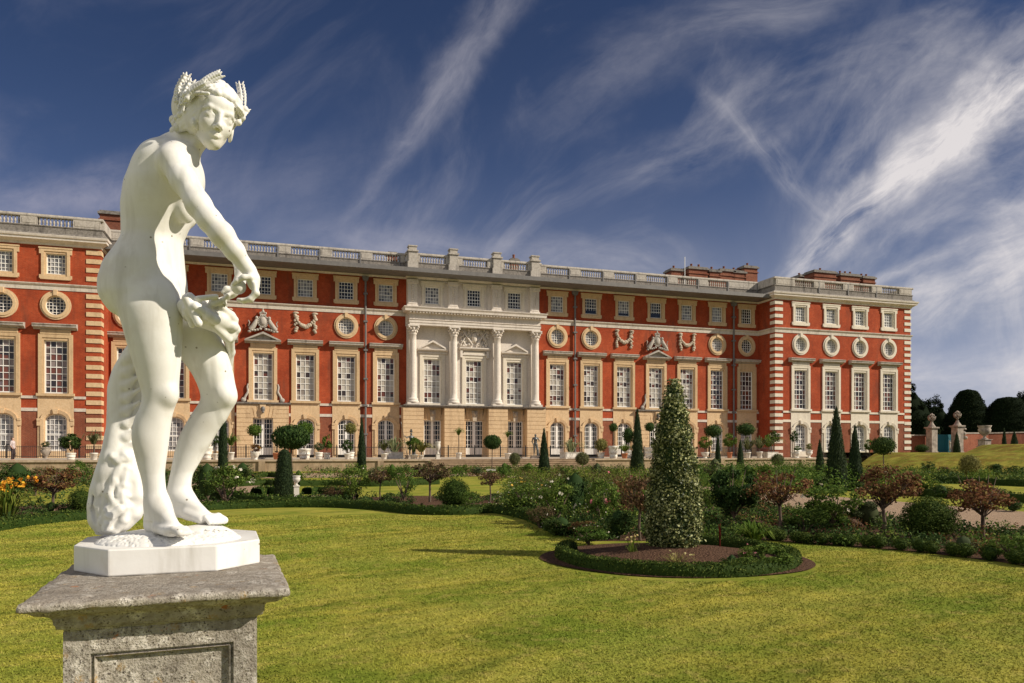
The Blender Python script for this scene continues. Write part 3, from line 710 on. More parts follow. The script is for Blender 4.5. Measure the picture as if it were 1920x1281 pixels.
# frontispiece
def frontispiece():
    cols = [FC-6.4, FC-2.28, FC+2.28, FC+6.4]; m = MB(); th = .5; y = -.30
    # pale wall with openings for tall and square windows
    cur = FC-FW
    for b in mid:
        m.box(cur, y, 6.2, b-1.0, y+th, 19.0); cur = b+1.0
        m.box(b-1.0, y, 10.95, b+1.0, y+th, 16.25); m.box(b-1.0, y, 18.2, b+1.0, y+th, 19.0); m.box(b-1.0,y,6.2,b+1.0,y+th,6.35)
        for s_ in (-1, 1):
            a, c = sorted((b+s_*.93, b+s_*1.0)); m.box(a, y, 6.35, c, y+th, 10.95)
            a, c = sorted((b+s_*.8, b+s_*1.0)); m.box(a, y, 16.25, c, y+th, 18.2)
    m.box(cur, y, 6.2, FC+FW, y+th, 19.0); m.build('stone_front_wall', M['pale'], PAL)
    for i, b in enumerate(mid):
        window('tall', b, y, 'white', 'glass_blind', nohood=True); window('square', b, y, 'white', 'glass_dark' if i else 'glass_mid')
        w_ = window('french', b, y-.1, 'buff', 'glass_dark')
        if i == 1: w_.scale = (1.12, 1, 1)
        m = MB(); m.box(b-1.45, y-.22, 11.36, b+1.45, y, 11.52); m.build('lintel', M['pale'], PAL)
        if i != 1: pediment(b, 11.53, 1.55, 1.05, 'pale', y, .50)
        else:
            m = MB(); m.prism_x([(y,11.8),(y-.3,11.86),(y-.45,12.0),(y-.45,12.12),(y,12.15)], b-1.6, b+1.6)
            for s_ in (-1, 1): m.box(b+s_*1.38-.12, y-.30, 11.1, b+s_*1.38+.12, y-.001, 11.8)
            m.build('hood', M['pale'], PAL)
            m = MB(); rr = random.Random(5)       # carved trophy filling the panel over the middle window
            for k in range(120):
                x, z = rr.uniform(-1.5,1.5), rr.uniform(12.3,13.95); m.ball((b+x, y-.06, z), (rr.uniform(.08,.2), rr.uniform(.08,.20), rr.uniform(.08,.2)), 6, 4)
            m.ball((b, y-.15, 13.15), (.30,.2,.5), 10, 6)
            for s_ in (-1, 1): m.tube([(b+s_*.2,y-.2,12.4),(b+s_*.8,y-.22,13.2),(b+s_*1.3,y-.2,13.9)], [.07,.09,.04], 6); m.tube([(b+s_*1.4,y-.2,12.5),(b+s_*.5,y-.22,13.8)], [.05,.06], 6)
            m.build('carved_trophy', M['pale'], PAL)
        for s_ in (0,):  # voussoirs + keystone over french window
            m = MB(); m.box(b-1.0, y-.12, 4.74, b+1.0, y+th, 6.2)
            for k in range(-3, 4):
                if k: x0 = b+k*.30-.13; m.prism([(x0, 4.76),(x0+.26, 4.76),(x0+.26+k*.10, 5.86),(x0+k*.10, 5.86)], y-.16, y-.118)
            for q in (-1, 1): 
                a, c = sorted((b+q*.89, b+q*1.9)); rusticated(m, a, c, y-.12, y+th)
            m.build('window_wall', M['buff'], PAL)
            m = MB(); m.prism([(b-.2,4.68),(b+.2,4.68),(b+.30,5.7),(b-.30,5.7)], y-.32, y-.11); m.ball((b,y-.34,5.4), (.2,.16,.28)); m.build('mask_keystone', M['carve'], PAL)
    for c in cols:
        m = MB(); rusticated(m, c-1.02, c+1.02, -1.25, .1, 1.0, 5.95); m.build('rusticated_pier', M['buff'], PAL)
        m = MB(); m.box(c-.62,-1.36,6.21,c+.62,-.28,6.42)
        yc = -.86; R = .37
        prof = [(.58,6.42),(.60,6.50),(.58,6.58),(.50,6.62),(.50,6.68),(.53,6.74),(.50,6.80),(.435,6.84)]+[(R-.055*max(0,(k-3)/10)**1.3, 6.9+k*.62) for k in range(11)]+[(.40,13.15),(.40,13.2),(.36,13.22)]
        m.lathe(prof, 24, (c, yc, 0))
        m.build('column', M['pale'], PAL)
        m = MB(); rr = random.Random(3)
        m.lathe([(.36,13.22),(.40,13.5),(.46,13.78),(.56,13.9)], 16, (c, yc, 0)); m.box(c-.56,yc-.56,13.90,c+.56,yc+.56,14.03)
        for t_ in range(2):
            for k in range(10): a = k/10*6.283+t_*.31; m.ball((c+(.42+.06*t_)*math.cos(a), yc+(.42+.06*t_)*math.sin(a), 13.42+.25*t_), (.10,.10,.13), 6, 4)
        for sx_ in (-1, 1):
            for sy_ in (-1, 1): m.ball((c+sx_*.46, yc+sy_*.46, 13.80), (.13,.13,.12), 8, 5)
        m.build('capital', M['pale'], PAL)
        m = MB(); m.box(c-.56,-.78,15.81,c+.56,-.28,16.1); m.box(c-.48,-.70,16.1,c+.48,-.29,18.25)
        for s_ in (-1, 1): a, e = sorted((c+s_*.30, c+s_*.40)); m.box(a,-.735,16.3,e,-.699,18.1)
        m.box(c-.4,-.735,16.2,c+.4,-.699,16.32); m.box(c-.56,-.80,18.25,c+.56,-.28,18.6)
        for k in range(9): m.ball((c,-.72,16.55+k*.18), (.16,.07,.10), 6, 4)
        m.build('attic_pilaster', M['pale'], PAL)
        m = MB(); m.box(c-.52,-1.0,19.57,c+.52,-.1,20.3); m.box(c-.42,-.95,20.3,c+.42,-.1,21.30); m.box(c-.54,-1.06,21.30,c+.54,0.0,21.45); m.box(c-.38,-.92,21.45,c+.38,-.15,21.80); m.box(c-.45,-.98,21.80,c+.45,-.08,21.92)
        m.build('parapet_pedestal', M['greyl'], PAL)
    px = [(FC-FW+.1,-.29),(FC-FW+.1,-1.30),(FC+FW-.1,-1.30),(FC+FW-.1,-.29)]
    sweep('entablature', px, [(-.3,14.03),(0,14.03),(.0,14.25),(.05,14.27),(.05,14.5),(.12,14.56),(.0,14.60),(.0,15.12),(.10,15.16),(.14,15.30),(.50,15.32),(.52,15.52),(.62,15.68),(.62,15.74),(.3,15.80),(-.3,15.80)], M['pale'])
    m = MB(); n = 44
    for k in range(n): x = FC-FW+(2*FW)*(k+.5)/n; m.box(x-.08,-1.72,15.17,x+.08,-1.40,15.318)
    m.build('dentils', M['pale'], PAL)
    m = MB(); m.box(FC-FW+.12,-1.27,14.05,FC+FW-.12,-.31,15.78); m.box(FC-FW-.1,-.305,14.04,FC+FW+.1,-.003,15.77); m.build('entablature_core', M['pale'], PAL)
    sweep('ledge', [(FC-FW-.35,0),(FC-FW-.35,-1.30),(FC+FW+.35,-1.30),(FC+FW+.35,0)], [(-.4,5.96),(.0,5.96),(.06,6.06),(.14,6.10),(.14,6.19),(-.4,6.2)], M['grey'])
    m = MB(); m.box(FC-FW-.35,-1.25,5.97,FC+FW+.35,-.3,6.19); m.build('ledge_core', M['grey'], PAL)
    # jambs of the recessed ground-floor bays read as one stone base
frontispiece()

# balustrade
def balustrade():
    prof = [(.085,0),(.085,.07),(.05,.09),(.055,.13),(.085,.24),(.09,.30),(.06,.42),(.045,.52),(.05,.56),(.08,.60),(.08,.68)]
    nb = 10; m = MB(); wd = 2.62
    for k in range(nb): m.lathe(prof, 6, (-wd/2+wd*(k+.5)/nb, 0, 20.34))
    me = m.mesh('balusters', M['greyl'])
    dm = {}
    def die(x, y, w, py=True):
        m = MB(); m.box(x-w/2, y-.18, 20.34, x+w/2, y+.30, 21.02); m.box(x-w/2+.14, y-.205, 20.46, x+w/2-.14, y-.179, 20.90); m.build('balustrade_die', M['greyl'], PAL)
    def run(x0, x1, y, centres):
        cs = sorted(centres); cur = x0
        for c in cs:
            if c-1.31 > cur+.1: die((cur+c-1.31)/2, y, c-1.31-cur)
            link('balusters', me, PAL, (c, y, 0)); cur = c+1.31
        if x1-cur > .1: die((cur+x1)/2, y, x1-cur)
    run(LE, FC-FW-.1, -.02, bays_L[:6]); run(FC-FW-.1, FC+FW+.1, -.57, mid); run(FC+FW+.1, RE, -.02, bays_R[:6])
    run(-62, LE, PP-.02, pavL+[-48.5]); run(RE, RX, PP-.02, [37.9,42.0,46.1,50.2])
    for x in (LE, RE): o = MB(); o.box(x-.28 if x > 0 else x-.2, PP, 20.34, x+.2 if x > 0 else x+.28, 0, 21.02); o.build('balustrade_die', M['greyl'], PAL)
    o = MB(); o.box(RX-.3, PP+.3, 20.34, RX+.18, 21.9, 21.02); o.build('balustrade_die', M['greyl'], PAL)
    # upright joints between the stones of the parapet
    m = MB()
    for b in bays_L+bays_R: m.box(b+1.26,-.23,19.76,b+1.38,.0,21.02)
    for b in (39.9,44.0,48.1): m.box(b-.06,PP-.23,19.76,b+.06,PP,21.02)
    m.build('parapet_joint', M['lead'], PAL)
balustrade()
def drainpipe(s):
    m = MB(); y = -.20; m.tube([(s,y,1.0),(s,y,18.3)], .10, 8); m.prism([(s-.2,18.25),(s+.2,18.25),(s+.34,18.65),(s-.34,18.65)], y-.22, y+.18)
    for z in (3.2,6.0,8.6,11.4,14.2,16.9): m.box(s-.19,y-.15,z,s+.19,y+.19,z+.16)
    m.build('drainpipe', M['lead'], PAL)
for u in (685, 1077, 1374): drainpipe(on_plane_y(u, PD)-PS)

def chimney(x, y, w, d, z1, pots=2, z0=19.3):
    m = MB(); m.box(x-w/2, y-d/2, z0, x+w/2, y+d/2, z1-.35); m.box(x-w/2-.10, y-d/2-.10, z1-.9, x+w/2+.10, y+d/2+.10, z1-.78); 
    o = m.build('chimney', M['brick_roof'], PAL)
    m = MB(); m.box(x-w/2-.16, y-d/2-.16, z1-.35, x+w/2+.16, y+d/2+.16, z1-.14); m.box(x-w/2-.02, y-d/2-.02, z1-.14, x+w/2+.02, y+d/2+.02, z1); m.build('chimney_cap', M['grey'], o)
    for k in range(pots):
        m = MB(); cx = x+(k+.5-pots/2)*w/max(pots,1)*.8; m.lathe([(.15,z1),(.12,z1+.35),(.15,z1+.40),(.15,z1+.48)], 8, (cx, y, 0)); m.build('chimney_pot', M['brick_roof'], o)
def chx(u, y): return on_plane_y(u, PD+y)-PS
def zat(u, v, y):
    x = on_plane_y(u, PD+y); return EYE+(V0-v)/FPX*depth_of(x, PD+y)
y_ = 7.0
for u, w, v, n in ((1263,1.5,506,1),(1303,2.6,503,2),(1334,1.5,508,1),(1357,2.0,507,1),(1380,1.7,510,2),(1401,1.9,501,1)): chimney(chx(u, y_), y_, w, 1.6, zat(u, v, y_), n)
x0 = chx(1527, 4.0); z1 = zat(1527, 505, 4.0)
for k, (dx, w, n) in enumerate(((1.7,3.3,1),(5.6,3.0,3),(8.6,1.9,2))): chimney(x0+dx, 5.0, w, 1.9, z1-.12*k, n)
for k in range(3): chimney(x0+.9, 8.0+k*3.6, 1.7, 2.6, z1, 1)
chimney(chx(211, 4), 4.0, 1.7, 2.2, zat(211, 402, 4), 0)
chimney(chx(963, 5), 5.0, .8, .8, zat(963, 486, 5), 1); chimney(chx(735, 5), 5.0, .9, .8, zat(735, 474, 5), 0)
m = MB(); m.tube([(chx(1284, 6), 6, 19.3),(chx(1284, 6), 6, zat(1284, 482, 6))], .05, 6); m.build('flagpole', M['paint'], PAL)
# ------------------------------------------------------------------ foliage
def LM(n, stops, **k): return leaf_material(n, stops, **k)
L = {}
L['yew'] = LM('clipped yew', [(0,(.010,.024,.007)),(.6,(.022,.042,.012)),(1,(.045,.070,.020))], trans=.08, spec=.2)
L['far_yew'] = LM('distant yew', [(0,(.004,.009,.003)),(.6,(.010,.018,.006)),(1,(.022,.032,.012))], trans=.05, spec=.05, rough=.9)
L['box'] = LM('box leaves', [(0,(0.024,0.048,0.008)),(.6,(0.060,0.094,0.017)),(1,(0.132,0.162,0.031))], trans=.15)
L['dark'] = LM('dark leaves', [(0,(0.022,0.049,0.014)),(.6,(0.049,0.086,0.022)),(1,(0.101,0.142,0.038))], trans=.15)
L['mid'] = LM('green leaves', [(0,(0.047,0.094,0.016)),(.6,(0.098,0.163,0.029)),(1,(0.221,0.280,0.058))], trans=.25)
L['bright'] = LM('bright leaves', [(0,(.06,.11,.014)),(.6,(.13,.19,.03)),(1,(.25,.29,.06))], trans=.3)
L['copper'] = LM('copper leaves', [(0,(0.075,0.034,0.021)),(.35,(0.184,0.071,0.040)),(.65,(0.276,0.132,0.063)),(.85,(0.149,0.138,0.034)),(1,(0.380,0.230,0.098))], trans=.25)
L['brown'] = LM('dry brown leaves', [(0,(0.066,0.042,0.024)),(.5,(0.165,0.094,0.055)),(.8,(0.110,0.110,0.033)),(1,(0.275,0.182,0.105))], trans=.2)
L['olive'] = LM('grey green leaves', [(0,(.045,.060,.026)),(.5,(.10,.12,.05)),(1,(.22,.22,.11))], trans=.15)
L['agave'] = LM('agave leaves', [(0,(.10,.14,.07)),(1,(.30,.34,.18))], trans=.1)
L['holly'] = LM('variegated holly', [(0,(.020,.036,.010)),(.36,(.045,.066,.016)),(.50,(.12,.135,.035)),(.66,(.26,.26,.09)),(.82,(.46,.44,.19)),(1,(.66,.62,.34))], trans=.12, rough=.5, spec=.3)
L['gold'] = LM('golden leaves', [(0,(.10,.10,.03)),(.5,(.24,.22,.07)),(1,(.42,.36,.13))], trans=.2)
L['red'] = LM('red flower spikes', [(0,(.09,.012,.010)),(1,(.20,.03,.02))], trans=.2)
def petal(n, c, c2=None): return LM(n, [(0,c),(1,c2 or tuple(min(.9, q*1.3) for q in c))], trans=.2)
L['fwhite'] = petal('white petals', (.62,.60,.50), (.80,.78,.70)); L['fyel'] = petal('yellow petals', (.62,.36,.04), (.85,.62,.16)); L['fpink'] = petal('pink petals', (.50,.10,.16), (.70,.30,.32)); L['forange'] = petal('orange petals', (.62,.24,.03), (.80,.48,.05))
L['cream'] = petal('cream petals', (.80,.66,.30), (.85,.74,.42))
def bark(t):
    n = t.noise(t.vm('MULTIPLY', t.co, (1,1,.25)), 18, 5, .7); t.set(t.bs.inputs['Base Color'], t.mix(t.rng(n,.35,.65), (.05,.033,.022), (.17,.12,.085))); t.set(t.bs.inputs['Roughness'], .95); set_bump(t, n, .8, .02)
M_bark = material('bark', bark)
M_terra = material('terracotta', lambda t: (t.set(t.bs.inputs['Base Color'], t.mix(t.noise(t.wo, 6), (.45,.15,.07), (.55,.24,.12))), t.set(t.bs.inputs['Roughness'], .9)))
M_pot = material('white painted pot', lambda t: (t.set(t.bs.inputs['Base Color'], t.mix(t.rng(t.noise(t.wo, 4, 5), .45, .7), (.76,.73,.66), (.50,.45,.38))), t.set(t.bs.inputs['Roughness'], .6)))
M_bronze = material('weathered bronze', lambda t: (t.set(t.bs.inputs['Base Color'], t.mix(t.noise(t.wo, 5, 5), (.05,.055,.055), (.17,.18,.18))), t.set(t.bs.inputs['Roughness'], .45), t.set(t.bs.inputs['Metallic'], .5)))
M_garden_stone = material('garden stone', lambda t: (t.set(t.bs.inputs['Base Color'], t.mix(t.rng(t.noise(t.wo, 3, 6), .35, .68), (.42,.36,.30), (.20,.165,.14))), t.set(t.bs.inputs['Roughness'], .95)))
M_marble2 = material('white garden marble', lambda t: (t.set(t.bs.inputs['Base Color'], t.mix(t.noise(t.wo, 3, 6), (.72,.69,.62), (.52,.48,.42))), t.set(t.bs.inputs['Roughness'], .7)))

RN = np.random.default_rng(11)
def leaf_quads(P, N, size, asp=.5, rnd=None, jitter=.7):
    """folded diamond leaves at points P, facing roughly N"""
    n = len(P); r = RN.normal(size=(n,3)); N = N+jitter*r; N /= np.linalg.norm(N, axis=1)[:,None]+1e-9
    a = np.cross(N, RN.normal(size=(n,3))); a /= np.linalg.norm(a, axis=1)[:,None]+1e-9; b = np.cross(N, a)
    s = (size*RN.uniform(.6,1.35,n))[:,None]
    V = np.stack([P-a*s*.5, P+b*s*asp*.5+N*s*.08, P+a*s*.5, P-b*s*asp*.5+N*s*.08], 1).reshape(-1,3)
    F = np.arange(n*4).reshape(-1,4); return V, F, (RN.random(n) if rnd is None else rnd)
def merge(parts):
    V = []; F = []; A = []; o = 0
    for v, f, a in parts: V.append(v); F.append(f+o); A.append(a); o += len(v)
    return np.concatenate(V), np.concatenate(F), np.concatenate(A)
def crown_pts(n, r=(.5,.5,.5), c=(0,0,.5), clumps=26, spread=.32, shell=.55):
    """clumped points filling an uneven ellipsoid crown"""
    d = RN.normal(size=(clumps,3)); d /= np.linalg.norm(d, axis=1)[:,None]; rad_ = RN.uniform(shell, .92, clumps)[:,None]
    C = d*rad_; k = RN.integers(0, clumps, n); q = RN.normal(size=(n,3)); q /= np.linalg.norm(q, axis=1)[:,None]
    P = C[k]+q*(RN.random((n,1))**.5)*spread*RN.uniform(.7,1.25,clumps)[k][:,None]
    return P*np.array(r)+np.array(c), P
def ball_pts(n, r, c, rough=.10):
    d = RN.normal(size=(n,3)); d /= np.linalg.norm(d, axis=1)[:,None]
    b = 1+rough*np.sin(d[:,0]*7+1)*np.sin(d[:,1]*6+2)*np.cos(d[:,2]*5); return d*(RN.uniform(.76,1.05,n)*b)[:,None]*np.array(r)+np.array(c), d
def cone_pts(n, prof, jit=.03):
    """points on a surface of revolution prof [(z,r)]"""
    z = np.array([p[0] for p in prof]); r = np.array([p[1] for p in prof]); w = (r[:-1]+r[1:])/2*np.hypot(np.diff(z), np.diff(r))+1e-6; k = RN.choice(len(w), n, p=w/w.sum()); t = RN.random(n)
    zz = z[k]+(z[k+1]-z[k])*t; rr = r[k]+(r[k+1]-r[k])*t; a = RN.random(n)*2*np.pi; lump = 1+.035*np.sin(a*3+zz*4)+.03*np.sin(a*5-zz*7)
    R = rr*lump+RN.normal(size=n)*jit; P = np.stack([R*np.cos(a), R*np.sin(a), zz], 1)
    sl = (r[k]-r[k+1])/np.maximum(z[k+1]-z[k], 1e-3); N = np.stack([np.cos(a), np.sin(a), np.clip(sl, -1, 2)], 1); return P, N
def lathe_mesh(name, prof, mat, seg=24, lump=.04, seed=0):
    V = []; 
    for z, r in prof:
        for k in range(seg): a = 2*math.pi*k/seg; q = r*(1+lump*math.sin(3*a+z*3+seed)+lump*.7*math.sin(5*a-z*5)); V.append((q*math.cos(a), q*math.sin(a), z))
    n = len(prof); F = [(i*seg+k, i*seg+(k+1)%seg, (i+1)*seg+(k+1)%seg, (i+1)*seg+k) for i in range(n-1) for k in range(seg)]
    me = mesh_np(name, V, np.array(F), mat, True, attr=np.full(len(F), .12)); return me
TM = {}
def T_(key, fn):
    if key not in TM: TM[key] = fn()
    return TM[key]
# ---- template = list of (part name, mesh, [children]) of unit height and unit width
def t_round(leaf, rel, n, seed, flower=None, nf=0, sph=False, low=0.0):
    def f():
        P, d = (ball_pts(n, (.5,.5,.5), (0,0,.5)) if sph else crown_pts(n, (.42,.42,.40), (0,0,.52)))
        if low: P[:,2] = np.where(P[:,2] < low, low+(low-P[:,2])*.3, P[:,2])
        P[:,2] = np.abs(P[:,2])
        V, F, A = leaf_quads(P, d, rel); A = np.clip(A*.8+.2*(P[:,2]), 0, 1)
        out = [('foliage', mesh_np('foliage', V, F, L[leaf], attr=A))]
        if sph or seed % 2 == 0:
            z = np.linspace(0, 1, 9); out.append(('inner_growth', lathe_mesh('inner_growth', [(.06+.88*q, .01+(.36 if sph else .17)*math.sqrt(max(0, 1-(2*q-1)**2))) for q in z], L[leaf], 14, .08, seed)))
        m = MB(); rr = random.Random(seed)
        for k in range(5): a = rr.random()*6.28; m.tube([(0,0,0),(.12*math.cos(a),.12*math.sin(a),.3),(.28*math.cos(a),.28*math.sin(a),.62)], [.025,.018,.006], 5)
        out.append(('stem', m.mesh('stem', M_bark)))
        if flower:
            P, d = crown_pts(nf*5, (.50,.50,.46), (0,0,.55), clumps=max(8, nf//2), spread=.08, shell=.9); P[:,2] = np.abs(P[:,2]); V, F, A = leaf_quads(P, d, rel*.95, .9); out.append(('flowers', mesh_np('flowers', V, F, L[flower], attr=A)))
        return out
    return T_(('r', leaf, rel, n, seed, flower, nf, sph, low), f)
def t_standard(leaf, rel, n, seed, frac=.55, sph=False, twig=True, cw=.5):
    """clear stem with a crown on top; frac = height share of the crown"""
    def f():
        cz = 1-frac/2
        if sph: P, d = ball_pts(n, (cw,cw,frac/2), (0,0,cz), .10)
        else:
            P, d = crown_pts(n, (cw*.92,cw*.92,frac*.46), (0,0,cz), clumps=34, spread=.26, shell=.45)
        V, F, A = leaf_quads(P, d, rel, .55); out = [('crown', mesh_np('crown', V, F, L[leaf], attr=A))]
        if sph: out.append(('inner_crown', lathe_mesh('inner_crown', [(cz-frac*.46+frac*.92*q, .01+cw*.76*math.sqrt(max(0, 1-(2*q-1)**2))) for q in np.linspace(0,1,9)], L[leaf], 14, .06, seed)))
        m = MB(); rr = random.Random(seed); b = 1-frac+.02; bx, by = rr.uniform(-.02,.02), rr.uniform(-.02,.02)
        m.tube([(0,0,0),(bx,by,b*.5),(0,0,b),(0,0,cz)], [.030,.024,.022,.012], 7)
        if twig:
            for k in range(26):
                a = rr.random()*6.28; e = rr.uniform(.25,.95); z1 = rr.uniform(-.35,.48)
                m.tube([(0,0,b+rr.uniform(-.02,.08)),(cw*.4*e*math.cos(a),cw*.4*e*math.sin(a),b+frac*(.18+.2*rr.random())),(cw*.86*e*math.cos(a),cw*.86*e*math.sin(a),cz+frac*z1)], [.012,.008,.003], 4)
        out.append(('trunk', m.mesh('trunk', M_bark))); return out
    return T_(('s', leaf, rel, n, seed, frac, sph, twig, cw), f)
def t_cone(leaf, rel, n, seed, prof):
    def f():
        P, N = cone_pts(n, prof, .02); V, F, A = leaf_quads(P, N, rel, .5)
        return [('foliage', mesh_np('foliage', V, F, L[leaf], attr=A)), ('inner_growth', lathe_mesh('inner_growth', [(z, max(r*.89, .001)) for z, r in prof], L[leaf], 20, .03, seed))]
    return T_(('c', leaf, rel, n, seed, tuple(prof)), f)
def t_blades(leaf, n, seed, flower=None, nf=0, spread=.5, wid=.03, up=1.0):
    def f():
        rr = random.Random(seed); V = []; F = []; A = []
        for k in range(n):
            a = rr.random()*6.28; e = rr.uniform(.1,1)*spread; h = rr.uniform(.55,1.0)*up; x0, y0 = .12*math.cos(a)*e, .12*math.sin(a)*e; w = wid*rr.uniform(.7,1.3)
            px, py = -math.sin(a)*w, math.cos(a)*w; pts = [(x0, y0, 0), (x0+e*.35*math.cos(a), y0+e*.35*math.sin(a), h*.6), (x0+e*.75*math.cos(a), y0+e*.75*math.sin(a), h*(1-.35*e)), (x0+e*1.05*math.cos(a), y0+e*1.05*math.sin(a), h*(.95-.85*e))]
            o = len(V)
            for i, p in enumerate(pts): s_ = (1, .9, .6, .05)[i]; V += [(p[0]-px*s_, p[1]-py*s_, p[2]), (p[0]+px*s_, p[1]+py*s_, p[2])]
            for i in range(3): F.append((o+2*i, o+2*i+1, o+2*i+3, o+2*i+2)); A.append(rr.random())
        out = [('leaves', mesh_np('leaves', V, np.array(F), L[leaf], attr=A))]
        if flower:
            P = []; 
            for k in range(nf):
                a = rr.random()*6.28; e = rr.uniform(.1,.8)*spread; h = rr.uniform(.75,1.05)
                for q in range(8): P.append((e*math.cos(a)+rr.uniform(-.03,.03), e*math.sin(a)+rr.uniform(-.03,.03), h+rr.uniform(-.03,.03)))
            P = np.array(P); V, F, A2 = leaf_quads(P, RN.normal(size=P.shape), .07, .8); out.append(('flowers', mesh_np('flowers', V, F, L[flower], attr=A2)))
        return out
    return T_(('b', leaf, n, seed, flower, nf, spread, wid, up), f)
COUNT = {}
def put(name, tmpl, loc, h, w, label, cat, group=None, rz=None):
    e = empty(name, tuple(loc), RN.uniform(0, 6.28) if rz is None else rz); e.scale = (w, w, h)
    tag(e, label, cat, group)
    for n, me in tmpl: link(n, me, e)
    return e
def px_put(name, tmpl, u, vb, vt, wpx, label, cat, group=None, gz=0.0, rz=None, zl=0.0):
    """base pixel, top pixel and width in the photograph -> a plant of that size standing on the ground"""
    p = ground(u, vb, gz); k = depth_of(p[0], p[1])/FPX
    return put(name, tmpl, (p[0], p[1], gz+zl), (vb-vt)*k, wpx*k, label, cat, group, rz)

CONE = [(0,.44),(.05,.48),(.18,.47),(.45,.37),(.7,.26),(.88,.15),(.96,.09),(1,.02)]
SPIRE = [(0,.45),(.04,.5),(.3,.42),(.6,.28),(.85,.14),(.97,.05),(1,.01)]
FRUST = [(0,.46),(.04,.5),(.4,.44),(.8,.33),(.93,.28),(.98,.18),(1,.01)]
# ---- the variegated holly in the round bed and what grows round it
def holly():
    p = RINGC+np.array([.02,.05]); h, w = 2.44, .67
    e = empty('holly_topiary', (p[0], p[1], .16)); tag(e, 'tall variegated holly clipped to a cone in the middle of the round bed', 'topiary')
    prof = [(z*h, r*w) for z, r in [(0,.40),(.04,.50),(.16,.53),(.32,.49),(.50,.41),(.68,.31),(.82,.22),(.92,.145),(.97,.09),(1,.02)]]
    P, N = cone_pts(26000, prof, .032); V, F, A = leaf_quads(P, N, .040, .66, jitter=.9)
    cl = np.sin(P[:,0]*11+P[:,2]*7)*np.sin(P[:,1]*13-P[:,2]*5+1)*np.sin(P[:,2]*9+2); A = np.clip(A*.82+.10+.22*cl, 0, 1); V = V+np.repeat(N/np.linalg.norm(N, axis=1)[:,None]*(cl*.035)[:,None], 4, axis=0)
    shoots, Ns = cone_pts(700, prof, .03); shoots += Ns*RN.uniform(.0,.08,(700,1)); v2 = leaf_quads(shoots, Ns, .05, .5)
    # the light edge of each leaf: a pale and a dark leaf lie next to one another
    V, F, A = merge([(V, F, A), v2]); link('foliage', mesh_np('foliage', V, F, L['holly'], attr=A), e)
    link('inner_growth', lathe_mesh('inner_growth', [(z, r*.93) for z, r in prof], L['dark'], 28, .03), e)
    m = MB(); rr = random.Random(2)
    for k in range(7): a = k*.9; m.tube([(.2*math.cos(a),.2*math.sin(a),-.12),(.22*math.cos(a),.22*math.sin(a),.12)], [.02,.016], 5)
    m.build('trunk', M_bark, e)
holly()
def hedge(name, line, h, w, label, dens=420, rel=.045, group='low box edgings of the beds'):
    """clipped box edging along a ground line"""
    line = [np.array(p[:2]) for p in line]; c = line[len(line)//2]; e = empty(name, (c[0], c[1], 0)); tag(e, label, 'hedge', group)
    from mathutils import noise as mn
    pts = []
    for a, b in zip(line[:-1], line[1:]):
        n = max(1, int(np.linalg.norm(b-a)/.16)); pts += [a+(b-a)*k/n for k in range(n)]
    pts.append(line[-1]); pts = np.array(pts); d = np.gradient(pts, axis=0); d /= np.linalg.norm(d, axis=1)[:,None]+1e-9; nn = np.stack([-d[:,1], d[:,0]], 1)
    sec = [(-.5,0),(-.52,.5),(-.44,.90),(-.2,1.0),(.2,1.0),(.44,.90),(.52,.5),(.5,0)]; V = []
    for p, q in zip(pts, nn):
        for s_, t_ in sec:
            f = 1+.16*mn.noise(Vector((p[0]*2.6+s_, p[1]*2.6, t_*2))); V.append((p[0]+q[0]*s_*w*f-c[0], p[1]+q[1]*s_*w*f-c[1], t_*h*f))
    k = len(sec); F = [(i*k+j, i*k+j+1, (i+1)*k+j+1, (i+1)*k+j) for i in range(len(pts)-1) for j in range(k-1)]
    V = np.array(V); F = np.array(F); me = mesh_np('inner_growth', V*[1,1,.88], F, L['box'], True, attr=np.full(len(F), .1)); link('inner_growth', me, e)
    Lh = np.linalg.norm(np.diff(pts, axis=0), axis=1).sum(); n = int(Lh*dens); f = RN.integers(0, len(F), n); a, b = RN.random((2,n,1))
    Q0, Q1, Q2, Q3 = (V[F[f][:,i]] for i in range(4)); P = (Q0*(1-a)+Q1*a)*(1-b)+(Q3*(1-a)+Q2*a)*b; N = np.cross(Q1-Q0, Q3-Q0); N /= np.linalg.norm(N, axis=1)[:,None]+1e-9
    P += RN.normal(size=P.shape)*.008; vv = leaf_quads(P, N, rel, .6); link('foliage', mesh_np('foliage', vv[0], vv[1], L['box'], attr=vv[2]), e)
ring = [(RINGC[0]+1.62*math.cos(a), RINGC[1]+1.62*math.sin(a)) for a in np.linspace(rad(135), rad(395+10), 70)]
hedge('box_hedge', ring, .175, .20, 'low box edging curving round the bed of the variegated holly', 1500, .030)
hedge('box_hedge', hedge_line_L, .22, .34, 'long low box edging on the far side of the lawn, passing behind the white statue', 520, .05)
for pts, lab in (([(372,935),(420,937),(470,945),(560,949),(640,948)], 'dark box edging in front of the cone yew and white urn'),
                 ([(372,925),(430,914),(500,910),(520,912)], 'box edging at the left of the small gravel parterre'),
                 ([(560,912),(620,911),(700,912),(820,908)], 'thin box edging across the far lawn left of the steps'),
                 ([(480,930),(500,926),(530,928)], 'short curl of box beside the cone yew'),
                 ([(575,928),(600,926),(640,930),(660,938)], 'curl of box right of the white urn'),
                 ([(470,899),(500,895),(545,897)], 'farthest short box edging left of the cone yew'),
                 ([(1500,910),(1580,918),(1700,928),(1800,935),(1960,945)], 'dark box edging beyond the gravel walk on the right'),
                 ([(1760,905),(1850,909),(1960,914)], 'far box edging below the grass bank')):
    hedge('box_hedge', [G2(*p) for p in crom(pts, 4)], .30 if pts[0][1] > 905 else .34, .40, lab, 120, .09)
bx = [hedge_line_R[int(k)] for k in np.linspace(1, len(hedge_line_R)-6, 19)]
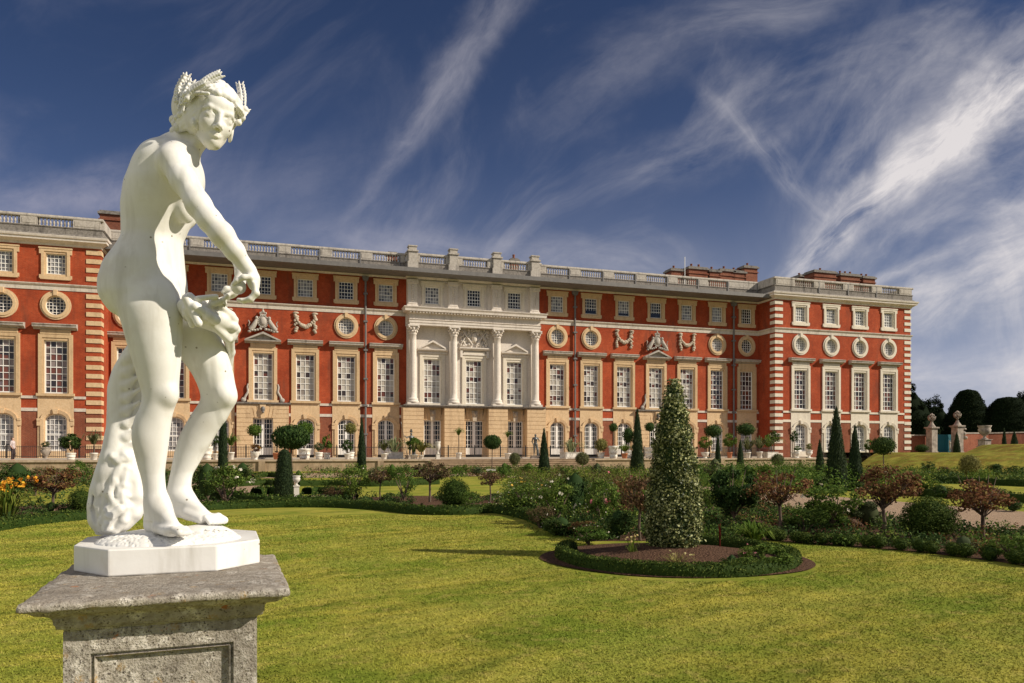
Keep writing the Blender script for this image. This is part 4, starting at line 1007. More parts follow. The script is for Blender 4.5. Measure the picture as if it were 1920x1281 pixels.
for k, p in enumerate(bx):
    put('box_plant', t_round('box', .11, 900, 40+k % 3*2, sph=True), (p[0], p[1]+.12, 0), .19+.03*RN.random(), .24+.04*RN.random(), 'small clipped box plant in the row edging the right-hand bed', 'box plant', 'row of small box plants edging the right-hand bed')

R_ = lambda leaf, rel=.05, n=2600, s=0, fl=None, nf=0, sph=False: t_round(leaf, rel, n, s, fl, nf, sph)
S_ = lambda leaf, rel=.05, n=2200, s=0, fr=.6, sph=False, tw=True, cw=.5: t_standard(leaf, rel, n, s, fr, sph, tw, cw)
# near beds: (name, template, u, base, top, width, label, category)
near = [
 ('rose_standard', S_('brown', .055, 1500, 1, .62), 1200,1014,884,92, 'slender brown-leaved standard rose at the back of the round bed', 'standard rose'),
 ('round_bush', S_('dark', .055, 5200, 3, .86), 1376,988,872,104, 'dark green rounded bush just right of the variegated holly', 'bush'),
 ('rose_standard', S_('copper', .045, 1900, 5, .64), 1462,998,880,116, 'copper-leaved standard right of the dark round bush', 'standard rose'),
 ('rose_standard', S_('copper', .045, 2100, 7, .68), 1656,1004,866,124, 'copper-leaved standard left of the square dark box bush', 'standard rose'),
 ('rose_standard', S_('copper', .045, 2300, 9, .68), 1843,1012,892,132, 'wide copper-leaved standard beside the gravel on the far right', 'standard rose'),
 ('box_bush', R_('box', .045, 7000, 2, sph=True), 1742,1014,932,96, 'squat dense dark box bush between two copper-leaved standards', 'bush'),
 ('rose_bush', R_('mid', .06, 2400, 5, 'fwhite', 3), 1562,992,900,104, 'leafy green rose bush below the tallest yew cone', 'rose bush'),
 ('shrub', R_('olive', .05, 3000, 4), 1628,992,938,78, 'grey-green dome left of the copper-leaved standard by the gravel', 'shrub'),
 ('shrub', R_('mid', .06, 2400, 7), 1510,1000,948,90, 'spreading green shrub between copper standard and rose bush', 'shrub'),
 ('lily_clump', t_blades('bright', 150, 3, None, 0, .6, .022), 1414,1022,972,84, 'bright green strappy clump beside the round bed', 'perennial'),
 ('perennial', R_('mid', .07, 2200, 9, 'fpink', 3), 1440,1070,1016,96, 'leafy green perennials overhanging the right rim of the round bed', 'perennial'),
 ('perennial', R_('bright', .06, 2000, 53, 'fpink', 2), 1412,1058,1018,64, 'fresh green perennials just inside the right end of the round bed', 'perennial'),
 ('perennial', R_('mid', .07, 2000, 55), 1400,1076,1040,60, 'leafy tuft at the front right of the round bed rim', 'perennial'),
 ('perennial', R_('dark', .07, 1500, 12), 1372,1072,1038,46, 'small dark tuft inside the round bed near its right rim', 'perennial'),
 ('yellow_flowers', t_blades('bright', 46, 5, 'cream', 9, .5, .012), 1186,1052,1004,44, 'few pale yellow flowers on thin stalks left of the variegated holly', 'flowers'),
 ('seedling_flowers', t_blades('gold', 70, 6, 'cream', 5, .7, .010), 1268,1068,1034,62, 'pale thin seedlings at the foot of the variegated holly', 'flowers'),
 ('red_plant', t_blades('red', 34, 7, None, 0, .16, .030), 1350,1032,978,26, 'dark red upright spike right of the variegated holly', 'perennial'),
 ('shrub', R_('mid', .06, 2600, 11), 1896,1052,998,72, 'green shrub at the right edge over the box plants', 'shrub'),
 ('shrub', R_('olive', .06, 1800, 14), 1806,1040,1004,60, 'low loose shrub below the wide copper standard', 'shrub'),
 ('rose_bush', R_('mid', .05, 2400, 15, 'fyel', 4), 990,966,896,84, 'rose bush with yellow blooms where the far edging turns', 'rose bush'),
 ('rose_bush', R_('mid', .05, 2600, 17, 'fwhite', 10), 1042,982,888,80, 'airy rose bush with many white blooms', 'rose bush'),
 ('round_bush', R_('dark', .05, 3200, 16, 'fpink', 2), 1078,970,884,80, 'dark rounded bush between the white roses and the copper rose', 'bush'),
 ('rose_bush', R_('mid', .05, 2600, 19, 'fpink', 4), 1130,988,884,78, 'tall green rose bush with a few pink blooms', 'rose bush'),
 ('rose_bush', R_('copper', .05, 2000, 21, 'fpink', 3), 1170,975,890,70, 'reddish rose bush behind the round bed', 'rose bush'),
 ('shrub', R_('dark', .055, 2600, 18), 1160,1010,955,72, 'dark low shrub behind the left rim of the round bed', 'shrub'),
 ('shrub', R_('dark', .055, 2600, 20), 1052,1004,968,70, 'low dark shrub inside the edging left of the round bed', 'shrub'),
 ('shrub', R_('mid', .055, 2200, 23, 'fwhite', 3), 1104,1022,985,76, 'low green ground shrub at the left rim of the round bed', 'shrub'),
 ('shrub', R_('copper', .055, 1600, 25), 1090,1006,972,60, 'low russet plant between two dark low shrubs', 'shrub'),
 ('shrub', R_('brown', .05, 1700, 27), 1012,990,942,56, 'russet low bush below the yellow roses', 'shrub'),
 ('rose_bush', R_('mid', .05, 1900, 29, 'fwhite', 4), 1216,962,900,60, 'green rose bush half hidden behind the holly at its left', 'rose bush'),
 ('shrub', R_('mid', .055, 1900, 31), 1330,965,905,60, 'green shrub half hidden behind the holly at its right', 'shrub'),
 ('round_bush', R_('dark', .05, 2600, 22), 1405,945,905,70, 'dark bush beyond the dark round bush', 'bush'),
 ('box_bush', R_('box', .045, 5200, 6, sph=True), 852,956,896,58, 'round clipped green bush on its own at the far edge of the lawn', 'bush'),
 ('shrub', R_('mid', .055, 1200, 33), 880,958,918,44, 'loose shoots against the lone round clipped bush', 'shrub'),
 ('rose_standard', S_('brown', .06, 1300, 11, .55), 806,942,866,74, 'brown-leaved standard rose left of the lone round clipped bush', 'standard rose'),
 ('rose_standard', S_('brown', .07, 600, 13, .5), 919,943,884,50, 'thin leafless-looking standard right of the lone round clipped bush', 'standard rose'),
 ('airy_shrub', R_('mid', .05, 1500, 35), 757,938,868,56, 'airy upright green shrub left of the brown-leaved standard', 'shrub'),
 ('airy_shrub', R_('mid', .05, 2000, 37, 'fwhite', 2), 664,938,862,66, 'vase-shaped green shrub right of the white urn', 'shrub'),
 ('rose_standard', S_('brown', .07, 620, 15, .5), 713,938,880,46, 'small thin standard between the two airy green shrubs', 'standard rose'),
 ('shrub', R_('brown', .06, 900, 39), 628,936,906,44, 'sparse reddish plant by the gravel parterre', 'shrub'),
 ('rose_bush', R_('mid', .05, 2400, 41, 'fwhite', 16), 424,944,870,92, 'rose bush covered in white blooms right of the statue', 'rose bush'),
 ('shrub', R_('dark', .05, 2400, 24), 388,938,866,66, 'dark shrub seen between the statue and the white roses', 'shrub'),
 ('shrub', R_('dark', .05, 1800, 26), 455,905,866,46, 'dark green shrub behind the white roses', 'shrub'),
 ('rose_standard', S_('copper', .055, 1700, 17, .66), 100,958,876,96, 'red-brown standard on the left with its stem in bare soil', 'standard rose'),
 ('box_bush', R_('box', .05, 4200, 8, sph=True), 152,962,916,44, 'small clipped bush tucked against the statue base on the left', 'bush'),
 ('daylily_clump', t_blades('bright', 90, 9, 'forange', 30, .75, .02), 14,978,900,84, 'orange and yellow daylilies at the left edge', 'flowers'),
 ('shrub', R_('dark', .06, 1800, 28), 96,962,940,26, 'tiny dark bush under the red-brown standard', 'shrub'),
 ('shrub', R_('mid', .06, 1700, 43), 152,905,862,52, 'green shrub behind the small clipped bush on the left', 'shrub'),
 ('shrub', R_('dark', .06, 1900, 30), 32,935,866,78, 'dark green shrub at the far left behind the daylilies', 'shrub'),
 ('shrub', R_('brown', .06, 1500, 45), 66,930,872,56, 'brownish shrub left of the red-brown standard', 'shrub'),
 ('shrub', R_('mid', .06, 1500, 47), 205,930,880,60, 'green shrub mostly hidden behind the carved drapery', 'shrub'),
 ('shrub', R_('dark', .06, 1500, 32), 300,925,872,60, 'shrub glimpsed between the legs of the statue', 'shrub'),
]
for a in near:
    a = list(a); low = a[0] in ('perennial','seedling_flowers','yellow_flowers','red_plant','lily_clump','daylily_clump')
    if not low and a[0] != 'box_bush': a[5] = a[5]*1.16; a[4] = a[3]-(a[3]-a[4])*1.03
    px_put(*a)
# low growth covering the soil between the shrubs: nobody could count it
def inside(P, poly):
    x, y = P[:,0], P[:,1]; c = np.zeros(len(P), bool); q = np.array(poly); j = len(q)-1
    for i in range(len(q)):
        c ^= ((q[i,1] > y) != (q[j,1] > y)) & (x < (q[j,0]-q[i,0])*(y-q[i,1])/(q[j,1]-q[i,1]+1e-12)+q[i,0]); j = i
    return c
def cover(name, poly, nclump, leaf, hgt, per, ls, label, seed):
    rn = np.random.default_rng(seed); q = np.array(poly); lo, hi = q.min(0), q.max(0); P = lo+(hi-lo)*rn.random((nclump*6,2)); P = P[inside(P, poly)]; P = P[np.hypot(P[:,0]-RINGC[0], P[:,1]-RINGC[1]) > RINGR+.1][:nclump]
    k = np.repeat(np.arange(len(P)), per); h = rn.uniform(.4,1,len(P))*hgt; r = rn.uniform(.5,1.2,len(P))*hgt*.9; a = rn.random(len(k))*6.28; e = rn.random(len(k))**.6; ph = rn.random(len(k))
    X = np.stack([P[k,0]+np.cos(a)*e*r[k], P[k,1]+np.sin(a)*e*r[k], ph*h[k]*np.sqrt(1-e*e*.85)+.02], 1); N = X-np.stack([P[k,0],P[k,1],h[k]*.2], 1)
    V, F, A = leaf_quads(X, N, ls, .5); tag(link(name, mesh_np(name, V, F, L[leaf], attr=A)), label, 'ground cover', kind='stuff')
bedL = hedge_line_L+[G2(1100,1015),G2(1440,1000)]+[G2(1200,930),G2(1000,925)]+far_L[2:]
bedR = hedge_line_R+[(13.2, hedge_line_R[-1][1]-1.0),(13.2,32.0),G2(1110,920),G2(1100,1015)]
bedC = [G2(*p) for p in ((940,962),(1000,976),(1058,1006),(1130,1012),(1225,1000),(1225,905),(960,905))]
cover('low_growth', bedC, 210, 'dark', .42, 130, .06, 'low leafy growth under the rose bushes left of the round bed', 1)
cover('low_growth', bedC, 150, 'mid', .62, 110, .06, 'looser green growth among the rose bushes left of the round bed', 2)
cover('low_growth', bedR, 320, 'dark', .30, 110, .06, 'low dark growth over the soil of the right-hand bed', 3)
cover('low_growth', bedR, 200, 'mid', .34, 90, .055, 'low green growth over the soil of the right-hand bed', 4)
cover('low_growth', bedR, 90, 'copper', .30, 80, .05, 'low russet growth over the soil of the right-hand bed', 6)
cover('low_growth', bedL, 260, 'dark', .26, 90, .07, 'low dark growth along the left-hand bed', 5)
cover('low_growth', bedC, 70, 'fpink', .5, 12, .05, 'scattered small pink blooms left of the round bed', 7)
cover('low_growth', bedC, 60, 'fwhite', .7, 10, .05, 'scattered small white blooms left of the round bed', 8)
farbed = [G2(*p) for p in ((560,905),(940,898),(1240,905),(1240,884),(940,882),(560,888))]
cover('low_growth', farbed, 130, 'mid', .75, 90, .12, 'leafy far beds before the terrace steps', 9)
cover('low_growth', farbed, 60, 'brown', .6, 80, .12, 'browned plants in the far beds before the steps', 10)
cover('low_growth', [G2(*p) for p in ((1240,900),(1240,925),(1560,930),(1600,905),(1600,885),(1260,884))], 170, 'mid', 1.25, 120, .11, 'tall mixed shrubs right of the holly, before the terrace', 16)
cover('low_growth', [G2(*p) for p in ((950,892),(950,912),(1240,925),(1240,892))], 120, 'bright', .85, 110, .09, 'light green growth beyond the rose bushes', 17)
cover('low_growth', [G2(*p) for p in ((980,925),(1235,940),(1235,905),(980,900))], 70, 'brown', .95, 110, .07, 'brownish tall growth beyond the rose bushes', 18)
farR = [G2(*p) for p in ((1300,915),(1560,920),(1700,910),(1920,905),(1920,892),(1620,888),(1300,890))]
cover('low_growth', farR, 150, 'mid', .75, 90, .12, 'leafy far beds on the right before the bank', 12)
cover('low_growth', farR, 110, 'dark', .8, 90, .12, 'dark far beds on the right before the bank', 13)
farL = [G2(*p) for p in ((-40,940),(380,925),(500,905),(380,885),(-40,890))]
cover('low_growth', farL, 130, 'dark', .75, 90, .11, 'dark leafy far beds at the left', 14)
cover('low_growth', farL, 60, 'brown', .7, 80, .10, 'browned plants in the far beds at the left', 15)
# mid and far shrubs in the beds along the walks (small in the picture)
rr_ = random.Random(21)
def far_row(items, grp):
    for (u, vb, vt, w, kind, lab) in items:
        leaf = kind; px_put('shrub', R_(leaf, .09, 900, rr_.choice((34, 36, 49))), u, vb, vt, w, lab, 'shrub', grp)
far_row([(560,906,880,30,'mid','small green shrub behind the white urn'),(735,900,868,30,'mid','green shrub below the agave trough on the left'),(700,905,872,34,'olive','grey-green shrub right of the thin left spire'),(828,900,880,36,'mid','green mound at the foot of the steps, left end'),
  (864,893,868,44,'mid','low bright mound before the left half of the steps'),(895,894,874,30,'olive','grey mound next to the bright mound before the steps'),(920,900,880,32,'mid','green mound under the ball-headed standard'),(946,895,866,36,'mid','green shrub right of the ball-headed standard'),
  (992,893,866,40,'mid','shrub left of the yew spire near the steps'),(1064,900,868,40,'mid','shrub right of the yew spire near the steps'),(1120,898,866,36,'olive','grey-green shrub before the right end of the steps'),(1150,893,876,30,'dark','dark mound at the right end of the steps'),
  (1250,895,868,30,'mid','shrub just left of the holly, far off'),(1340,908,856,54,'olive','big grey-green clipped ball right of the holly'),(1372,912,868,40,'mid','green shrub right of the big grey-green ball'),(1402,905,870,44,'mid','bright shrub under the potted palms'),
  (1436,906,868,50,'bright','yellowish green shrub under the white pots on the right'),(1475,905,878,40,'mid','green shrub right of the yellowish one'),(1505,908,888,44,'dark','dark mound left of the small yew spire'),(1542,925,890,44,'dark','dark mound left of the tallest yew cone'),
  (1640,908,878,34,'mid','green mound right of the second yew cone'),(1632,925,904,44,'olive','grey cushion before the second yew cone'),(1685,884,864,30,'dark','dark cushion on the lower bank'),(1740,888,864,34,'dark','dark shrub left of the golden ball'),
  (1770,889,874,34,'brown','dry brown cushion left of the golden ball'),(1868,893,868,36,'dark','dark shrub right of the golden ball'),(1905,894,872,40,'dark','dark shrub at the right edge below the bank'),(1700,930,896,70,'copper','russet leafy mass behind the copper standard'),
  (1745,930,890,44,'bright','fresh green shrub behind the russet mass'),(1765,935,908,52,'dark','dark cushion between the gravel and the turf'),(1860,932,912,60,'olive','low hedge-like shrub right of the dark cushion'),(1900,960,938,50,'dark','dark low shrub at the right edge past the gravel')], 'shrubs in the distant beds')
# yew spires and cones
for u, vb, vt, w, prof, lab in ((533,932,843,36,FRUST,'dark blunt yew cone beside the white urn'),(678,886,783,18,SPIRE,'thin yew spire in front of the left french windows'),(1020,898,803,23,SPIRE,'yew spire in front of the right end of the columned centre'),
        (1195,889,766,26,SPIRE,'tall yew spire just left of the holly'),(1346,882,812,13,SPIRE,'slim yew behind the big grey-green ball'),(1388,884,824,15,SPIRE,'small yew spire under the drainpipe on the right'),(418,890,788,19,FRUST,'dark yew column between statue and white roses'),
        (1568,921,762,40,SPIRE,'tallest yew cone, before the right-hand pavilion'),(1603,914,797,28,SPIRE,'second yew cone right of the tallest one'),(1537,900,824,19,SPIRE,'smallest yew cone left of the tallest one')):
    px_put('yew_cone', t_cone('yew', .045 if w > 30 else .06, 5200 if w > 30 else 2600, 1, prof), u, vb, vt, w, lab, 'topiary')
# ball-headed standards
for u, vb, vt, w, leaf, fr, lab in ((546,908,798,68,'dark',.40,'big dark ball-headed tree beside the blunt yew cone'),(923,888,816,32,'dark',.36,'dark ball-headed standard before the middle of the steps'),(965,884,849,21,'olive',.66,'little grey ball standard by the steps'),
        (1092,884,848,26,'olive',.68,'little grey ball standard before the right end of the steps'),(1656,890,820,42,'dark',.46,'dark flat-headed standard at the foot of the bank'),(1818,900,853,37,'gold',.85,'golden ball standard below the grass bank'),
        (65,880,842,32,'olive',.62,'grey ball standard on the left, below the railing'),(1458,880,851,24,'olive',.80,'small grey ball before the quoins of the right pavilion')):
    px_put('ball_standard', S_(leaf, .055, 3600, 23, fr, True, False), u, vb, vt, w, lab, 'standard tree')
# ------------------------------------------------------------------ marble statue, modelled as blended volumes
class Field:
    def __init__(s, lo, hi, h):
        s.lo = np.array(lo, float); s.h = h; n = np.ceil((np.array(hi)-s.lo)/h).astype(int)+1; s.n = n
        s.A = np.full(tuple(n), 9.0, dtype=np.float32); s.ax = [s.lo[i]+h*np.arange(n[i]) for i in range(3)]
    def apply(s, fn, lo, hi, k=0.01, mode='add'):
        pad = k+2.5*s.h; sl = []
        for i in range(3):
            a = int(max(0, math.floor((lo[i]-pad-s.lo[i])/s.h))); b = int(min(s.n[i], math.ceil((hi[i]+pad-s.lo[i])/s.h)+1))
            if b <= a: return
            sl.append(slice(a, b))
        sl = tuple(sl)
        X = s.ax[0][sl[0]][:,None,None].astype(np.float32); Y = s.ax[1][sl[1]][None,:,None].astype(np.float32); Z = s.ax[2][sl[2]][None,None,:].astype(np.float32)
        d = fn(X, Y, Z).astype(np.float32); a = s.A[sl]
        if mode == 'add':
            h = np.clip(0.5+0.5*(a-d)/k, 0, 1); s.A[sl] = a*(1-h)+d*h-k*h*(1-h)
        else:
            h = np.clip(0.5-0.5*(a+d)/k, 0, 1); s.A[sl] = a*(1-h)-d*h+k*h*(1-h)
    def ell(s, c, r, R=None, k=0.015, mode='add'):
        c = np.array(c); r = np.array(r, float)*np.ones(3); m = r.max()
        def fn(X, Y, Z):
            x, y, z = X-c[0], Y-c[1], Z-c[2]
            if R is not None: x, y, z = (R[i][0]*x+R[i][1]*y+R[i][2]*z for i in range(3))
            q0 = np.sqrt((x/r[0])**2+(y/r[1])**2+(z/r[2])**2); q1 = np.sqrt((x/r[0]**2)**2+(y/r[1]**2)**2+(z/r[2]**2)**2)
            return q0*(q0-1)/np.maximum(q1, 1e-4)
        s.apply(fn, c-m, c+m, k, mode)
    def cap(s, a, b, ra, rb, k=0.012, mode='add'):
        a = np.array(a, float); b = np.array(b, float); ab = b-a; L2 = max((ab**2).sum(), 1e-9); m = max(ra, rb)
        def fn(X, Y, Z):
            t = np.clip(((X-a[0])*ab[0]+(Y-a[1])*ab[1]+(Z-a[2])*ab[2])/L2, 0, 1)
            return np.sqrt((X-a[0]-t*ab[0])**2+(Y-a[1]-t*ab[1])**2+(Z-a[2]-t*ab[2])**2)-(ra+(rb-ra)*t)
        s.apply(fn, np.minimum(a, b)-m, np.maximum(a, b)+m, k, mode)
    def chain(s, pts, k=0.012, mode='add'):       # pts [(xyz, r)]
        for (a, ra), (b, rb) in zip(pts[:-1], pts[1:]): s.cap(a, b, ra, rb, k, mode)
    def loft(s, rows, k=0.02, pw=2.0):            # rows [(z, x0, x1, yc, b)] descending or ascending in z
        R = np.array(sorted(rows), float); zs = R[:,0]
        def fn(X, Y, Z):
            z = Z.ravel(); zc = np.clip(z, zs[0], zs[-1])
            zz = np.linspace(zs[0], zs[-1], 200); ker = np.ones(9)/9
            def smooth(v):
                w = np.interp(zz, zs, v); wp = np.pad(w, 4, mode='edge'); return np.interp(zc, zz, np.convolve(wp, ker, 'valid'))
            x0, x1, yc, b = (smooth(R[:,i])[None,None,:] for i in (1,2,3,4))
            cx = (x0+x1)/2; a = (x1-x0)/2
            q = (np.abs((X-cx)/a)**pw+np.abs((Y-yc)/b)**pw)**(1/pw)
            d = (q-1)*np.minimum(a, b)
            e = np.maximum(zs[0]-z, z-zs[-1])[None,None,:]; e = np.maximum(e, 0)
            return np.where(e > 0, np.sqrt(np.maximum(d, 0)**2+e**2)+np.minimum(d, 0)*0, d)
        s.apply(fn, (R[:,1].min(), (R[:,3]-R[:,4]).min(), zs[0]), (R[:,2].max(), (R[:,3]+R[:,4]).max(), zs[-1]), k)
    def net(s):
        A = s.A; ins = A < 0
        c = [ins[i:ins.shape[0]-1+i, j:ins.shape[1]-1+j, k:ins.shape[2]-1+k] for i in (0,1) for j in (0,1) for k in (0,1)]
        allin = c[0].copy(); anyin = c[0].copy()
        for q in c[1:]: allin &= q; anyin |= q
        act = anyin & ~allin; idx = np.argwhere(act); N = len(idx)
        ids = np.full(act.shape, -1, dtype=np.int32); ids[act] = np.arange(N)
        off = np.array([(i,j,k) for i in (0,1) for j in (0,1) for k in (0,1)])
        val = np.stack([A[idx[:,0]+o[0], idx[:,1]+o[1], idx[:,2]+o[2]] for o in off], 1)
        P = np.zeros((N,3)); C = np.zeros(N)
        for i in range(8):
            for j in range(i+1, 8):
                if np.abs(off[i]-off[j]).sum() != 1: continue
                va, vb = val[:,i], val[:,j]; m = (va < 0) != (vb < 0)
                t = np.where(m, va/np.where(m, va-vb, 1), 0); t = np.clip(t, 0, 1)
                P += m[:,None]*(off[i]+t[:,None]*(off[j]-off[i])); C += m
        V = s.lo+(idx+P/C[:,None])*s.h
        F = []
        for ax in range(3):
            sl0 = [slice(1,-1)]*3; sl0[ax] = slice(0, A.shape[ax]-1); sl1 = list(sl0); sl1[ax] = slice(1, A.shape[ax])
            a = ins[tuple(sl0)]; b = ins[tuple(sl1)]
            e = np.argwhere(a != b); st = a[e[:,0], e[:,1], e[:,2]]; g = e+1; g[:,ax] -= 1
            u, v = [(1,2),(2,0),(0,1)][ax]
            def cid(du, dv):
                q = g.copy(); q[:,u] -= du; q[:,v] -= dv; return ids[q[:,0], q[:,1], q[:,2]]
            Q = np.stack([cid(1,1), cid(0,1), cid(0,0), cid(1,0)], 1)
            Q[~st] = Q[~st][:, ::-1]; F.append(Q)
        F = np.concatenate(F); F = F[(F >= 0).all(1)]
        return V.astype(np.float32), F
def relax(V, F, it=2, lam=0.5):
    n = len(V)
    for _ in range(it):
        S = np.zeros((n,3)); C = np.zeros(n)
        for i in range(4):
            a, b = F[:,i], F[:,(i+1)%4]
            for d in range(3): S[:,d] += np.bincount(a, V[b,d], n)+np.bincount(b, V[a,d], n)
            C += np.bincount(a, minlength=n)+np.bincount(b, minlength=n)
        V = V+(S/np.maximum(C,1)[:,None]-V)*lam
    return V

ZS = 2.68                              # camera depth of the standing leg
SP = ZS/FPX                            # metres per photo pixel there
SX0 = (330-960)/FPX*ZS                 # statue local origin: camera-aligned axes, z = world z
def Q(u, v, dy=0.0):
    Z = ZS+dy; return np.array([(u-960)/FPX*Z-SX0, dy, EYE+(V0-v)/FPX*Z])
def marble(t):
    n1 = t.noise(t.co, 3.5, 6, 0.6); n2 = t.noise(t.co, 38, 5, 0.6); n3 = t.noise(t.co, 9, 5, 0.55)
    c = t.mix(t.rng(n1, 0.35, 0.68), (0.80, 0.795, 0.775), (0.69, 0.675, 0.645))
    c = t.mix(t.rng(n3, 0.55, 0.75, 0, 0.45), c, (0.60, 0.55, 0.46))
    run = t.noise(t.vm('MULTIPLY', t.co, (14, 14, 1.6)), 1.0, 5, .6); c = t.mix(t.rng(run, .52, .72, 0, .65), c, (.50,.48,.43))
    vor = t.node('ShaderNodeTexVoronoi', {'Vector': t.co, 'Scale': 24.0, 'Randomness': 1.0}).outputs['Distance']
    sp = t.m('MULTIPLY', t.rng(vor, 0.06, 0.11, 1, 0), t.rng(t.noise(t.co, 7, 2), 0.50, 0.56))
    c = t.mix(sp, c, (0.22, 0.18, 0.13))
    # green algae where rain drips off: under the chin, along the wrist and below the seat
    for (p, r) in MOSS:
        d = t.vm('LENGTH', t.vm('SUBTRACT', t.co, tuple(float(q) for q in p)))
        f = t.m('MULTIPLY', t.rng(d, r*0.35, r, 0.85, 0, True), t.rng(n2, 0.38, 0.62, 0.15, 1))
        c = t.mix(f, c, (0.30, 0.30, 0.10))
    t.set(t.bs.inputs['Base Color'], c); t.set(t.bs.inputs['Roughness'], 0.52); t.set(t.bs.inputs['Specular IOR Level'], 0.35)
    set_bump(t, t.m('ADD', t.m('MULTIPLY', n2, 0.6), n3), 0.10, 0.01)
MOSS = [(Q(411,284,-.11), .022), (Q(398,284,-.10), .02), (Q(474,520,-.12), .028), (Q(452,497,-.13), .03), (Q(443,490,-.12), .03), (Q(478,548,-.12), .02), (Q(204,578,-.05), .05)]

def statue():
    root_loc = CF*ZS + CR*SX0; root = empty('marble_statue', (root_loc[0], root_loc[1], 0), -PSI)
    tag(root, 'white marble statue of a nude woman wearing a wheat wreath, standing on the stone pedestal', 'statue')
    mar = material('marble', marble)
    px = SP
    B = Field(Q(150, 1030, 0)*[1,0,1]+[0,-.26,0], Q(525, 135, 0)*[1,0,1]+[0,.30,0], 0.0032)
    def L(rows, k=0.02, pw=2.0):
        out = []
        for v, a, b, yc, hb in rows:
            A = Q(a, v, yc); Bq = Q(b, v, yc); out.append((A[2], A[0], Bq[0], yc, hb))
        B.loft(out, k, pw)
    # torso
    L([(262,308,352,.0,.04),(272,290,360,.0,.075),(285,275,366,.0,.115),(311,258,372,.0,.135),(350,239,372,.0,.14),(389,231,366,.0,.128),(424,231,352,.0,.113),
       (450,232,340,.0,.112),(471,220,341,.0,.125),(500,200,343,.0,.145),(530,192,347,.0,.15),(560,196,347,.0,.148),(588,222,342,.0,.12)], .02, 2.15)
    # buttocks
    B.ell(Q(235,545,-.068), (46*px,.080,50*px), k=.03); B.ell(Q(243,542,.078), (46*px,.076,50*px), k=.03)
    # standing leg (her right)
    L([(485,262,300,-.03,.03),(505,235,325,-.05,.055),(540,205,343,-.072,.078),(575,212,345,-.078,.088),(602,226,344,-.078,.088),(642,237,342,-.076,.083),(678,248,340,-.072,.076),(718,259,337,-.068,.064),(740,266,336,-.066,.060),(757,264,331,-.064,.057),
       (780,255,324,-.062,.058),(816,248,320,-.058,.057),(850,250,316,-.055,.050),(880,257,312,-.052,.042),(905,266,311,-.05,.036),(925,270,312,-.05,.034),(950,271,320,-.05,.036),(975,271,322,-.05,.036)], .022)
    # bent leg (her left)
    L([(530,270,320,.04,.04),(555,258,350,.06,.065),(585,255,385,.075,.082),(620,275,411,.085,.09),(650,310,422,.10,.086),(678,342,431,.11,.079),(700,358,437,.118,.072),(718,367,440,.122,.066),(738,374,445,.125,.060),(752,374,445,.128,.056),(767,363,435,.132,.054),
       (789,349,424,.138,.056),(816,334,407,.145,.056),(835,328,397,.148,.053),(851,324,386,.15,.049),(870,320,376,.15,.043),(891,316,363,.15,.037),(918,313,358,.15,.034),(940,314,366,.15,.034)], .022)
    B.ell(Q(318,742,-.085), (.030,.03,.036), k=.03)                      # kneecaps
    B.ell(Q(423,742,.10), (.030,.033,.034), k=.03)
    B.ell(Q(272,815,-.075), (.04,.035,.075), k=.03)                      # calf muscle
    # shoulder blades, spine groove, waist
    B.ell(Q(280,348,-.07), (.033,.05,.075), k=.035); B.ell(Q(282,348,.07), (.033,.05,.075), k=.035)
    B.chain([(Q(250,300,0),.008),(Q(226,350,0),.010),(Q(219,420,0),.010),(Q(216,470,0),.012)], k=.02, mode='sub')
    B.chain([(Q(184,520,.006),.006),(Q(190,560,.006),.010),(Q(212,600,.006),.012)], k=.02, mode='sub')
    # near arm (her right): shoulder, elbow, wrist
    sh = Q(322,303,-.135); el = Q(393,413,-.19); wr = Q(468,508,-.13)
    B.ell(Q(327,304,-.13), (.054,.05,.056), k=.03)
    B.chain([(sh,.050),(Q(345,340,-.16),.0475),(Q(372,384,-.185),.042),(el,.039),(Q(416,440,-.185),.040),(Q(440,471,-.165),.033),(Q(458,496,-.14),.024),(wr,.0225)], k=.02)
    B.ell(Q(344,292,-.08), (.05,.06,.045), k=.04)                       # chest muscle to the shoulder
    # chest and breasts
    B.ell(Q(352,345,-.05), (.055,.07,.07), k=.04); B.ell(Q(352,345,.06), (.055,.07,.07), k=.04)
    B.ell(Q(348,398,-.05), (.036,.040,.045), k=.025); B.ell(Q(354,405,.06), (.036,.042,.044), k=.02)
    # far arm (her left), mostly behind the near one
    B.ell(Q(340,300,.13), (.055,.05,.055), k=.035)
    B.chain([(Q(340,300,.13),.048),(Q(350,345,.13),.041),(Q(372,388,.11),.036),(Q(396,420,.08),.033),(Q(420,448,.05),.030),(Q(444,480,.0),.024),(Q(453,512,-.03),.021),(Q(449,530,-.05),.019),(Q(440,545,-.05),.019)], k=.02)
    # neck
    B.chain([(Q(322,296,0),.062),(Q(345,274,-.01),.050),(Q(364,254,-.035),.045),(Q(380,236,-.055),.047)], k=.03)
    B.cap(Q(352,292,-.05), Q(372,266,-.065), .016, .014, k=.025)        # neck muscle
    # near hand: palm curled over the ball
    B.chain([(wr,.0225),(Q(475,522,-.125),.021),(Q(477,536,-.12),.019)], k=.014)
    B.ell(Q(474,528,-.125), (.018,.034,.026), k=.014)
    fing = [(-.150,0,0),(-.136,3,2),(-.120,3,3),(-.104,0,2)]
    for i, (dy, du, dv) in enumerate(fing):
        B.chain([(Q(477,533,dy),.0115),(Q(479+du,548+dv,dy),.0105),(Q(468+du,560+dv,dy),.0095),(Q(453+du,563+dv,dy),.0085),(Q(446,561+dv,dy),.0075)], k=.006)
    B.chain([(Q(470,520,-.155),.013),(Q(457,520,-.165),.0115),(Q(444,527,-.165),.0095),(Q(437,533,-.16),.0085)], k=.008)   # thumb
    # far hand gripping the cloth
    B.ell(Q(431,549,-.05), (.026,.022,.024), k=.012)
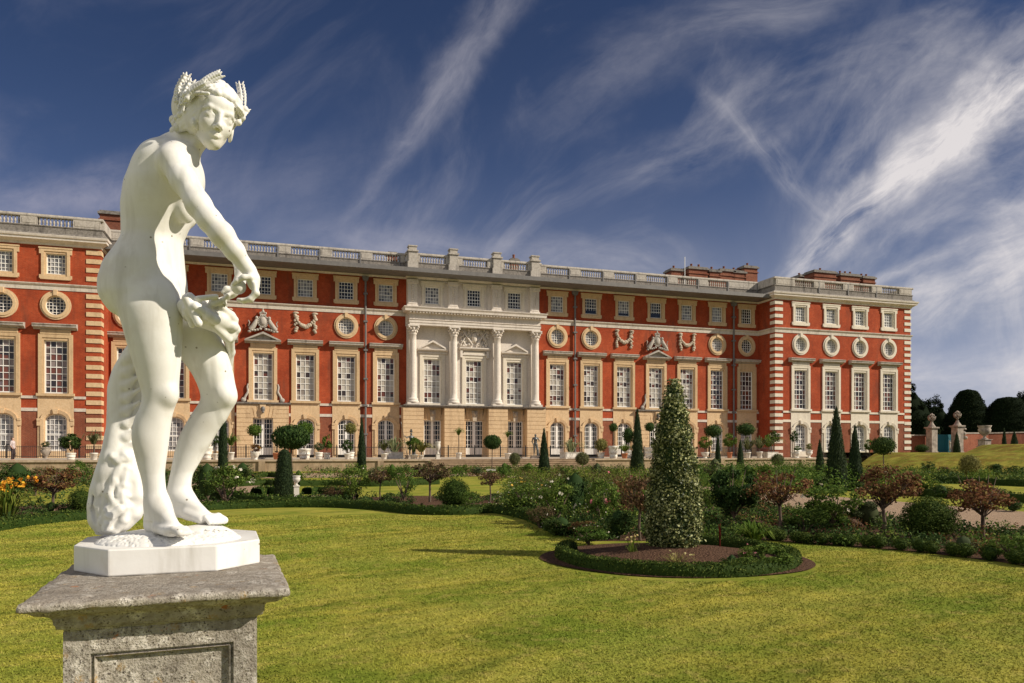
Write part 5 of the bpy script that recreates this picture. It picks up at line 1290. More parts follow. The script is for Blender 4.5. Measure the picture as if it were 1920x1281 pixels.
    for i in range(4):
        d = -.066+i*.013
        B.chain([(Q(437,548+i,d),.0095),(Q(427,554+i*2,d-.012),.009),(Q(419,562+i*2,d-.01),.008),(Q(424,570+i*2,d),.007)], k=.005)
    B.chain([(Q(436,542,-.05),.011),(Q(424,541,-.07),.010),(Q(417,548,-.075),.008)], k=.008)
    # feet
    def foot(heel, ankle, ball, toe, w, side):
        heel, ankle, ball, toe = map(np.array, (heel, ankle, ball, toe)); d = toe-heel; d[2] = 0; d /= np.linalg.norm(d); sdir = np.array([-d[1], d[0], 0])*side
        B.cap(heel, heel*.6+ball*.4, .030, .026, k=.02)
        B.cap(ankle, ball+[0,0,.008], .033, .020, k=.025)
        for q in (-1,-.33,.33,1):
            B.cap(heel*.55+ball*.45+sdir*q*w*.55, ball+sdir*q*w*.85+[0,0,-.002], .020, .017, k=.015)
        L_ = [1.0,.95,.86,.76,.64]; q = [-1.0,-.48,-.04,.40,.84]; r = [.0145,.0108,.0103,.0098,.0095]
        tl = np.linalg.norm(toe-ball)
        for i in range(5):
            b0 = ball+sdir*q[i]*w; m = b0+d*tl*L_[i]*.55+[0,0,.006]; e = b0+d*tl*L_[i]; e[2] = toe[2]+(r[i]-.010)
            b0 = b0+[0,0,.002]; B.chain([(b0,r[i]*1.05),(m,r[i]*.92),(e,r[i])], k=.004)
    gz = Q(300,1003,-.08)[2]
    h1 = Q(286,985,-.03); h1[2] = gz+.030; b1 = Q(328,988,-.10); b1[2] = gz+.018; t1 = Q(352,996,-.135); t1[2] = gz+.011
    foot(h1, Q(296,945,-.05), b1, t1, .030, 1)
    h2 = Q(334,955,.15); b2 = Q(386,972,.105); t2 = Q(410,979,.085)
    foot(h2, Q(340,930,.15), b2, t2, .028, -1)
    # ---------------- head
    Fd = np.array([.58,-.76,-.20]); Fd /= np.linalg.norm(Fd); U = np.array([.20,.0,1.0]); U -= Fd*U.dot(Fd); U /= np.linalg.norm(U); S = np.cross(U, Fd)
    S = -S if S[0] < 0 else S
    HS = 1.05; HC = Q(398,231,-.075)
    def H(f, s_, u): return HC+HS*(Fd*f+S*s_+U*u)
    R = np.array([Fd, S, U])
    def he(f, s_, u, r, k=.012, mode='add'): B.ell(H(f,s_,u), np.array(r)*HS, R, k, mode)
    def hc(p, q, ra, rb, k=.006, mode='add'): B.cap(H(*p), H(*q), ra*HS, rb*HS, k, mode)
    he(-.012,0,.035,(.088,.070,.078)); he(.020,0,-.004,(.066,.052,.056), .02); he(.034,0,-.043,(.046,.036,.042), .022)
    he(.052,0,-.070,(.027,.021,.022), .018)                            # chin block
    for s_ in (-1, 1):
        hc((.0,.038*s_,-.040),(.048,.014*s_,-.072),.014,.011,.02)      # jaw line
        he(.052,.030*s_,-.016,(.020,.018,.020), .02)                   # cheekbone
    he(.060,0,.050,(.026,.044,.030), .02)                              # forehead
    for s_ in (-1, 1):
        he(.086,.029*s_,.007,(.018,.0175,.0105), .012, 'sub')          # eye socket
        he(.0655,.0285*s_,.0055,(.0145,.0152,.0120), .003)              # eyeball
        hc((.0775,.013*s_,.0065),(.0765,.030*s_,.0150),.0034,.0036,.003); hc((.0765,.030*s_,.0150),(.066,.043*s_,.0065),.0036,.003,.003)   # upper lid
        hc((.0770,.014*s_,.0035),(.0755,.029*s_,-.0035),.0026,.0026,.003); hc((.0755,.029*s_,-.0035),(.066,.042*s_,.004),.0026,.0024,.003) # lower lid
        hc((.080,.012*s_,.026),(.075,.034*s_,.029),.0045,.0042,.012); hc((.075,.034*s_,.029),(.060,.050*s_,.020),.0042,.003,.012)         # brow
    hc((.083,0,.020),(.0985,0,-.016),.0072,.0080,.008); he(.100,0,-.023,(.0105,.0105,.0090), .006)                                       # nose
    for s_ in (-1, 1): he(.0895,.0105*s_,-.0265,(.0080,.0062,.0064), .004)
    for s_ in (-1, 1): he(.097,.0052*s_,-.0325,(.0034,.0026,.0028), .002, 'sub')
    hc((.0835,-.003,-.0445),(.0765,-.0165,-.0490),.0044,.0030,.004); hc((.0835,.003,-.0445),(.0765,.0165,-.0490),.0044,.0030,.004)       # upper lip
    hc((.0820,-.005,-.0545),(.0820,.005,-.0545),.0052,.0052,.004); hc((.0820,.005,-.0545),(.0765,.0150,-.0515),.0046,.0026,.004); hc((.0820,-.005,-.0545),(.0765,-.0150,-.0515),.0046,.0026,.004)
    hc((.0895,-.0145,-.0500),(.0895,.0145,-.0500),.0012,.0012,.003,'sub')
    hc((.0850,-.010,-.0635),(.0850,.010,-.0635),.0032,.0032,.006,'sub')
    # ear (near side shows below the hair)
    for s_ in (-1, 1):
        he(-.006,.0665*s_,-.012,(.016,.008,.026), .006); he(-.002,.0745*s_,-.010,(.008,.005,.014), .004, 'sub')
    # take back what the blending added round the trunk and legs
    zc_ = B.ax[2][None,None,:]; xc_ = B.ax[0][:,None,None]; z_lo, z_hi, x_hi = Q(300,930)[2], Q(300,300)[2], Q(392,400)[0]
    wz = np.clip((zc_-z_lo)/.08, 0, 1)*np.clip((z_hi-zc_)/.08, 0, 1)*np.clip((x_hi-xc_)/.03+.5, .35, 1)
    B.A += (.0060*wz).astype(np.float32)
    V, F = B.net(); V = relax(V, F, 2, .5); body = link('body', mesh_np('body', V, F, mar, True), root)
    print('body', len(V), time.time()-T0)
    # ---------------- hair: waved strands swept back from a centre parting into a knot
    lo = HC-.20; hi = HC+.20; G = Field(lo, hi, .0027); rng_ = random.Random(4)
    G.ell(H(-.020,0,.042), np.array((.092,.077,.080))*HS, R, .01)
    G.ell(Q(360,206,-.04), (.066,.070,.082), k=.02); G.ell(Q(366,228,-.115), (.032,.026,.040), k=.015); G.ell(H(-.03,-.005,.045), np.array((.100,.083,.086))*HS, R, .01)
    G.ell(H(-.075,0,-.030), np.array((.042,.045,.040))*HS, R, .02)
    def sph(th, ph, r):    # th: from crown/parting down the side, ph: around from the front
        return H(-.020+r*(.100)*math.cos(ph)*math.sin(th), r*.084*math.sin(ph)*math.sin(th), .040+r*.088*math.cos(th))
    for s_ in (-1, 1):
        for j in range(12):
            # each strand starts on the parting line and flows over the brow down towards the nape
            f0 = .070-.014*j; pts = []
            for q in range(15):
                t_ = q/14
                ph = s_*(0.05+t_*2.55) if j < 8 else s_*(0.4+t_*2.3)
                th = (1.12-.085*j)+t_*(.95+.05*j)-.40*math.sin(t_*3.1)*(1-j/14)
                w = .012*math.sin(t_*17+j*1.3+(s_ > 0)*.8)
                pts.append((sph(th+w*3, ph, 1.0+.03*math.sin(t_*17+j)), HS*(.0100+.0022*math.sin(q*1.9+j))))
            G.chain(pts, k=.0030)
        if s_ < 0: G.ell(H(-.012,.050*s_,.000), np.array((.054,.034,.058))*HS, R, .008)
        for j in range(4 if s_ < 0 else 0):  # curls by the temple and neck
            c = H(-.035-.012*j, s_*.068, -.020-.014*j); G.ell(c, (.017,.015,.015), k=.004)
    for q in range(26):     # knot at the nape
        a = q*.62; G.ell(H(-.088+.022*math.cos(a), .030*math.sin(a), -.035+.020*math.cos(a*1.7)), .0125, k=.003)
    def cutface(X, Y, Z):   # keep the face free of hair
        c = H(.088,.004,-.020); r = np.array((.062,.052,.080))*HS; x, y, z = X-c[0], Y-c[1], Z-c[2]
        x, y, z = (R[i][0]*x+R[i][1]*y+R[i][2]*z for i in range(3)); return (np.sqrt((x/r[0])**2+(y/r[1])**2+(z/r[2])**2)-1)*r.min()
    G.apply(cutface, lo, hi, .006, 'sub')
    G.apply(lambda X, Y, Z: Z-(HC[2]-.105*HS)+0*X+0*Y, lo, (hi[0],hi[1],HC[2]-.105*HS), .004, 'sub') 
    # the visible waves: from the parting back over the ear to the nape, and down the far temple
    def hd(u, v): return -.062-.088*math.sqrt(max(.02, 1-((u-386)/64)**2-((v-206)/66)**2))
    for j in range(9):
        o = j*6.2; pts = [(426-j*1.2,185-o*.62),(410-j,190-o*.8),(393-j,198-o*.85),(379-j,210-o*.9),(369-j,224-o*.85),(357-j,236-o*.75),(342,245-o*.65),(331+j,247-o*.60)]
        pts = [(u+2.0*math.sin(i*1.9+j), v+2.2*math.sin(i*1.7+j*1.1)) for i, (u, v) in enumerate(pts)]
        G.chain([(Q(u, v, hd(u, v)+.004), .0078-.0006*(j % 2)) for u, v in pts], k=.0025)
    for j in range(4):
        o = j*5.5; pts = [(427+j*1.0,184-o*.7),(438+j*1.5,190-o*.5),(446+j*1.2,202-o*.3),(450+j,214-o*.2)]
        G.chain([(Q(u, v, hd(u, v)+.006), .0075) for u, v in pts], k=.0025)
    G.ell(Q(446,264,-.06), (.032,.10,.044), k=.006, mode='sub')
    G.ell(Q(364,231,-.140), (.010,.012,.018), k=.004); G.ell(Q(366,232,-.152), (.005,.006,.010), k=.003, mode='sub')
    V, F = G.net(); V = relax(V, F, 1, .3); link('hair', mesh_np('hair', V, F, mar, True), body)
    # ---------------- wreath: band with wheat ears
    Wd = Field(HC-.23, HC+.23, .0026)
    band = [(H(-.012+.104*math.cos(a), .090*math.sin(a), .045+.022*math.cos(a)), .0055*HS) for a in np.linspace(.55, 2*math.pi-.55, 26)]
    Wd.chain(band, k=.004)
    def wheat(a, b, bend, n=9, w=.0095):
        a = np.array(a); b = np.array(b); d = (b-a)/np.linalg.norm(b-a); sd = np.cross(d, [0,1,0]); sd /= np.linalg.norm(sd); sd2 = np.cross(d, sd)
        Wd.cap(a, b, .0045, .003, k=.003)
        for i in range(n):
            t_ = .25+.75*i/(n-1); c = a+(b-a)*t_+np.array(bend)*math.sin(t_*3.1); rr = w*(1.0-.35*abs(t_-.55)*1.6)
            for s_ in (-1, 0, 1):
                p = c+sd*s_*.009+sd2*(.004 if s_ == 0 else -.002); Wd.cap(p-d*.003, p+d*.008+sd*s_*.005, rr*.62, rr*.35, k=.0015)
    wheat(Q(334,205,-.12), Q(350,141,-.10), (-.014,0,0), 9); wheat(Q(344,208,-.14), Q(358,152,-.13), (-.010,0,0), 7)
    wheat(Q(352,182,-.16), Q(413,139,-.15), (.003,0,.012), 10); wheat(Q(345,190,-.16), Q(386,158,-.17), (0,0,.010), 8)
    wheat(Q(452,212,-.04), Q(449,157,-.03), (.006,0,0), 8, .008); wheat(Q(438,228,-.07), Q(461,204,-.02), (.003,0,0), 6, .008)
    for (u, v, dy) in ((348,178,-.15),(357,172,-.155),(352,186,-.16),(338,216,-.12),(332,222,-.10),(456,212,-.03),(460,206,-.03),(454,221,-.05),(447,230,-.06)): Wd.ell(Q(u,v,dy), (.012,.012,.011), k=.004)
    for (u, v, dy) in ((330,232,-.07),(327,246,-.05),(333,240,-.09),(326,225,-.03)): Wd.ell(Q(u,v,dy), (.016,.016,.016), k=.008)
    V, F = Wd.net(); link('wreath', mesh_np('wreath', V, F, mar, True), body)
    # ---------------- ball in the hand
    m = MB(); m.ball(tuple(Q(447,538,-.135)), .0255, 24, 14); m.build('apple', mar, root)
    # ---------------- cloth: bundle at the hip and the long fall over the stump behind the legs
    D = Field(Q(140,1015,0)*[1,0,1]+[0,-.22,0], Q(475,530,0)*[1,0,1]+[0,.36,0], .0034)
    rr = random.Random(8)
    D.chain([(Q(348,574,-.09),.028),(Q(362,586,-.06),.030),(Q(382,596,-.02),.034),(Q(405,600,.02),.036),(Q(425,610,.05),.032)], k=.012)
    D.ell(Q(372,588,-.07), (.055,.05,.042), k=.015); D.ell(Q(408,600,-.01), (.055,.06,.045), k=.015); D.ell(Q(428,618,.03), (.034,.05,.048), k=.015)
    for (a, b, r0, r1) in (((350,560,-.13),(372,606,-.12),.016,.014),((356,556,-.12),(390,592,-.10),.014,.016),((366,575,-.13),(404,600,-.08),.015,.018),((350,580,-.12),(360,610,-.10),.013,.010),
                           ((385,566,-.06),(432,592,-.01),.016,.018),((395,600,-.05),(437,612,.0),.017,.020),((404,612,-.04),(428,636,.01),.018,.014),((428,590,-.01),(443,618,.03),.015,.016),((436,612,.02),(430,640,.04),.016,.009),
                           ((372,560,-.12),(405,556,-.09),.010,.009),((398,570,-.08),(420,562,-.06),.014,.012),((415,575,-.05),(440,600,0),.012,.014),((352,566,-.11),(349,590,-.11),.012,.014)):
        D.cap(Q(*a), Q(*b), r0, r1, k=.007)
    for i in range(7):     # gathered folds running over the bundle
        u = 362+i*11; D.chain([(Q(u-6,572+i*2,-.10+i*.018),.007),(Q(u+2,586+i*2,-.115+i*.018),.008),(Q(u+8,604+i*2,-.095+i*.018),.006)], k=.004)
    D.chain([(Q(430,630,.05),.018),(Q(432,660,.14),.016),(Q(428,690,.19),.014),(Q(424,705,.2),.006)], k=.01)
    rows = [(1000,184,232,.14,.05),(975,170,240,.14,.085),(950,169,255,.15,.10),(915,177,262,.16,.11),(885,187,262,.165,.11),(850,199,265,.17,.105),(800,207,262,.17,.085),(760,207,268,.17,.08),(727,207,272,.17,.08),(695,216,275,.165,.075),(660,236,282,.155,.065),(630,258,300,.14,.05)]
    D.loft([(Q(a,v,yc)[2], Q(a,v,yc)[0], Q(b,v,yc)[0], yc, hb) for v,a,b,yc,hb in rows], .02)
    # ribs of the carved tail wrapping the stump
    for i in range(8):
        v = 672+i*24; e = math.sin(i*2.1); x_ = 240 if i == 0 else 222
        D.chain([(Q(x_,v+16+4*e,.128),.007),(Q(238,v+4,.101),.008),(Q(262,v-14,.104),.007)], k=.024)
    # sculpted folds low down
    for pts in ([((222,848,.09),.012),((212,856,.07),.014),((222,866,.065),.013),((236,858,.07),.011),((232,846,.09),.009)],
                [((205,866,.09),.010),((196,900,.07),.014),((200,925,.06),.013),((190,960,.06),.016)],
                [((226,872,.07),.012),((214,900,.055),.013),((206,925,.05),.014),((214,945,.045),.012)],
                [((238,880,.075),.012),((232,910,.06),.013),((222,930,.05),.012)],
                [((214,890,.065),.011),((228,925,.055),.014),((236,950,.055),.013)],
                [((186,905,.11),.014),((178,945,.10),.018),((176,972,.10),.018),((190,992,.08),.016)],
                [((238,930,.06),.011),((216,944,.045),.013),((200,958,.04),.014),((190,978,.045),.014)],
                [((242,950,.07),.014),((226,955,.045),.016),((206,970,.035),.018),((200,990,.045),.016),((216,995,.06),.014),((232,975,.06),.016),((236,958,.06),.012)]):
        D.chain([(Q(*p), r) for p, r in pts], k=.006)
    for pts in ([((208,880,.052),.003),((206,910,.036),.004),((214,922,.03),.003)],[((190,930,.05),.003),((188,965,.04),.004)]):
        D.chain([(Q(*p), r) for p, r in pts], k=.007, mode='sub')
    D.chain([(Q(250,875,.10),.02),(Q(258,930,.10),.026),(Q(250,960,.10),.024),(Q(228,990,.10),.014)], k=.02)
    D.loft([(Q(a,v,.12)[2], Q(a,v,.12)[0], Q(b,v,.12)[0], .12, .03) for v,a,b in ((912,252,266),(930,246,272),(950,240,274),(972,230,264),(990,222,244))], .01)
    for v, u0, u1, dy, r in ((860,214,236,.11,.045),(890,208,236,.105,.05),(920,200,234,.105,.05),(950,194,230,.10,.05),(975,192,226,.095,.045)): D.cap(Q(u0,v,dy), Q(u1,v,dy), r, r, k=.012)
    # deep folds cut into the cloth
    for pts in ([(206,868,.045),(198,905,.035),(190,940,.03),(184,965,.03)],[(218,872,.045),(212,902,.03),(203,932,.02),(200,952,.02)],[(232,880,.05),(226,915,.035),(216,936,.025)],[(244,885,.06),(242,920,.045),(236,945,.04)],
                [(180,925,.07),(176,955,.06),(180,980,.05)],[(196,975,.02),(212,980,.015),(226,972,.02),(236,962,.035)],[(208,990,.02),(222,988,.02)],[(214,852,.05),(226,850,.05),(238,862,.055)]):
        D.chain([(Q(*p), .0075) for p in pts], k=.010, mode='sub')
    V, F = D.net(); V = relax(V, F, 1, .3); link('drapery', mesh_np('drapery', V, F, mar, True), root)
    return root, mar
STATUE, MARBLE = statue()

def lichen_stone(t, warm=1.0):
    n1 = t.noise(t.co, 5, 8, .65); n2 = t.noise(t.co, 42, 7, .7); n3 = t.noise(t.co, 150, 4, .6); n4 = t.noise(t.vm('ADD', t.co, (5,2,1)), 17, 6, .62)
    c = t.mix(t.rng(n2, .38, .62), (.25,.22,.185), (.55,.51,.45))
    c = t.mix(t.rng(n1, .42, .62, 0, .75), c, (.45,.40,.33))
    c = t.mix(t.m('MULTIPLY', t.rng(n4, .55, .62), .75), c, (.78,.73,.66))           # pale crusts
    c = t.mix(t.m('MULTIPLY', t.rng(n3, .54, .64), t.rng(n4, .44, .5)), c, (.085,.07,.058))   # dark specks
    v = t.node('ShaderNodeTexVoronoi', {'Vector': t.vm('ADD', t.co, t.vm('MULTIPLY', t.noise(t.co, 60, 3, out=1), (.02,.02,.02))), 'Scale': 9.0}).outputs['Distance']
    v2 = t.node('ShaderNodeTexVoronoi', {'Vector': t.vm('ADD', t.co, (3.3,1.7,.4)), 'Scale': 13.0}).outputs['Distance']
    c = t.mix(t.m('MULTIPLY', t.rng(v2, .12, .24, .8, 0), t.rng(n3, .42, .58)), c, (.46,.30,.12))      # ochre
    c = t.mix(t.m('MULTIPLY', t.rng(v, .09, .14, 1, 0), t.rng(n2, .45, .56)), c, (.50,.17,.05))   # orange
    up = t.node('ShaderNodeSeparateXYZ', {0: t.node('ShaderNodeNewGeometry').outputs['Normal']}).outputs[2]
    c = t.mix(t.m('MULTIPLY', t.rng(up, .5, .9), t.rng(n1, .3, .6, .15, .6)), c, (.22,.185,.15))
    run = t.noise(t.vm('MULTIPLY', t.co, (9, 9, 1.5)), 1.0, 6, .65); c = t.mix(t.rng(run, .50, .70, 0, .55), c, (.17,.145,.12))
    t.set(t.bs.inputs['Base Color'], c); t.set(t.bs.inputs['Roughness'], .95); t.set(t.bs.inputs['Specular IOR Level'], .1)
    set_bump(t, t.m('ADD', t.m('MULTIPLY', n2, .8), t.m('MULTIPLY', n3, .5)), 1.0, .012)
def rough_box(prof, w, d, sub, amp, freq, seed=0.0, panel=None):
    """square shaft from a profile [(inset,z)] bottom to top, noise-roughened"""
    from mathutils import noise as mn
    V = []; per = []
    for k in range(4):
        for i in range(sub): per.append((k, i/sub))
    for ins, z in prof:
        x0, x1, y0, y1 = ins, w-ins, ins, d-ins
        for k, t_ in per:
            x, y = [(x0+(x1-x0)*t_, y0), (x1, y0+(y1-y0)*t_), (x1-(x1-x0)*t_, y1), (x0, y1-(y1-y0)*t_)][k]
            V.append([x, y, z])
    n = 4*sub; F = [(i*n+k, i*n+(k+1)%n, (i+1)*n+(k+1)%n, (i+1)*n+k) for i in range(len(prof)-1) for k in range(n)]
    V = np.array(V)
    # top grid
    base = len(V); ins, z = prof[-1]; g = [[0]*(sub+1) for _ in range(sub+1)]; extra = []
    top0 = (len(prof)-1)*n
    for a in range(sub+1):
        for b in range(sub+1):
            if b == 0: g[a][b] = top0+a if a < sub else top0+sub
            elif a == sub: g[a][b] = top0+sub+b if b < sub else top0+2*sub
            elif b == sub: g[a][b] = top0+2*sub+(sub-a)
            elif a == 0: g[a][b] = top0+3*sub+(sub-b)
            else: g[a][b] = base+len(extra); extra.append([ins+(w-2*ins)*a/sub, ins+(d-2*ins)*b/sub, z])
    F += [(g[a][b], g[a+1][b], g[a+1][b+1], g[a][b+1]) for a in range(sub) for b in range(sub)]
    V = np.concatenate([V, np.array(extra)])
    for i in range(len(V)):
        p = Vector(V[i])*freq+Vector((seed,)*3)
        V[i] += np.array(mn.noise_vector(p))*amp+np.array(mn.noise_vector(p*3.1))*amp*.5
    return V, np.array(F)
def plinth_and_pedestal():
    A21 = math.atan2(.12, .311)
    # plinth: octagonal slab, part of the statue
    d1 = np.array([math.cos(A21), math.sin(A21)]); nn = np.array([-d1[1], d1[0]])
    B = np.array([-1.325, 2.445]); O = B-.127*d1
    def loc(a, n): p = O+a*d1+n*nn; return (p[0]-SX0, p[1]-ZS)
    oct_ = [(.127,0),(.46,0),(.605,.142),(.605,.45),(.47,.60),(.13,.60),(0,.44),(0,.177)]
    pts = [loc(a, n) for a, n in oct_]
    m = MB(); m.poly(pts, 1.140, 1.229)
    me = m.mesh('plinth', MARBLE); o = link('plinth', me, STATUE)
    bv = o.modifiers.new('b', 'BEVEL'); bv.width = .005; bv.segments = 2
    # pitted mound under the feet
    G = Field((-.36,-.36,1.20), (.36,.40,1.32), .004); rr = random.Random(3)
    cx, cy = loc(.300, .225)
    c1 = Q(312, 1000, -.02)
    ang = A21
    R = np.array([[math.cos(ang), math.sin(ang), 0],[-math.sin(ang), math.cos(ang), 0],[0,0,1]])
    G.ell((cx, cy, 1.223), (.245,.19,.050), R, k=.01)
    G.ell(Q(385,985,.10)*[1,1,0]+[0,0,1.222], (.10,.12,.060), k=.02)
    for i in range(620):
        a = rr.random()*6.28; e = rr.uniform(.55,1.02); x, y = loc(.300+math.cos(a)*.245*e*.98, .225+math.sin(a)*.19*e*.98)
        h = 1.223+.050*math.sqrt(max(0, 1-e*e*.96)); G.ell((x, y, h), (rr.uniform(.003,.006),)*3, k=.002, mode='sub')
    V, F = G.net(); V = V[:]; link('rocky_mound', mesh_np('rocky_mound', V, F, MARBLE, True), STATUE)
    # pedestal
    st = material('lichen stone', lichen_stone)
    FL = np.array([-1.340, 2.015]); ax = math.atan2(.256, .666); w, d = .714, .80
    p = CR*FL[0]+CF*FL[1]
    ped = empty('stone_pedestal', (p[0], p[1], 0), ax-PSI); tag(ped, 'weathered lichen-spotted stone pedestal with moulded cap, under the white statue', 'pedestal')
    T = 1.138
    def R2(l, h): return [(i, T-z) for i, z in l]
    prof = [(.12,.125),(.096,.112),(.094,.100),(.078,.092),(.076,.083),(.072,.078),(.070,.062),(.064,.054),(.052,.049),(.038,.046),(.028,.040),(.022,.034),(.020,.030),(.006,.028),(.0,.022),(.0,.012),(.003,.004),(.010,.0),(.05,-.002)]
    V, F = rough_box(R2(prof, 0), w, d, 90, .0035, 14, 2.0)
    # broken edges of the cap
    from mathutils import noise as mn
    for i in range(len(V)):
        q = Vector(V[i]); e = min(q.x, w-q.x, q.y, d-q.y)
        if e < .03 and q.z > T-.03: V[i][2] -= max(0, mn.noise(q*22))*.012; 
    link('cap', mesh_np('cap', V, F, st, True), ped)
    # shaft with sunk panels on each face
    m = MB(); s0 = .094; z0, z1 = .16, T-.105; X0, X1, Y0, Y1 = s0, w-s0, s0, d-s0
    def face(P0, P1, P2, P3):    # outer quad -> frame, bevelled moulding, panel
        P = [Vector(q) for q in (P0,P1,P2,P3)]; n = (P[1]-P[0]).cross(P[3]-P[0]).normalized(); ex = (P[1]-P[0]).normalized(); ez = (P[3]-P[0]).normalized()
        def ring(o, dp): return [P[0]+ex*o+ez*o-n*dp, P[1]-ex*o+ez*o-n*dp, P[2]-ex*o-ez*o-n*dp, P[3]+ex*o-ez*o-n*dp]
        R = [ring(0,0), ring(.068,0), ring(.070,.010), ring(.076,.011), ring(.079,.004), ring(.084,.012), ring(.086,.020), ring(.16,.021)]
        V = [q for r in R for q in r]; F = [(i*4+k, i*4+(k+1)%4, (i+1)*4+(k+1)%4, (i+1)*4+k) for i in range(len(R)-1) for k in range(4)]+[tuple(range((len(R)-1)*4, len(R)*4))]
        m.add(V, F)
    face((X0,Y0,z0),(X1,Y0,z0),(X1,Y0,z1),(X0,Y0,z1)); face((X1,Y0,z0),(X1,Y1,z0),(X1,Y1,z1),(X1,Y0,z1))
    face((X1,Y1,z0),(X0,Y1,z0),(X0,Y1,z1),(X1,Y1,z1)); face((X0,Y1,z0),(X0,Y0,z0),(X0,Y0,z1),(X0,Y1,z1))
    m.build('shaft', st, ped)
    prof = [(.02,0),(.02,.06),(.03,.07),(.05,.09),(.07,.11),(.08,.13),(.094,.165),(.12,.17)]
    V, F = rough_box(prof, w, d, 40, .003, 12, 7.0); link('base', mesh_np('base', V, F, st, True), ped)
plinth_and_pedestal()
# ------------------------------------------------------------------ pots, urns, figures, gate, far trees
def terr(u, y): x = on_plane_y(u, y); return x, y, depth_of(x, y)/FPX
def pot_mesh(kind):
    m = MB()
    if kind == 'ringed': m.lathe([(.38,0),(.40,.10),(.44,.12),(.44,.20),(.42,.22),(.46,.38),(.50,.40),(.50,.48),(.48,.50),(.52,.78),(.57,.82),(.57,.94),(.50,.95),(.46,.85)], 18)
    elif kind == 'bowl': m.lathe([(.30,0),(.30,.06),(.20,.12),(.18,.22),(.38,.40),(.52,.70),(.58,.92),(.60,1.0),(.54,1.0),(.48,.8)], 18)
    elif kind == 'plain': m.lathe([(.36,0),(.40,.05),(.52,.84),(.58,.86),(.58,1.0),(.52,1.0),(.48,.85)], 16)
    elif kind == 'box': m.box(-.5,-.5,.06,.5,.5,.94); m.box(-.54,-.54,.94,.54,.54,1.0); [m.box(sx_*.46-.06,sy_*.46-.06,0,sx_*.46+.06,sy_*.46+.06,.06) for sx_ in (-1,1) for sy_ in (-1,1)]; m.box(-.44,-.52,.2,.44,-.502,.8)
    elif kind == 'urn': m.box(-.36,-.36,0,.36,.36,.08); m.lathe([(.30,.08),(.16,.16),(.13,.26),(.30,.36),(.50,.58),(.53,.78),(.44,.86),(.58,.94),(.60,1.0),(.5,1.0)], 18)
    return m
_pots = {}
def potted(u, y, potk, ph, pw, leaf, style, ch, cw, stem, label, gz=TZ, potmat=None, n=900, fl=None):
    """pot height/width in m, crown height/width in m, stem length"""
    x, yy, k = terr(u, y); e = empty('potted_plant', (x, yy, gz)); tag(e, label, 'potted plant', 'potted plants set out on the terrace')
    pm = potmat or M_pot; key = (potk, pm.name)
    if key not in _pots: _pots[key] = pot_mesh(potk).mesh('pot', pm)
    o = link('pot', _pots[key], e); o.scale = (pw, pw, ph)
    cz = ph+stem+ch/2
    if style == 'agave':
        t = t_blades('agave', 46, 3, None, 0, .95, .030)
        for nme, me in t: o = link(nme, me, e, (0,0,ph*.9)); o.scale = (cw, cw, ch)
        return e
    if style == 'palm': t = t_blades(leaf, 60, 4, None, 0, 1.0, .028); 
    if style == 'palm':
        for nme, me in t: o = link(nme, me, e, (0,0,ph*.9+stem)); o.scale = (cw, cw, ch)
    else:
        t = t_round(leaf, .10, n, 50 if style == 'ball' else 51, fl, 4 if fl else 0, style == 'ball')
        for nme, me in t:
            if nme == 'stem' and stem > .2: continue
            o = link(nme, me, e, (0,0,ph+stem-.04)); o.scale = (cw, cw, ch)
    if stem > .15:
        m = MB(); m.tube([(0,0,ph*.8),(.02,0,ph+stem*.5),(0,0,ph+stem+ch*.4)], [.05,.045,.03], 6); m.build('trunk', M_bark, e)
    return e
P_ = potted
Y1 = 63.3
P_(133,Y1,'ringed',.58,.62,'dark','bush',1.45,1.9,.1,'white tub with a wide dark bush near the left pavilion corner',n=2200)
P_(86,Y1,'urn',.95,.62,'olive','bush',.55,.8,0,'carved stone urn with a grey plant before the second window from the left edge',potmat=M_garden_stone)
P_(176,Y1,'plain',.55,.5,'olive','palm',1.2,1.1,.7,'small white pot with a thin palm by the left pavilion quoins')
P_(388,Y1,'ringed',1.1,.8,'mid','bush',.6,.6,.2,'tall ringed white tub seen right of the far leg of the statue')
P_(404,Y1,'plain',.5,.45,'dark','bush',1.5,.9,.3,'white pot with a dark shrub, second right of the statue leg')
P_(433,Y1,'plain',.6,.5,'mid','palm',1.1,1.1,.6,'white pot with a bright spiky plant below the festoon')
P_(477,64.8,'ringed',.75,.6,'mid','ball',1.0,1.25,1.2,'white tub with a green ball-headed tree before the pedimented doorway on the left')
P_(479,62.9,'bowl',.6,.6,'copper','bush',.75,1.1,0,'white bowl of red-brown leaves in front of the green ball-headed tree',fl='forange')
P_(519,63.6,'plain',.55,.6,'brown','bush',.25,.4,0,'empty-looking terracotta pot left of the big dark ball-headed tree',potmat=M_terra)
P_(571,64.2,'ringed',.95,.95,'mid','ball',1.35,1.5,.9,'large ringed white tub with a broad green tree before the second french window')
P_(598,62.9,'ringed',.62,.58,'olive','bush',.9,1.1,0,'white tub with a low grey bush between two french windows')
P_(613,63.9,'ringed',.58,.55,'mid','bush',1.5,1.0,.1,'white tub with an upright green bush next to the low grey bush',n=1600)
P_(657,63.4,'ringed',.65,.62,'gold','ball',.95,1.1,1.5,'white tub with a yellow-leaved tree before the third french window')
P_(651,62.9,'plain',.5,.45,'dark','bush',1.25,1.2,0,'white pot with a dark shrub under the yellow-leaved tree')
P_(720,62.8,'plain',.5,.5,'olive','palm',1.0,1.0,.3,'white pot with a spiky grey plant left of the long white box')
P_(739,64.6,'box',.62,1.35,'agave','agave',1.6,1.9,0,'long white box with a big agave left of the spear-bearing bronze')
P_(776,62.9,'plain',.40,.6,'mid','bush',1.45,1.45,.1,'shallow white pot with a round yellowish-green bush below the spear-bearing bronze',n=2600)
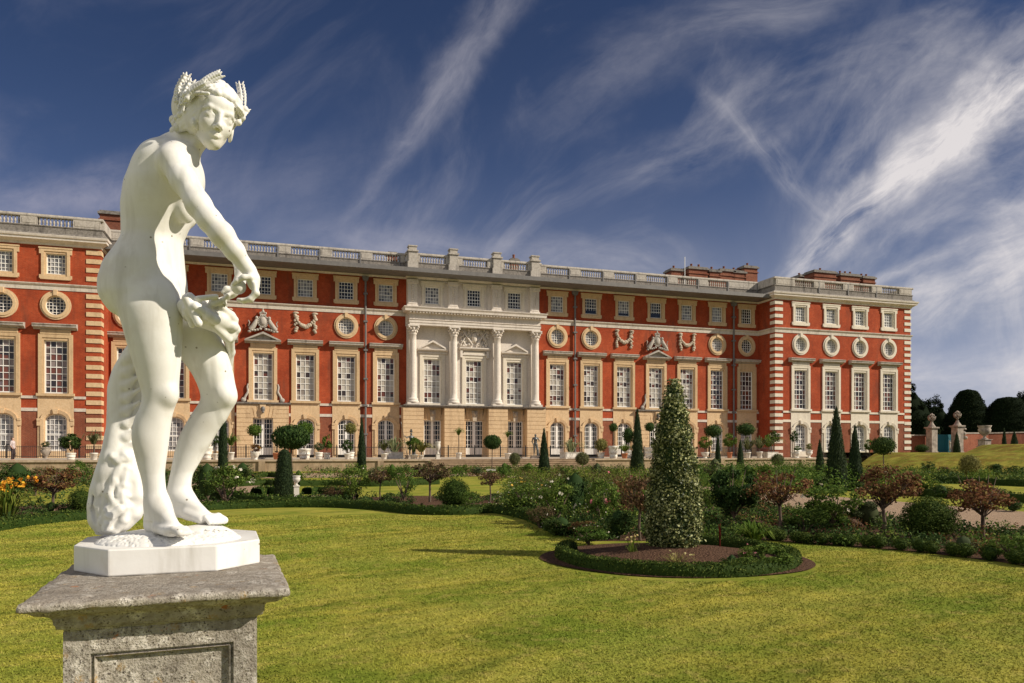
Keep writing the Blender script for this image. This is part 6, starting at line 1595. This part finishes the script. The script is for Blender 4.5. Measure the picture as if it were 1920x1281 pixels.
P_(790,62.7,'plain',.35,.4,'gold','palm',1.1,1.5,.3,'white pot with a sprawling yellow-green palm at the left of the steps')
P_(860,64.2,'plain',.55,.5,'mid','palm',.8,.7,1.6,'slim pot with a very thin little tree before the left pier of the columned centre')
P_(952,64.2,'plain',.5,.55,'mid','palm',.7,.6,1.5,'slim pot with a thin tree before the right french window of the columned centre')
P_(1070,64.2,'box',.60,1.55,'agave','agave',1.6,1.7,0,'long white box with an agave below the second drainpipe')
P_(1127,64.4,'ringed',.60,.62,'gold','ball',1.25,1.25,.1,'white tub with a yellow-green ball bush left of the tall ringed tub')
P_(1150,63.8,'ringed',1.25,.85,'dark','ball',.85,.85,1.3,'tall ringed white tub with a dark ball on a bare stem')
P_(1178,65.0,'ringed',.8,.6,'dark','ball',1.5,1.15,.7,'white tub with a dark green tree left of the tall yew spire')
P_(1171,62.7,'plain',.5,.55,'mid','palm',.8,1.3,.2,'terracotta pot with a spreading pale plant at the right end of the steps',potmat=M_terra)
P_(1218,63.8,'ringed',1.1,.95,'dark','ball',.9,1.0,1.5,'wide ringed tub with a small ball-headed tree right of the tall yew spire')
P_(1228,63.4,'plain',.55,.5,'olive','bush',1.5,1.1,0,'pot with a loose grey bush against the left side of the holly')
P_(1322,63.8,'bowl',.6,.7,'mid','bush',1.5,1.7,.2,'white bowl with a green bush right of the holly top')
P_(1337,64.8,'plain',.5,.5,'dark','ball',1.3,1.8,1.6,'pot with a dark spreading tree before the round-headed window right of the holly')
P_(1368,63.5,'plain',.6,.5,'mid','bush',1.7,1.7,.3,'terracotta pot with a full green bush left of the third drainpipe',potmat=M_terra)
P_(1398,65.0,'plain',.6,.5,'dark','ball',1.3,2.0,1.7,'pot with a dark tree under the last window before the right pavilion')
P_(1402,63.2,'plain',.6,.55,'olive','palm',1.4,1.6,.3,'white pot with a pale palm near the third drainpipe')
P_(1424,63.8,'plain',.65,.55,'olive','palm',1.4,1.6,.4,'white pot with a palm in the corner by the right pavilion')
P_(1441,64.2,'box',.62,.8,'mid','palm',1.4,1.7,.6,'square white tub with a palm at the right pavilion corner')
P_(1450,65.4,'box',.62,.7,'dark','bush',1.6,1.8,.7,'square white tub with a dark bush against the pavilion quoins')
P_(1489,63.4,'plain',.6,.5,'dark','bush',1.5,1.1,.8,'white pot with a small dark tree before the first pavilion window')
P_(1495,62.8,'urn',.7,.5,'mid','bush',.6,.9,0,'white urn with low leaves before the first pavilion window')
P_(1517,63.6,'urn',.8,.65,'gold','bush',.8,.9,0,'stone urn with a yellow plant left of the smallest yew cone')
P_(1630,63.6,'plain',.5,.5,'mid','bush',1.5,1.3,.1,'pot with a leafy green bush right of the second yew cone')
P_(1645,62.8,'urn',.85,.8,'brown','bush',.7,1.0,0,'weathered stone urn at the right end of the terrace wall',potmat=M_garden_stone)

def figure(name, loc, h, rz, pose, mat, label, cat, extras=None):
    """one continuous draped or nude figure, about h metres tall, facing local -y"""
    e = empty(name, loc, rz); tag(e, label, cat)
    s = h/1.75; Fd = Field((-.55,-.45,-.02), (.55,.45,1.82), .014)
    for pts, k in pose: Fd.chain([(np.array(p), r) for p, r in pts], k=k)
    V, F = Fd.net(); V = relax(V, F, 1, .4)
    o = link('body', mesh_np('body', V, F, mat, True), e); o.scale = (s,)*3
    return e, o
def stand(armr, arml, lean=0.0, head=(0,-.01,1.62), wide=.10):
    P = [([((0,.0,.93),.125),((0,.01,1.10),.115),((0,.0,1.28),.135),((0,.01,1.40),.095)], .05),
         ([((-.13,0,1.38),.075),((.13,0,1.38),.075)], .05), ([((0,.0,1.42),.055),((0,-.005,1.50),.052)], .03),
         ([((0,-.01,1.58),.080),(head,.085)], .03), ([((0,-.085,1.60),.016),((0,-.098,1.575),.014)], .01),
         ([((-.085,0,.90),.095),((-.10,-.02,.50),.062),((-.10,.01,.30),.055),((-.105,.02,.08),.036)], .03),
         ([((.085,0,.90),.095),((.12,-.06,.50),.062),((.13,.0,.30),.055),((.13,.06,.08),.036)], .03),
         ([((-.105,.03,.04),.036),((-.115,-.12,.025),.026)], .02), ([((.13,.08,.04),.036),((.15,-.06,.025),.026)], .02), (armr, .02), (arml, .02)]
    return P
def stat_plinth(e, w, h, mat):
    m = MB(); m.box(-w/2,-w/2,-h,w/2,w/2,-.06); m.box(-w/2-.05,-w/2-.05,-.06,w/2+.05,w/2+.05,0); m.box(-w/2-.06,-w/2-.06,-h,w/2+.06,w/2+.06,-h+.12); m.build('plinth', mat, e)
# bronze nude with a lowered arm, right of the columned centre
x, y, k = terr(1004, 66.0)
armr = [((-.20,0,1.38),.050),((-.27,.03,1.12),.042),((-.20,-.10,.92),.034),((-.16,-.14,.86),.03)]; arml = [((.20,0,1.38),.050),((.30,.02,1.18),.042),((.20,-.14,1.30),.034),((.15,-.18,1.36),.032)]
e, o = figure('bronze_statue', (x, y, TZ+.25), 2.1, rad(-10), stand(armr, arml), M_bronze, 'bronze standing nude on the terrace at the right end of the columned centre', 'statue')
stat_plinth(e, .8, .25, M_garden_stone); m = MB(); m.tube([(.28,.18,0),(.26,.14,.5),(.20,.10,.85)], [.12,.09,.06], 8); m.build('tree_stump', M_bronze, e)
# bronze warrior with spear, left
x, y, k = terr(771, 66.0)
armr = [((-.20,0,1.38),.050),((-.36,-.02,1.30),.042),((-.52,-.04,1.42),.034),((-.53,-.05,1.46),.03)]; arml = [((.20,0,1.38),.050),((.30,.05,1.15),.042),((.32,-.06,.95),.034),((.33,-.1,.90),.03)]
e, o = figure('bronze_statue', (x, y, TZ+.35), 2.05, rad(12), stand(armr, arml), M_bronze, 'bronze warrior holding a long spear at the left end of the columned centre', 'statue')
stat_plinth(e, .8, .35, M_garden_stone); m = MB(); m.tube([(-.38,-.10,-.2),(-.95,-.05,2.75)], .022, 6); m.tube([(-.95,-.05,2.75),(-.99,-.05,2.95)], [.05,.004], 6); m.build('spear', M_bronze, e)
m = MB(); m.tube([(.34,.12,.05),(.36,.14,.6),(.24,.12,1.25),(.12,.10,1.42)], [.14,.13,.10,.05], 8); m.build('cloak', M_bronze, e); m = MB(); m.ball((0,-.01,1.80*1.17+.0), (.14,.16,.10), 10, 6); m.box(-.02,-.16,1.80*1.17+.06,.02,.16,1.80*1.17+.2); m.build('helmet', M_bronze, e)
# the visitor on the terrace, far left
M_skin = material('skin', lambda t: t.set(t.bs.inputs['Base Color'], (.50,.30,.22))); M_shirt = material('pale shirt', lambda t: t.set(t.bs.inputs['Base Color'], (.52,.44,.44))); M_trous = material('dark trousers', lambda t: t.set(t.bs.inputs['Base Color'], (.035,.022,.025))); M_hair = material('grey brown hair', lambda t: t.set(t.bs.inputs['Base Color'], (.12,.08,.06)))
x, y, k = terr(24, 65.0)
armr = [((-.19,0,1.38),.048),((-.25,.03,1.12),.038),((-.22,-.10,.92),.032),((-.20,-.14,.86),.030)]; arml = [((.19,0,1.38),.048),((.25,.03,1.12),.038),((.24,-.08,.92),.032),((.23,-.12,.86),.030)]
e, o = figure('person', (x, y, TZ), 1.74, rad(75), stand(armr, arml), M_skin, 'person in a pale shirt and dark trousers standing on the terrace at the far left', 'person')
def garment(name, pose, mat):
    G = Field((-.45,-.35,0), (.45,.35,1.8), .016)
    for pts, k in pose: G.chain([(np.array(p), r) for p, r in pts], k=k)
    V, F = G.net(); q = link(name, mesh_np(name, V, F, mat, True), o)
garment('shirt', [([((0,.0,.95),.15),((0,.01,1.10),.14),((0,.0,1.28),.155),((0,.01,1.38),.11)],.05),([((-.13,0,1.38),.09),((.13,0,1.38),.09)],.05),([((-.19,0,1.38),.064),((-.25,.03,1.12),.054)],.03),([((.19,0,1.38),.064),((.25,.03,1.12),.054)],.03)], M_shirt)
garment('trousers', [([((-.085,0,.92),.115),((-.10,-.02,.50),.080),((-.10,.01,.12),.062)],.03),([((.085,0,.92),.115),((.12,-.06,.50),.080),((.13,.03,.12),.062)],.03)], M_trous)
garment('hair', [([((0,.02,1.66),.09),((0,.04,1.60),.085)],.02)], M_hair)

# small white marble things in the garden
def urn(u, vb, vt, wpx, label, mat, cat='urn', gz=0.0, y=None, ped=.4):
    if y is None: p = ground(u, vb, gz); x, y = p[0], p[1]
    else: x = on_plane_y(u, y)
    k = depth_of(x, y)/FPX; h = (vb-vt)*k; w = wpx*k; e = empty('garden_urn', (x, y, gz)); tag(e, label, cat)
    hp = h*ped
    if ped > 0: m = MB(); m.box(-w*.34,-w*.34,0,w*.34,w*.34,hp*.92); m.box(-w*.42,-w*.42,0,w*.42,w*.42,hp*.14); m.box(-w*.42,-w*.42,hp*.92,w*.42,w*.42,hp); m.build('pedestal', mat, e)
    hh = h-hp; m = MB(); m.lathe([(w*a, hp+hh*b) for a, b in ((.26,.0),(.28,.05),(.12,.12),(.10,.24),(.24,.32),(.46,.52),(.50,.72),(.42,.80),(.50,.90),(.54,1.0),(.46,1.0))], 18); m.build('bowl', mat, e); return e
urn(556,936,892,14,'white marble urn on a tall pedestal beside the blunt yew cone', M_marble2, ped=.58)
urn(821,866,833,10,'white swan-necked stone vase at the top left of the steps', M_marble2, gz=TZ, y=63.0, ped=.3)
urn(1846,845,805,22,'weathered stone urn on the upper grass bank', M_garden_stone, gz=2.1, y=62.0, ped=.35)
def seat(u, vb, vt, wpx, label):
    p = ground(u, vb); k = depth_of(p[0], p[1])/FPX; h = (vb-vt)*k; w = wpx*k; e = empty('stone_bench', (p[0], p[1], 0), -.3); tag(e, label, 'bench')
    m = MB(); m.box(-w/2,-w*.2,h*.78,w/2,w*.2,h); m.build('seat', M_marble2, e)
    for s_ in (-1, 1): m = MB(); m.prism([(s_*w*.36-w*.08,0),(s_*w*.36+w*.08,0),(s_*w*.36+w*.05,h*.779),(s_*w*.36-w*.05,h*.779)], -w*.14, w*.14); m.build('leg', M_marble2, e)
seat(1654,898,884,24,'white stone bench at the foot of the bank near the flat-headed standard')
seat(922,893,880,20,'low white stone bench in front of the middle of the steps')

# ------------------------------------------------------------------ right side: wall, gate piers, statues, yews
gy = 72.0
def gx(u, y=gy): return on_plane_y(u, y)
def gz_(u, v, y=gy): x = gx(u, y); return EYE+(V0-v)/FPX*depth_of(x, y)
m = MB()
def brick_wall(u0, u1, y0, y1, v0t, v1t, label, zb=1.2):
    a = np.array([gx(u0, y0), y0]); b = np.array([gx(u1, y1), y1]); za = gz_(u0, v0t, y0); zb_ = gz_(u1, v1t, y1); e = empty('garden_wall', (a[0], a[1], 0)); tag(e, label, 'garden wall')
    d = (b-a)/np.linalg.norm(b-a); n = np.array([-d[1], d[0]])*.2
    def slab(w, z0a, z0b, z1a, z1b, name, mat):
        q = n*w; P = [(0,0),tuple(b-a)]; V = []
        for (px_, py_), zl, zh in ((P[0], z0a, z1a), (P[1], z0b, z1b)): V += [(px_-q[0],py_-q[1],zl),(px_+q[0],py_+q[1],zl),(px_+q[0],py_+q[1],zh),(px_-q[0],py_-q[1],zh)]
        link(name, mesh_np(name, V, [(3,2,1,0),(4,5,6,7),(0,1,5,4),(1,2,6,5),(2,3,7,6),(3,0,4,7)], mat), e)
    slab(1, zb, zb, za-.1, zb_-.1, 'brickwork', M['brick_low']); slab(1.4, za-.099, zb_-.099, za+.06, zb_+.06, 'coping', M_garden_stone)
brick_wall(1689,1740,72,72,816,816,'red brick garden wall between the palace corner and the left gate pier')
brick_wall(1803,1850,72,74,812,812,'red brick garden wall right of the gate piers')
brick_wall(1851,2100,74,70,812,806,'red brick garden wall running behind the upper bank at the right')
def pier(u, vt, wpx, label, orn):
    y = 71.0; x = gx(u, y); k = depth_of(x, y)/FPX; w = wpx*k/1.42; e = empty('gate_pier', (x, y, 1.3)); tag(e, label, 'gate pier'); zt = gz_(u, vt, y)-1.3; hs = zt*.62
    m = MB(); m.box(-w/2,-w/2,0,w/2,w/2,hs); m.box(-w*.58,-w*.58,0,w*.58,w*.58,.3); m.build('shaft', M_garden_stone, e)
    m = MB(); m.box(-w*.56,-w*.56,hs,w*.56,w*.56,hs+.12); m.box(-w*.68,-w*.68,hs+.12,w*.68,w*.68,hs+.28); m.lathe([(w*.55,hs+.28),(w*.42,hs+.42),(w*.2,hs+.75),(w*.15,hs+.9)], 12); m.build('cap', M_garden_stone, e)
    m = MB(); zc = zt-.42
    for a0 in range(3):      # openwork finial
        ring_ = [(.38*math.cos(t_)*math.cos(a0*1.05), .38*math.cos(t_)*math.sin(a0*1.05), zc+.40*math.sin(t_)) for t_ in np.linspace(0, 6.283, 17)]; m.tube(ring_, .075, 6)
    m.ball((0,0,zc+.42), .13, 8, 6); m.ball((0,0,zc-.42), .16, 8, 6)
    for k_ in range(8): a = k_*.785; m.ball((.36*math.cos(a),.36*math.sin(a),zc+.1*math.sin(k_*3)), .11, 6, 5)
    m.build('finial', M_garden_stone, e)
    if orn:
        m = MB(); m.ball((.75,-.2,hs*.78), (.35,.3,.28), 10, 6); m.ball((1.0,-.2,hs*.62), (.3,.3,.25), 10, 6); m.ball((.9,-.2,hs*.95), (.28,.2,.16), 10, 6); m.build('carved_scroll', M_garden_stone, e)
pier(1747,777,19,'left stone gate pier with an openwork finial, beside the blue gate', False); pier(1795,772,20,'right stone gate pier with an openwork finial and side scroll', True)
M_teal = material('blue green paint', lambda t: (t.set(t.bs.inputs['Base Color'], (.012,.13,.17)), t.set(t.bs.inputs['Roughness'], .5)))
x = gx(1771); w = gx(1785)-gx(1758); e = empty('garden_gate', (x, gy, 1.3)); tag(e, 'blue-green wooden garden gate between the two stone piers', 'gate')
for s_ in (-1, 1):
    m = MB(); z1 = gz_(1771, 815)-1.3; a, b = sorted((.02*s_, s_*w/2)); m.box(a,-.04,0,b,.04,z1); 
    for q in range(5): xx = a+(b-a)*(q+.5)/5; m.box(xx-.02,-.055,.1,xx+.02,-.0401,z1-.1)
    m.box(a,-.07,.5,b,-.0551,.65); m.box(a,-.07,z1-.5,b,-.0551,z1-.35); m.build('gate_leaf', M_teal, e)
x = gx(1781, 69); e, o = figure('stone_cherub', (x, 69, 1.62), 1.35, .3, stand([((-.20,0,1.38),.06),((-.34,-.05,1.5),.05),((-.30,-.08,1.70),.04)], [((.20,0,1.38),.06),((.32,-.08,1.22),.05),((.22,-.2,1.3),.04)]), M_garden_stone, 'small stone cherub statue in front of the gate between the piers', 'statue')
# upper bank
foot = [at_depth(1800,846,64)[:2],at_depth(1850,846,61)[:2],at_depth(1960,846,58)[:2],at_depth(2220,846,56)[:2]]
top = [at_depth(1850,832,69)[:2],at_depth(1880,832,65)[:2],at_depth(1990,832,61)[:2],at_depth(2240,832,59)[:2]]
bank('grass_bank', foot, top, 1.44, 2.22, (75,42))
flat('upper_lawn', [at_depth(1650,847,66.5)[:2], at_depth(1700,847,76)[:2], at_depth(2500,847,110)[:2], at_depth(2400,847,50)[:2]], 1.47, M_bank)
for u, vt, vb, w, lab in ((1794,810,848,13,'small yew spire before the right gate pier'),(1902,808,848,16,'small yew spire on the upper bank near the right edge'),(1883,800,846,10,'slim yew spire behind the bank, left of the one near the edge')):
    y = 60.0 if u < 1890 else 56.0; x = gx(u, y); k = depth_of(x, y)/FPX; put('yew_cone', t_cone('yew', .06, 2600, 1, SPIRE), (x, y, 1.5), (vb-vt)*k, w*k, lab, 'topiary')
# far yews and evergreens beyond the wall
def far_tree(u, vt, vb, wpx, dist, style, leaf, label, cat, seed, dens=14000, ls=.24):
    p = at_depth(u, V0, dist); k = dist/FPX; h = (V0-vt)*k+.3; w = wpx*k; rn = np.random.default_rng(seed)
    e = empty('clipped_yew' if style == 'dome' else 'evergreen_tree', (p[0], p[1], 1.2)); tag(e, label, cat)
    if style == 'dome':
        prof = [(0,.42*w),(.12*h,.50*w),(.40*h,.47*w),(.62*h,.37*w),(.85*h,.235*w),(.93*h,.185*w),(.975*h,.14*w),(h,.02*w)]
        P, N = cone_pts(dens, prof, .07); V, F, A = leaf_quads(P, N, ls, .6); link('crown', mesh_np('crown', V, F, L[leaf], attr=A), e); link('inner_crown', lathe_mesh('inner_crown', [(z, r*.975) for z, r in prof], L[leaf], 30, .015, seed), e)
    else:
        nb = 12; parts = []
        for q in range(nb):
            a = rn.random()*6.28; rr = rn.uniform(0,.34)*w; zc = rn.uniform(.30,.80)*h*(1-.5*rr/(.5*w)); r_ = rn.uniform(.14,.22)*w; P, d = crown_pts(dens//nb, (r_,r_,r_*1.0), (rr*math.cos(a), rr*math.sin(a), zc), clumps=16, spread=.34); parts.append(leaf_quads(P, d, ls, .6))
        P, d = crown_pts(dens//5, (.16*w,.16*w,.22*h), (0,0,.80*h), clumps=16, spread=.34); parts.append(leaf_quads(P, d, ls, .6))
        V, F, A = merge(parts); V[:,2] = np.clip(V[:,2], .1, None); link('crown', mesh_np('crown', V, F, L[leaf], attr=A), e)
        link('inner_crown', lathe_mesh('inner_crown', [(z*h, r*w) for z, r in ((.02,.34),(.25,.37),(.45,.31),(.65,.20),(.80,.10),(.86,.01))], L[leaf], 22, .14, seed), e)
    m = MB(); m.tube([(0,0,-.5),(0,0,h*.5)], [.35,.2], 8); m.build('trunk', M_bark, e); return e
far_tree(1815,730,846,94,128,'dome','far_yew','large clipped yew with a flattened top beyond the garden wall','tree',3,20000,.20)
far_tree(1704,712,846,124,126,'tree','far_yew','dark evergreen rising behind the right end of the palace','tree',4,16000,.26)
far_tree(1752,746,846,112,134,'tree','far_yew','lower dark evergreen between the palace end and the clipped yew','tree',5,14000,.26)
far_tree(1890,744,846,124,126,'dome','far_yew','broad clipped yew dome right of the flat-topped yew','tree',6,16000,.20)
far_tree(1942,708,846,150,128,'tree','far_yew','tall dark evergreen at the right edge of the photo','tree',7,16000,.26)
far_tree(1908,738,846,80,136,'tree','far_yew','feathery evergreen just left of the tall one at the right edge','tree',8,9000,.24)
px = gx(1728, 66.5); put('round_bush', R_('dark', .09, 1200, 36, sph=True), (px, 66.5, 1.5), .9, 1.5, 'dark rounded bush in front of the brick wall by the left gate pier', 'bush')

# grass blades on the lawn nearest the camera
def grass():
    n = 300000; z = 4.2+14.0*RN.random(n)**1.3; lat = RN.uniform(-.74,.74,n)*z; x = CF[0]*z+CR[0]*lat; y = CF[1]*z+CR[1]*lat
    lineL = np.array(hedge_line_L); yl = np.interp(x, lineL[:,0], lineL[:,1]); lineR = np.array(hedge_line_R); yr = np.interp(x, lineR[:,0], lineR[:,1])
    lim = np.where(x < lineL[-1,0], yl, np.where(x > lineR[0,0], yr, np.minimum(yl, yr)))
    ok = (y < lim-.25) & (np.hypot(x-RINGC[0], y-RINGC[1]) > RINGR+.02); x, y, z = x[ok], y[ok], z[ok]; n = len(x)
    h = RN.uniform(.005,.012,n)*(1+.05*z); a = RN.random(n)*6.28; w = .0028+.0005*z; ln = RN.normal(size=(n,2))*.012
    V = np.zeros((n,3,3)); V[:,0] = np.stack([x-w*np.cos(a), y-w*np.sin(a), np.zeros(n)], 1); V[:,1] = np.stack([x+w*np.cos(a), y+w*np.sin(a), np.zeros(n)], 1); V[:,2] = np.stack([x+ln[:,0], y+ln[:,1], h], 1)
    def fn(t):
        c, n3, n4 = grass_color(t); at = t.node('ShaderNodeAttribute', attribute_name='rnd').outputs['Fac']
        c = t.vm('MULTIPLY', c, t.comb(t.rng(at,0,1,.98,1.2), t.rng(at,0,1,1.0,1.2), t.rng(at,0,1,.95,1.25))); t.set(t.bs.inputs['Base Color'], c); t.set(t.bs.inputs['Roughness'], .8); t.set(t.bs.inputs['Specular IOR Level'], .1)
    me = mesh_np('grass', V.reshape(-1,3), np.arange(n*3).reshape(-1,3), material('grass blades', fn), attr=RN.random(n)); tag(link('grass', me), 'short mown grass of the near lawn', 'grass', kind='stuff')
grass()
